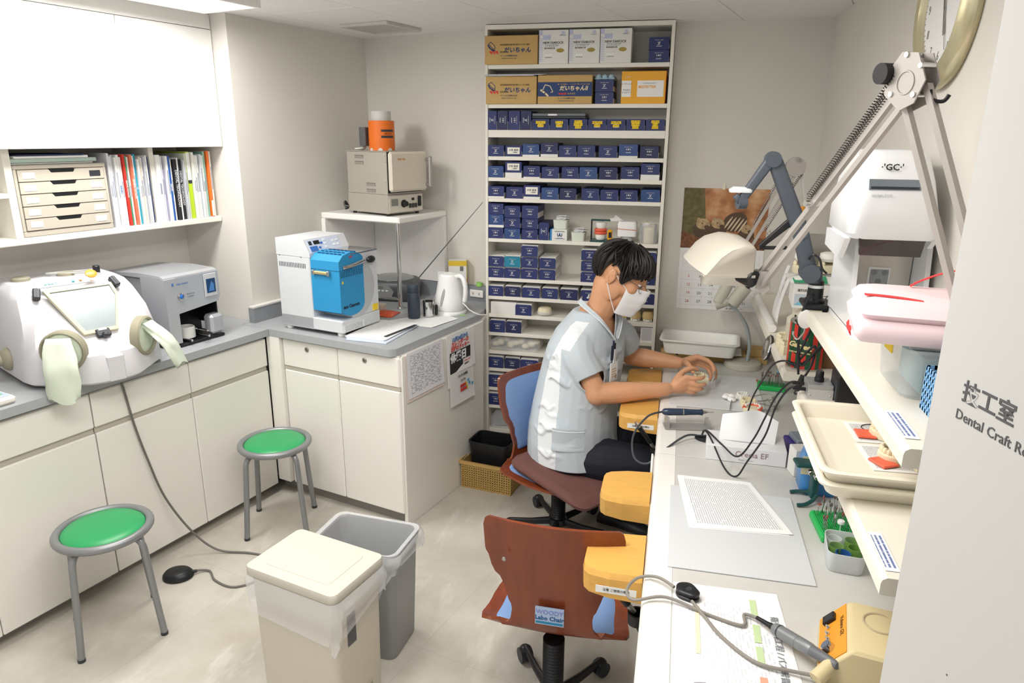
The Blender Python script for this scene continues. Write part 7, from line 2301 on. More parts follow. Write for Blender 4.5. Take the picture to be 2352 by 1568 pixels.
for z in (.046, .062):
    mb = MB(); mb.tube([(-.012 + .026 * cos(radians(a)), -.005 + .026 * sin(radians(a)), z) for a in range(150, 391, 20)], .0085, 8); mb.obj('wax_rim', GUM, t)
lt = thing('lighter', 'yellow orange tag hanging beside the wax rim articulator', 'tag', (-.345, 3.765, Z + .010), .2)
B(-.013, .013, -.006, .006, 0, .058, b=.006).obj('body', mat('tag_amber', 'e8a51f', .4), lt)
B(-.008, .008, -.0066, -.0058, .015, .044).obj('print', INK, lt)
t = thing('wrapped_model', 'articulated model wrapped in printed slips with an orange rubber band', 'wrapped model', (-.258, 3.775, Z))
mb = MB(); mb.loft([[(x * k, y * k, z) for x, y in rrect(-.048, .050, -.02, .07, .015)] for z, k in ((.035, .97), (.05, 1.0), (.10, 1.0), (.112, .9))]); mb.obj('slip_bundle', PG2, t)
mb = MB(); mb.lathe([(.03, 0), (.034, .02), (.03, .036), (0, .036)], (0, .02, 0), n=16); mb.obj('grey_cast', mat('cast_grey', 'b9b9b5', .6), t)
mb = MB(); mb.tube([(-.055, -.022, .076), (.0, -.0235, .072), (.052, -.022, .070)], .0015, 6); mb.obj('rubber_band', mat('band_orange', 'd8703a', .5), t)
for i, (x, y, r_) in enumerate(((-.05, .03, .3), (-.06, .0, -.4))):
    B(-.03, .03, -.001, .001, 0, .018).obj('curled_slip', PAPER, t, (x, y, .112), (.5, .3 + r_, r_))
t = thing('bagged_model', 'plaster model on grey articulator in a clear bag at the shelf end', 'bagged model', (-.145, 3.80, Z))
mb = MB(); mb.lathe([(.024, 0), (.03, .012), (.026, .04), (.03, .055), (.028, .08), (.015, .09), (0, .09)], n=20); mb.obj('cast', PLA, t)
for x in (-.038, .034):
    mb = MB(); mb.cyl((x, .0, 0), (x, .0, .10), .006, n=10); mb.obj('post', mat('post_grey', '8b8d8e', .4, .5), t)
mb = MB(); mb.loft([[(x * k, y * k, z) for x, y in rrect(-.048, .046, -.04, .04, .02, 5)] for z, k in ((.001, .95), (.03, 1.05), (.08, 1.0), (.11, .8), (.118, .3))]); mb.obj('clear_bag', CLEAR, t)
mb = MB(); mb.shell(lambda u, v: (-.03 + .06 * u, -.02 + .04 * v, .105 + .008 * sin(6 * u)), 6, 4, .001); mb.obj('yellow_slip', mat('slip_yellow', 'e3d44a', .6), t)
for (x, z, w_, h, nm) in ((-.612, .061, .078, .048, 'small mint box with slips on top of the white delivery box'), (-.515, .0, .074, .046, 'small mint box with a paper slip beside the white delivery box')):
    t = thing('mint_box', nm, 'box', (x, 3.76, Z + z))
    mb = MB(); mb.loft([[(x_ * k, y_ * k + .05, zz_) for x_, y_ in rrect(-w_ / 2, w_ / 2, -.05, .05, .012)] for zz_, k in ((0, .9), (h, 1.0))]); mb.obj('tub', mat('mint_plastic', 'dbe3d4', .5), t)
    for k in range(3):
        B(-.028, .028, -.02, .03, 0, .0015).obj('slip', PG2, t, (.012 * k, .03, h + .004 + .006 * k), (.35 - .2 * k, .25 * (k - 1), .5 * k))
# lower shelves
t = tag(B(-.074, .074, 0, .16, 0, .068, b=.002).obj('white_carton', CARTW, None, (-.920, 3.757, TOPS[9])), 'plain white carton at the kettle end of the tenth shelf', 'carton')
t = thing('model_cup', 'clear cup with cream model on the tenth shelf beside a navy carton', 'cup', (-.692, 3.80, TOPS[9]))
mb = MB(); mb.lathe([(.042, 0), (.046, .004), (.048, .022), (.044, .024), (.042, .006), (0, .006)], n=24); mb.obj('cup', CLEAR, t)
mb = MB(); mb.lathe([(.038, .008), (.040, .03), (.034, .042), (.02, .046), (0, .046)], n=20); mb.obj('cast', PLA, t)
for i, (x, nm) in enumerate(((-.262, 'cream plaster model on white mount nearest the man\'s mask'), (-.19, 'cream plaster model on white mount, middle of the tenth shelf models'), (-.123, 'cream plaster model on white mount at the calendar end of its shelf'))):
    t = thing('mounted_model', nm, 'dental model', (x, 3.80, TOPS[9]), 0, 'plaster models on the tenth shelf')
    mb = MB(); mb.lathe([(.022, 0), (.026, .003), (.026, .014), (.0, .015)], n=20); mb.obj('white_mount', PLW, t)
    mb = MB(); mb.lathe([(.028, .0155), (.031, .024), (.029, .045), (.024, .056), (0, .058)], n=20); mb.obj('cast', mat('stone_tan', 'd8bd86', .7, var=.08, vscale=60), t)
    mb = MB()
    for k in range(6):
        mb.ell((.0262 * cos(k * 1.05), .0262 * sin(k * 1.05), .009), .0022, .0022, .0022, n=6, m=4)
    mb.obj('pin_holes', DARK, t)['kind'] = 'stuff'
t = tag(B(-.033, .033, -.001, .001, 0, .080).obj('note_card', PG2, None, (-.122, 3.765, TOPS[10] + .0005), uv=(0, 2)), 'white printed note card at the calendar end of a lower shelf', 'card')
rnd = random.Random(11)
t = thing('model_bag', 'clear plastic bag full of pale plaster models on a lower shelf', 'bag', (-.86, 3.82, TOPS[11]))
for k in range(9):
    mb = MB(); mb.ell((-.12 + .03 * k, rnd.uniform(-.03, .03), .024 + .012 * (k % 3)), .022, .020, .016 + .006 * (k % 2), n=10, m=8); mb.obj('plaster_piece', PLA, t)
mb = MB(); mb.loft([[(x * k, y * k, z + .006 * sin(9 * x * 10)) for x, y in rrect(-.15, .15, -.06, .06, .03, 6)] for z, k in ((.001, .95), (.03, 1.03), (.06, .95), (.085, .6))]); mb.obj('bag_film', CLEAR, t)
t = thing('tool_bag', 'clear bag with grey tools on the lowest shelf beside the black bin', 'bag', (-.92, 3.83, TOPS[15]))
for k in range(4):
    mb = MB(); mb.cyl((-.06, -.03 + .02 * k, .012), (.08, -.02 + .02 * k, .022 + .01 * k), .008, n=8); mb.obj('tool', mat('tool_grey', '8f9294', .4, .4), t)
mb = MB(); mb.loft([[(x * k, y * k, z) for x, y in rrect(-.09, .10, -.06, .06, .03, 5)] for z, k in ((.001, .95), (.05, 1.0), (.11, .6))]); mb.obj('bag_film', CLEAR, t)

# ================================================================== floor: basket, black bin, storage cases
BSK = mat('basket_tan', 'c2a05f', .55)
t = thing('storage_basket', 'tan perforated plastic basket on the floor holding the black bin', 'basket', (-.895, 3.45, 0), radians(-8.5))
wx, wy, hb = .145, .115, .150
def lat(nm, X, w_):
    mb = MB(); mb.X = X
    nz = 9
    for k in range(nz + 1):
        z = .004 + k * (hb - .03) / nz
        mb.box(-w_, w_, -.0018, .0018, z, z + .0062)
    k = -w_
    while k < w_ - .003:
        mb.box(k, k + .0065, -.0018, .0018, 0, hb - .02); k += .0135
    mb.box(-w_, w_, -.002, .002, hb - .026, hb)
    return mb.obj(nm, BSK, t)
lat('front_wall', Matrix.Translation((0, -wy, 0)), wx); lat('rear_wall', Matrix.Translation((0, wy, 0)), wx)
lat('side_wall', Matrix.Translation((-wx, 0, 0)) @ Matrix.Rotation(pi / 2, 4, 'Z'), wy); lat('side_wall', Matrix.Translation((wx, 0, 0)) @ Matrix.Rotation(pi / 2, 4, 'Z'), wy)
B(-wx, wx, -wy, wy, 0, .004).obj('bottom', BSK, t)
mb = MB()
for (k, z0, z1) in ((1.0, hb - .006, hb + .010),):
    ol = rrect(-wx - .016, wx + .016, -wy - .016, wy + .016, .02, 4); il = rrect(-wx - .002, wx + .002, -wy - .002, wy + .002, .012, 4)
    mb.loft([[(x, y, z0) for x, y in il], [(x, y, z0) for x, y in ol], [(x, y, z1) for x, y in ol], [(x, y, z1) for x, y in il]], smooth=False, cap0=False, cap1=False)
mb.obj('rim', BSK, t)
t = thing('black_bin', 'small black open bin standing in the tan basket', 'bin', (-.905, 3.475, .0045), radians(-8.5))
ol = rrect(-.115, .115, -.085, .085, .03, 5)
mb = MB(); mb.loft([[(x * k, y * k, z) for x, y in ol] for z, k in ((0, .85), (.004, .87), (.235, 1.0), (.237, 1.05), (.246, 1.05), (.246, .97), (.23, .96), (.006, .84))]); mb.obj('body', BLACK, t)
for i, (x, c, nm) in enumerate(((-.66, 'e2ddd0', 'cream storage case on the floor under the tall shelf beside the basket'), (-.44, 'd9cfb8', 'beige storage case on the floor under the tall shelf behind the man\'s feet'), (-.20, 'e4e2dc', 'pale storage case on the floor under the tall shelf by the desk'))):
    t = thing('storage_case', nm, 'case', (x, 3.80, 0))
    mb = MB(); mb.loft([[(a * k, b_ * k, z) for a, b_ in rrect(-.098, .098, -.085, .10, .015)] for z, k in ((.002, .93), (.14, 1.0), (.142, 1.03), (.150, 1.03), (.155, 1.0))]); mb.obj('body', mat('case_' + c, c, .45), t)
    B(-.03, .03, -.0885, -.086, .05, .11).obj('label', PG2, t, uv=(0, 2))
t = thing('document_box', 'white document carton with printed label under the desk edge', 'box', (-.165, 3.52, 0))
B(-.10, .10, -.06, .10, 0, .145, b=.002).obj('body', CARTW, t)
B(-.06, .04, -.0612, -.0602, .03, .12).obj('label', PG2, t, uv=(0, 2))
t = thing('desk_drawer_unit', 'clear and white drawer unit under the far desk', 'drawer unit', (.16, 3.68, 0))
B(-.15, .14, -.12, .13, 0, .56, b=.004).obj('body', WHITE, t)
for k in range(4):
    d = B(-.14, .13, -.128, -.119, .02 + .135 * k, .145 + .135 * k, b=.004).obj('drawer', mat('drawer_frost', 'e0e6e4', .3), t)
    B(-.03, .03, -.134, -.128, .10 + .135 * k, .112 + .135 * k, b=.002).obj('handle', WHITE, d)
# ================================================================== the man at the far desk
SKIN = mat('skin', 'd9a27c', .5, var=.05, vscale=14, sss=.12)
def volume(parts, voxel, smooth=6, name='body', mats=None, classify=None):
    """fuse overlapping closed pieces into one continuous skin"""
    me = parts.mesh(name, mats[0])
    o = bpy.data.objects.new(name, me)
    COL.objects.link(o)
    r = o.modifiers.new('remesh', 'REMESH'); r.mode = 'VOXEL'; r.voxel_size = voxel; r.use_smooth_shade = True
    s = o.modifiers.new('smooth', 'SMOOTH'); s.factor = .5; s.iterations = smooth
    dg = bpy.context.evaluated_depsgraph_get()
    out = bpy.data.meshes.new_from_object(o.evaluated_get(dg))
    out.name = name
    bpy.data.objects.remove(o); bpy.data.meshes.remove(me)
    out.materials.clear()
    for m_ in mats:
        out.materials.append(m_)
    if classify:
        idx = [classify(p.center, p.normal) for p in out.polygons]
        out.polygons.foreach_set('material_index', idx)
    else:
        out.polygons.foreach_set('material_index', [0] * len(out.polygons))
    out.polygons.foreach_set('use_smooth', [True] * len(out.polygons))
    return out
def limb(mb, pts, rs, n=14, steps=6, flat=1.0):
    P = spl(pts, steps)
    R = []
    for i in range(len(pts) - 1):
        for k in range(steps):
            R.append(rs[i] + (rs[i + 1] - rs[i]) * k / steps)
    R.append(rs[-1])
    mb.tube(P, R, n, flat=flat)
    for p, r_ in ((P[0], R[0]), (P[-1], R[-1])):
        mb.ell(p, r_ * .98, r_ * .98, r_ * .98, n=12, m=8)
man = thing('person', 'man in pale grey tunic and white mask working on a dental model at the desk', 'person', (-.43, 3.12, 0))
M0 = Vector((-.43, 3.12, 0))
V3 = lambda x, y, z: Vector((x, y, z)) - M0
# body frame: chest turned a little towards the room
bf = Vector((.90, -.42, 0)).normalized(); bs = Vector((.42, .90, 0)).normalized()
def torso_ring(cx, cy, z, hw, hd, n=28, tilt=0.0):
    c = V3(cx, cy, z)
    rg = []
    for k in range(n):
        a = 2 * pi * k / n
        ca, sa = cos(a), sin(a)
        e = .82
        px = math.copysign(abs(ca) ** e, ca) * hd
        py = math.copysign(abs(sa) ** e, sa) * hw
        rg.append(c + bf * px + bs * py + Vector((0, 0, -tilt * px)))
    return rg
RINGS = [(-.415, 3.14, .385, .200, .175), (-.425, 3.145, .46, .203, .185), (-.425, 3.15, .54, .198, .182), (-.418, 3.17, .64, .196, .172), (-.405, 3.19, .74, .200, .163), (-.390, 3.21, .84, .208, .152), (-.380, 3.22, .92, .208, .138), (-.372, 3.23, .99, .180, .118), (-.362, 3.235, 1.04, .125, .098), (-.345, 3.24, 1.085, .078, .074)]
SHR, ELR, WRR = V3(-.425, 3.075, .945), V3(-.303, 3.015, .728), V3(.003, 3.115, .748)
SHL, ELL, WRL = V3(-.255, 3.405, .935), V3(-.190, 3.515, .770), V3(.052, 3.455, .770)
# ---- head frame
HC = V3(-.228, 3.235, 1.262)
pitch = radians(24); yaw = radians(-9)
hx = Vector((cos(pitch) * cos(yaw), cos(pitch) * sin(yaw), -sin(pitch)))
hy = Vector((-sin(yaw), cos(yaw), 0))
hz = hx.cross(hy)
HM = Matrix((hx, hy, hz)).transposed().to_4x4(); HM.translation = HC
# ---- skin volume: head, neck, arms and hands
sk = MB()
sk.X = HM
sk.ell((-.012, 0, .008), .112, .088, .108, n=24, m=16)          # cranium
sk.ell((.030, 0, -.035), .085, .076, .100, n=24, m=16)          # face
sk.ell((.042, 0, -.120), .060, .056, .062, n=20, m=12)          # jaw
sk.ell((.075, 0, -.160), .028, .028, .026, n=14, m=10)          # chin
sk.ell((.090, 0, .022), .030, .060, .022, n=14, m=10)           # brow
for s_ in (-1, 1):
    sk.ell((.070, s_ * .045, -.045), .035, .028, .030, n=12, m=8)   # cheek
    sk.ell((.000, s_ * .068, -.085), .045, .016, .055, n=12, m=8)   # jaw angle
sk.tube([(.108, 0, .0), (.122, 0, -.035), (.138, 0, -.060)], [.012, .014, .016], 10); sk.ell((.136, 0, -.062), .016, .020, .013, n=10, m=8)
sk.X = Matrix.Identity(4)
limb(sk, [V3(-.345, 3.238, 1.04), V3(-.315, 3.238, 1.10), HM @ Vector((-.035, 0, -.085))], [.072, .066, .070])
# arms
limb(sk, [SHR + Vector((.02, .02, -.02)), SHR.lerp(ELR, .5), ELR], [.046, .054, .050])
limb(sk, [ELR + Vector((-.008, 0, .004)), ELR.lerp(WRR, .28) + Vector((0, 0, .004)), ELR.lerp(WRR, .7), WRR], [.048, .051, .038, .031])
limb(sk, [SHL + Vector((-.01, -.02, -.02)), SHL.lerp(ELL, .5), ELL], [.046, .052, .048])
limb(sk, [ELL, ELL.lerp(WRL, .3), ELL.lerp(WRL, .75), WRL], [.047, .049, .036, .030])
# right hand: back of the hand to the room, fingers reaching forward round the model
def hand(mb, wrist, knuck, fingers, thumb, pr):
    kc = sum(knuck, Vector()) / 4
    for k in knuck:
        limb(mb, [wrist.lerp(kc, .12), wrist.lerp(k, .55), k], [pr * 1.15, pr * 1.0, pr * .80], n=10, steps=4)
    for f in fingers:
        limb(mb, f[0], f[1], n=10, steps=5)
    limb(mb, thumb[0], thumb[1], n=10, steps=5)
kR = [V3(.088, 3.145, .800), V3(.092, 3.140, .778), V3(.088, 3.142, .756), V3(.078, 3.150, .736)]
fR = []
for i, (k, ln, dz) in enumerate(zip(kR, (.092, .098, .090, .072), (.002, -.006, -.008, -.006))):
    a = k; d1 = Vector((.97, -.06, -.02)); d2 = Vector((.86, .45, -.05)); d3 = Vector((.45, .86, -.05))
    b_ = a + d1 * ln * .46; c = b_ + d2 * ln * .32; e = c + d3 * ln * .24
    fR.append(([a, b_ + Vector((0, 0, dz)), c + Vector((0, 0, dz)), e + Vector((0, 0, dz))], [.0125 - .0006 * i, .0112 - .0006 * i, .0100 - .0005 * i, .0085 - .0005 * i]))
hand(sk, WRR + Vector((.012, .004, .0)), kR, fR, ([WRR + Vector((.035, .02, .03)), V3(.070, 3.185, .812), V3(.108, 3.205, .826), V3(.138, 3.222, .818)], [.017, .0145, .0125, .0098]), .0185)
# left hand: palm to the room, arched over the model
kL = [V3(.138, 3.415, .822), V3(.142, 3.435, .808), V3(.138, 3.450, .790), V3(.128, 3.460, .770)]
fL = []
tips = [V3(.215, 3.295, .768), V3(.226, 3.320, .752), V3(.222, 3.345, .735), V3(.205, 3.37, .722)]
for i, (k, tp) in enumerate(zip(kL, tips)):
    m1 = k.lerp(tp, .42) + Vector((.022, .008, .016)); m2 = k.lerp(tp, .76) + Vector((.020, .004, .010))
    fL.append(([k, m1, m2, tp], [.0125 - .0005 * i, .0112 - .0005 * i, .0100 - .0004 * i, .0085 - .0004 * i]))
hand(sk, WRL + Vector((.012, -.004, .004)), kL, fL, ([WRL + Vector((.030, -.030, .012)), V3(.088, 3.375, .800), V3(.108, 3.325, .792), V3(.122, 3.282, .782)], [.018, .0150, .0128, .0098]), .0180)
# chest under the tunic so that neck and arms are one body
sk.loft([[p for p in torso_ring(a, b_, z, hw * .86, hd * .86)] for (a, b_, z, hw, hd) in RINGS], smooth=True)
limb(sk, [V3(-.38, 3.08, .40), V3(-.20, 3.05, .40), V3(-.05, 3.045, .40)], [.080, .075, .058])
limb(sk, [V3(-.36, 3.26, .41), V3(-.18, 3.30, .41), V3(-.02, 3.325, .405)], [.080, .075, .058])
limb(sk, [V3(-.05, 3.045, .405), V3(-.12, 3.09, .25), V3(-.185, 3.135, .085)], [.056, .050, .034])
limb(sk, [V3(-.02, 3.325, .405), V3(-.05, 3.31, .25), V3(-.09, 3.30, .085)], [.056, .050, .034])
link('body', volume(sk, .0052, 4, 'body', [SKIN]), man)
# ---- ears, eyes
for s_ in (-1, 1):
    mb = MB(); mb.X = HM @ Matrix.Translation((-.024, s_ * .087, -.028)) @ Matrix.Rotation(s_ * radians(18), 4, 'Z') @ Matrix.Rotation(radians(12), 4, 'Y')
    mb.ell((0, 0, 0), .024, .009, .040, n=16, m=12)
    mb.ell((-.006, s_ * .004, .012), .018, .008, .026, n=12, m=8)
    e_ = volume(mb, .003, 3, 'ear', [SKIN])
    eo = link('ear', e_, man)
    mb = MB(); mb.X = HM @ Matrix.Translation((-.020, s_ * .0965, -.026)) @ Matrix.Rotation(s_ * radians(18), 4, 'Z') @ Matrix.Rotation(radians(12), 4, 'Y')
    mb.tube([(.012 * cos(radians(a)) - .004, 0, .027 * sin(radians(a)) + .004) for a in range(20, 291, 18)], .0040, 6); mb.obj('ear_rim', SKIN, man)
    mb = MB(); mb.X = HM @ Matrix.Translation((-.016, s_ * .0955, -.030)); mb.ell((0, 0, 0), .007, .002, .013, n=10, m=8); mb.obj('ear_hollow', mat('skin_shadow_red', 'b06f50', .6), man)
    mb = MB(); mb.X = HM; mb.ell((.101, s_ * .034, -.018), .010, .013, .007, n=12, m=8); mb.obj('eye', mat('eye_white', 'ece8e2', .3), man)
    mb = MB(); mb.X = HM; mb.ell((.1095, s_ * .034, -.021), .004, .006, .005, n=10, m=6); mb.obj('iris', mat('iris_dark', '2a1c14', .3), man)
    mb = MB(); mb.X = HM; mb.shell(lambda u, v: (.098 + .006 * sin(pi * u), s_ * (.014 + .042 * u), .010 - .004 * u + .007 * v), 6, 2, .004); mb.obj('eyebrow', mat('hair_black', '1d1715', .45), man)
# ---- hair: cap of overlapping locks
HAIR = mat('hair_black', '1d1715', .45)
def low_edge(a):
    """lowest elevation of the hair for an azimuth a (0 = forehead)"""
    d = abs((a + pi) % (2 * pi) - pi)
    ks = [(0, .06), (.5, .06), (.95, .0), (1.2, -.40), (1.38, -.38), (1.52, .12), (1.95, .14), (2.15, -.50), (2.5, -.72), (pi, -.78)]
    for (p, q), (r_, s_) in zip(ks, ks[1:]):
        if d <= r_:
            return q + (s_ - q) * (d - p) / (r_ - p)
    return ks[-1][1]
hrn = random.Random(2)
def hair_pt(a, el, k):
    x = .128 * k * cos(el) * cos(a); y = .100 * k * cos(el) * sin(a); z = .122 * k * sin(el)
    if cos(a) > 0:
        x *= 1.06
    return Vector((x - .008, y, z + .012))
mb = MB(); mb.X = HM
NU, NV = 72, 22
jag = [hrn.uniform(-.06, .05) for _ in range(NU)]
def hf(u, v):
    a = 2 * pi * u
    i = int(round(u * NU)) % NU
    lo_ = low_edge(a) + jag[i]
    el = pi / 2 - (pi / 2 - lo_) * v
    k = 1.0 + .018 * sin(13 * a + 5 * v) * v + .012 * sin(29 * a - 7 * v) * v + .02 * v * (1 if cos(a) > .2 else .2)
    return hair_pt(a, el, k)
mb.shell(lambda u, v: hf(1 - u, v), NU, NV, .018)
mb.obj('hair', HAIR, man, sharp=70)
def hair_lock(a0, a1, e0, e1, w, k=1.02, nm='hair_lock'):
    pts = []
    for i in range(7):
        f = i / 6
        a = a0 + (a1 - a0) * f; e = e0 + (e1 - e0) * f
        pts.append(hair_pt(a, e, k + .05 * sin(pi * f) * .6))
    mb = MB(); mb.X = HM; mb.tube(spl(pts, 3), [w * (.45 + .55 * sin(pi * min(1, .25 + .75 * (1 - j / 18)))) if j < 18 else w * .12 for j in range(19)], 7, flat=.42); return mb
locks = MB()
for k in range(150):
    if k < 60:
        a0 = hrn.uniform(-2.2, 2.2); a1 = a0 * .85 + hrn.uniform(-.2, .2); e0 = hrn.uniform(.6, 1.35); e1 = low_edge(a1) + hrn.uniform(-.04, .35)
    else:
        a0 = hrn.uniform(-pi, pi); a1 = a0 + hrn.uniform(-.25, .25); e0 = hrn.uniform(.3, 1.2); e1 = low_edge(a1) + hrn.uniform(-.03, .5)
    if e1 > e0 - .25:
        e1 = e0 - .3
    l_ = hair_lock(a0, a1, e0, e1, hrn.uniform(.006, .012), 1.015 + hrn.uniform(0, .02))
    o0 = len(locks.v); locks.v += l_.v
    locks.f += [tuple(i + o0 for i in f) for f in l_.f]; locks.m += l_.m; locks.s += l_.s
o = locks.obj('hair_locks', HAIR, man, sharp=80); o['kind'] = 'stuff'
# ---- mask with pleats and ear loops
MSK = mat('mask_white', 'f3f3f4', .8)
mb = MB(); mb.X = HM
def mk(u, v):
    # u across (-1..1 from the man's right to left), v down
    s_ = 2 * u - 1
    a = s_ * 1.28
    z = -.040 - .137 * v
    rr = .071 + .014 * sin(pi * (.15 + .75 * v))
    bulge = .050 * math.exp(-(s_ * 2.6) ** 2) * (1 - .60 * v)
    pl = .0014 * math.sin(2 * pi * 3.5 * v) * (1 - abs(s_) ** 3)
    x = .018 + (rr + bulge + pl) * cos(a * .92) + .012
    y = (.074 + .004 * sin(pi * v)) * sin(a)
    return Vector((x + .010 * v * (1 - abs(s_)), y, z + .012 * (1 - abs(s_) ** 2) * (1 - v) - .008 * abs(s_) * (1 - v)))
mb.shell(lambda u, v: mk(u, 1 - v), 30, 28, .0022)
mk_o = mb.obj('face_mask', MSK, man, sharp=70)
for s_, u in ((-1, 0.0), (1, 1.0)):
    for (v, q) in ((.02, (-.030, s_ * .096, .006)), (.96, (-.026, s_ * .094, -.062))):
        p = mk(u, v)
        mb = MB(); mb.X = HM; mb.tube(spl([p, (Vector(p) + Vector(q)) / 2 + Vector((0, s_ * .006, 0)), q], 5), .0020, 6); mb.obj('ear_loop', MSK, mk_o)
# ---- glasses
GLS = mat('glasses_metal', '6d6a66', .3, .7)
gl = MB(); gl.X = HM
gl.tube([(-.028, -.094, .0), (.04, -.088, -.006), (.108, -.066, -.014)], .0016, 6)
gl.obj('glasses_temple', GLS, man)
gl = MB(); gl.X = HM; gl.tube([(-.028, .094, .0), (.04, .088, -.006), (.108, .066, -.014)], .0016, 6); gl.obj('glasses_temple', GLS, man)
for s_ in (-1, 1):
    rim = [(.124 - .012 * abs(cos(t_)) * (1 if s_ * cos(t_) > 0 else 0), s_ * .036 + .027 * cos(t_), -.028 + .019 * sin(t_)) for t_ in [2 * pi * k / 24 for k in range(24)]]
    mb = MB(); mb.X = HM; mb.tube(rim, .0013, 6, closed=True); ro = mb.obj('glasses_rim', GLS, man)
    mb = MB(); mb.X = HM; mb.add(rim, [tuple(range(24))]); mb.obj('lens', mat('lens_clear', 'f4f8fa', .02, alpha=.16), ro)
mb = MB(); mb.X = HM; mb.tube([(.124, -.010, -.024), (.128, 0, -.020), (.124, .010, -.024)], .0013, 6); mb.obj('glasses_bridge', GLS, man)
# ---- tunic: pale grey cloth, white side and shoulder panels
CLOTH = mat('tunic_grey', 'c2cbd2', .8, var=.03, vscale=10, bump=.1, bscale=500)
CLW = mat('tunic_white', 'e8edf0', .8, bump=.1, bscale=500)
tn = MB()
hem = [(-.415, 3.135, .372, .216, .205), (-.418, 3.138, .39, .216, .206)]
tn.loft([torso_ring(a, b_, z, hw * k, hd * k) for (a, b_, z, hw, hd, k) in [(h[0], h[1], h[2], h[3], h[4], 1.0) for h in hem] + [(a, b_, z, hw, hd, 1.07) for (a, b_, z, hw, hd) in RINGS[1:]]][:-1] + [torso_ring(-.352, 3.238, 1.072, .100, .092)])
limb(tn, [SHR + Vector((.02, .03, -.01)), SHR.lerp(ELR, .28) + Vector((-.006, -.004, 0)), SHR.lerp(ELR, .66)], [.092, .084, .079])
limb(tn, [SHL + Vector((-.02, -.02, -.01)), SHL.lerp(ELL, .3), SHL.lerp(ELL, .62)], [.090, .082, .076])
# folds round the waist and chest
fr = random.Random(4)
for k in range(26):
    z = fr.uniform(.42, .9)
    a0 = fr.uniform(-2.6, 1.0)
    base = min(RINGS, key=lambda r_: abs(r_[2] - z))
    pts = []
    for i in range(6):
        a = a0 + i * .16
        pts.append(V3(base[0], base[1], z + (i - 2.5) * fr.uniform(-.022, .022)) + bf * (cos(a) * base[4] * 1.06) + bs * (sin(a) * base[3] * 1.06))
    tn.tube(spl(pts, 3), [.002 + .011 * sin(pi * i / 15) for i in range(16)], 8)
PANEL = [(.34, -.500, .050), (.43, -.510, .050), (.59, -.522, .046), (.77, -.503, .042), (.87, -.486, .036), (.93, -.462, .034), (.98, -.436, .036), (1.02, -.408, .036), (1.045, -.385, .030)]
def tun_class(c, n):
    """white panel down the man's right flank and over the shoulder"""
    p = c + M0
    if n.y > .25 or p.z > 1.04:
        return 0
    if p.z < .93 and p.y < 3.02 and p.x > -.47:
        return 0
    for (za, xa, wa), (zb, xb, wb) in zip(PANEL, PANEL[1:]):
        if za <= p.z <= zb:
            f = (p.z - za) / (zb - za)
            return 1 if abs(p.x - (xa + (xb - xa) * f)) < wa + (wb - wa) * f else 0
    return 0
def cut_open(me, test):
    bm = bmesh.new(); bm.from_mesh(me)
    bmesh.ops.delete(bm, geom=[f for f in bm.faces if test(f.calc_center_median() + M0)], context='FACES')
    # even out the cut edges into clean hems
    for _ in range(14):
        mv = {}
        for v in bm.verts:
            nb = [e.other_vert(v).co for e in v.link_edges if e.is_boundary]
            if len(nb) == 2:
                mv[v] = v.co * .4 + (nb[0] + nb[1]) * .3
        for v, c in mv.items():
            v.co = c
    bm.to_mesh(me); bm.free()
    return me
tun = volume(tn, .0046, 8, 'tunic', [CLOTH, CLW], tun_class)
def neck_test(p):
    d = (p - Vector((-.335, 3.235, 1.075)))
    if p.z > 1.012 and (Vector((p.x + .335, p.y - 3.236, 0)).length < .078 + .25 * max(0, p.z - 1.05)):
        return True
    # v opening down the chest
    q = p - Vector((-.37, 3.232, 0))
    f_, s_ = q.dot(bf), q.dot(bs)
    return f_ > .04 and p.z > .955 and abs(s_) < (p.z - .955) * .62
def sleeve_end(p):
    for sh, el, f in ((SHR + M0, ELR + M0, .655), (SHL + M0, ELL + M0, .615)):
        d = (el - sh)
        if (p - sh).dot(d.normalized()) > d.length * f and (p - (sh + d * f)).length < .12:
            lo_ = max([r_ for r_ in RINGS if r_[2] <= p.z] or [RINGS[0]], key=lambda r_: r_[2])
            q = p - Vector((lo_[0], lo_[1], p.z))
            e = (abs(q.dot(bf)) / (lo_[4] * 1.16)) ** 2.2 + (abs(q.dot(bs)) / (lo_[3] * 1.16)) ** 2.2
            if e > 1.0:
                return True
    return False
tun = cut_open(tun, lambda p: neck_test(p) or sleeve_end(p) or p.z < .377)
to = link('tunic', tun, man)
to.modifiers.new('cloth_thickness', 'SOLIDIFY').thickness = .004
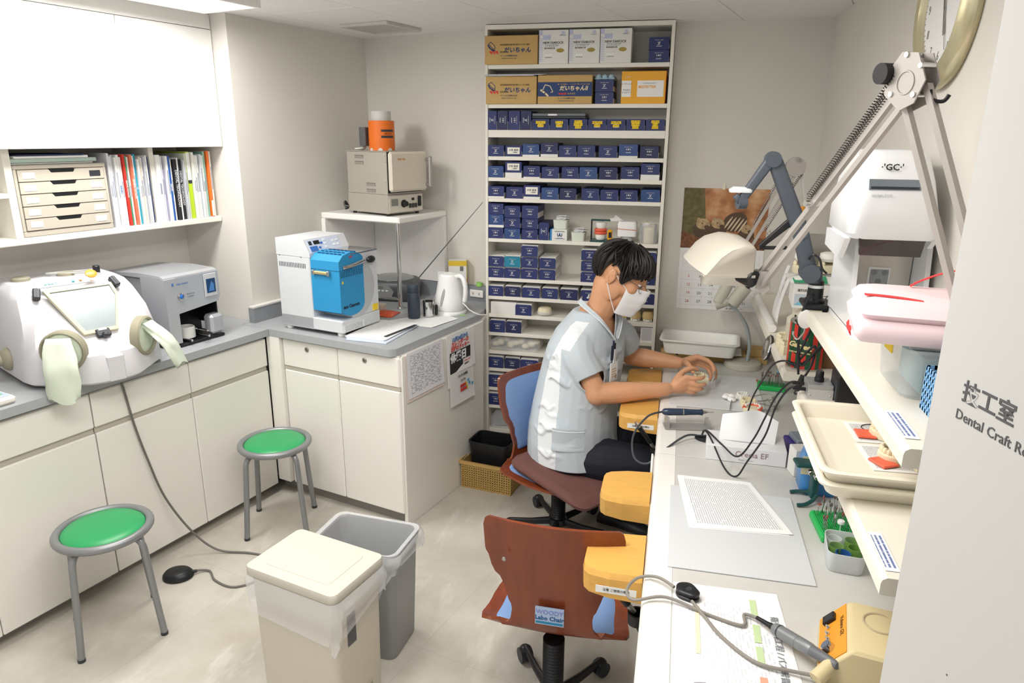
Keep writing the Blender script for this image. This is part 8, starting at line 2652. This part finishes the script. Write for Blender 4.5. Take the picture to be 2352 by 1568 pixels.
# collar band with white piping
def chest_pt(s_, z, off=.0):
    rings = sorted(RINGS, key=lambda r_: r_[2])
    lo_, hi_ = rings[0], rings[-1]
    for a, b_ in zip(rings, rings[1:]):
        if a[2] <= z <= b_[2]:
            f = (z - a[2]) / (b_[2] - a[2])
            r_ = [a[i] + (b_[i] - a[i]) * f for i in range(5)]
            hw, hd = r_[3] * 1.07 + off, r_[4] * 1.07 + off
            sa = max(-1, min(1, abs(s_) / hw)) ** (1 / .82)
            ca = math.sqrt(max(0, 1 - sa * sa)) ** .82
            return V3(r_[0], r_[1], z) + bf * (hd * ca) + bs * s_
    return V3(lo_[0], lo_[1], z)
for sg in (-1, 1):
    nb = V3(-.40, 3.236, 1.118)
    path = [nb + bs * (.030 * sg), V3(-.372, 3.236, 1.108) + bs * (.082 * sg), chest_pt(.085 * sg, 1.045, .006), chest_pt(.052 * sg, 1.0, .010), chest_pt(.012 * sg, .955, .010)]
    P = spl(path, 6)
    mb = MB()
    rg = []
    for i, p in enumerate(P):
        out = (p - V3(-.36, 3.236, p.z + .0)); out.z = 0
        out = out.normalized() if out.length > 1e-6 else bf
        w_ = .020
        rg.append([p + out * .004 + Vector((0, 0, w_)) - out * .010, p + out * .008, p + out * .004 - Vector((0, 0, .006)), p - out * .004])
    mb.loft(rg, smooth=True); co = mb.obj('collar', CLOTH, to, sharp=60)
    mb = MB(); mb.tube([q + (q - V3(-.36, 3.236, q.z)).normalized() * .0085 for q in P], .0022, 6); mb.obj('collar_piping', CLW, co)
# waist pocket and chest pocket
mb = MB()
def pk(u, v):
    a = -1.42 + .72 * u; z = .475 + .105 * v
    base = min(RINGS, key=lambda r_: abs(r_[2] - z))
    return V3(base[0], base[1], z) + bf * (cos(a) * (base[4] * 1.07 + .012)) + bs * (sin(a) * (base[3] * 1.07 + .012))
mb.shell(pk, 12, 8, .003); mb.obj('waist_pocket', CLOTH, to, sharp=60)
mb = MB(); mb.tube([pk(u / 12, .88) + Vector((0, 0, .0)) for u in range(13)], .0018, 6); mb.obj('pocket_seam', CLW, to)
# name badge, clip and pens at the chest
bp = chest_pt(-.035, .872, .022)
bd = link('name_badge', None, man, bp, (0, 0, math.atan2(bf.y, bf.x)))
B(-.002, .002, -.034, .034, -.105, -.012, b=.001).obj('card_holder', mat('badge_clear', 'e9ecec', .2), bd)
B(.002, .003, -.029, .029, -.098, -.020).obj('card', PAPER, bd)
mb = MB()
for k in range(4):
    mb.box(.003, .0034, -.022, .015 + .004 * (k % 2), -.045 - .012 * k, -.041 - .012 * k)
mb.obj('card_print', mat('print_tan', 'c9a27a', .6), bd)
B(.003, .0036, .008, .022, -.092, -.074).obj('card_photo', mat('photo_tan', 'b9a48e', .6), bd)
B(-.003, .004, -.009, .009, -.014, .050, b=.001).obj('clip_strap', mat('strap_clear', 'd9dde0', .15), bd)
for (y, h, c) in ((-.018, .040, '1e2436'), (-.008, .062, '2a2f4a'), (.006, .048, '15161a')):
    mb = MB(); mb.cyl((-.004, y, -.03), (.0, y - .004, h), .0045, n=10); mb.obj('pen', mat('pen_' + c, c, .3), man, bp + Vector((0, 0, .03)), (0, 0, math.atan2(bf.y, bf.x)))
# ---- trousers and shoes
TRS = mat('trousers_navy', '171b28', .75, var=.08, vscale=12)
tr = MB()
tr.loft([torso_ring(-.425, 3.13, .325, .19, .165), torso_ring(-.42, 3.135, .41, .208, .190), torso_ring(-.42, 3.145, .50, .195, .175)])
limb(tr, [V3(-.42, 3.06, .395), V3(-.25, 3.03, .400), V3(-.045, 3.045, .405)], [.112, .108, .080])
limb(tr, [V3(-.36, 3.25, .405), V3(-.20, 3.30, .415), V3(-.015, 3.325, .410)], [.108, .100, .078])
limb(tr, [V3(-.045, 3.045, .410), V3(-.110, 3.085, .26), V3(-.175, 3.128, .105)], [.074, .066, .060])
limb(tr, [V3(-.015, 3.325, .410), V3(-.045, 3.31, .26), V3(-.085, 3.30, .105)], [.074, .066, .060])
link('trousers', volume(tr, .007, 5, 'trousers', [TRS]), man)
SHO = mat('shoe_black', '17171a', .5)
for i, (x, y, a) in enumerate(((-.20, 3.14, -.25), (-.10, 3.30, .05))):
    mb = MB()
    sh_ = []
    for (f, w_, h) in ((-.085, .030, .055), (-.06, .038, .075), (.0, .040, .082), (.07, .044, .062), (.13, .044, .046), (.165, .030, .034)):
        sh_.append([(f, w_ * cos(2 * pi * k / 14), max(.0, h / 2 + h / 2 * sin(2 * pi * k / 14))) for k in range(14)])
    mb.loft(sh_[::-1], smooth=True); mb.obj('shoe', SHO, man, V3(x, y, .004), (0, 0, a), sharp=60)
# ---- the model in his hands, a small gauge pin
t = model((.152, 3.238, .752), .3, 'cream plaster model held in the man\'s hands', PLA, 1.05, h=.03)
mb = MB(); mb.cyl((.012, -.02, .030), (.012, -.02, .056), .0014, n=8); mb.cyl((.012, -.02, .052), (.012, -.02, .056), .004, n=10); mb.obj('metal_pin', CHROME, t)
t = thing('wax_carver', 'small steel plate held in the man\'s fingers', 'instrument', (.208, 3.262, .742), .3)
mb = MB(); mb.tube([(0, 0, 0), (.006, .0, .035), (.008, 0, .062)], [.006, .0065, .003], 8, flat=.35); mb.obj('blade', CHROME, t)
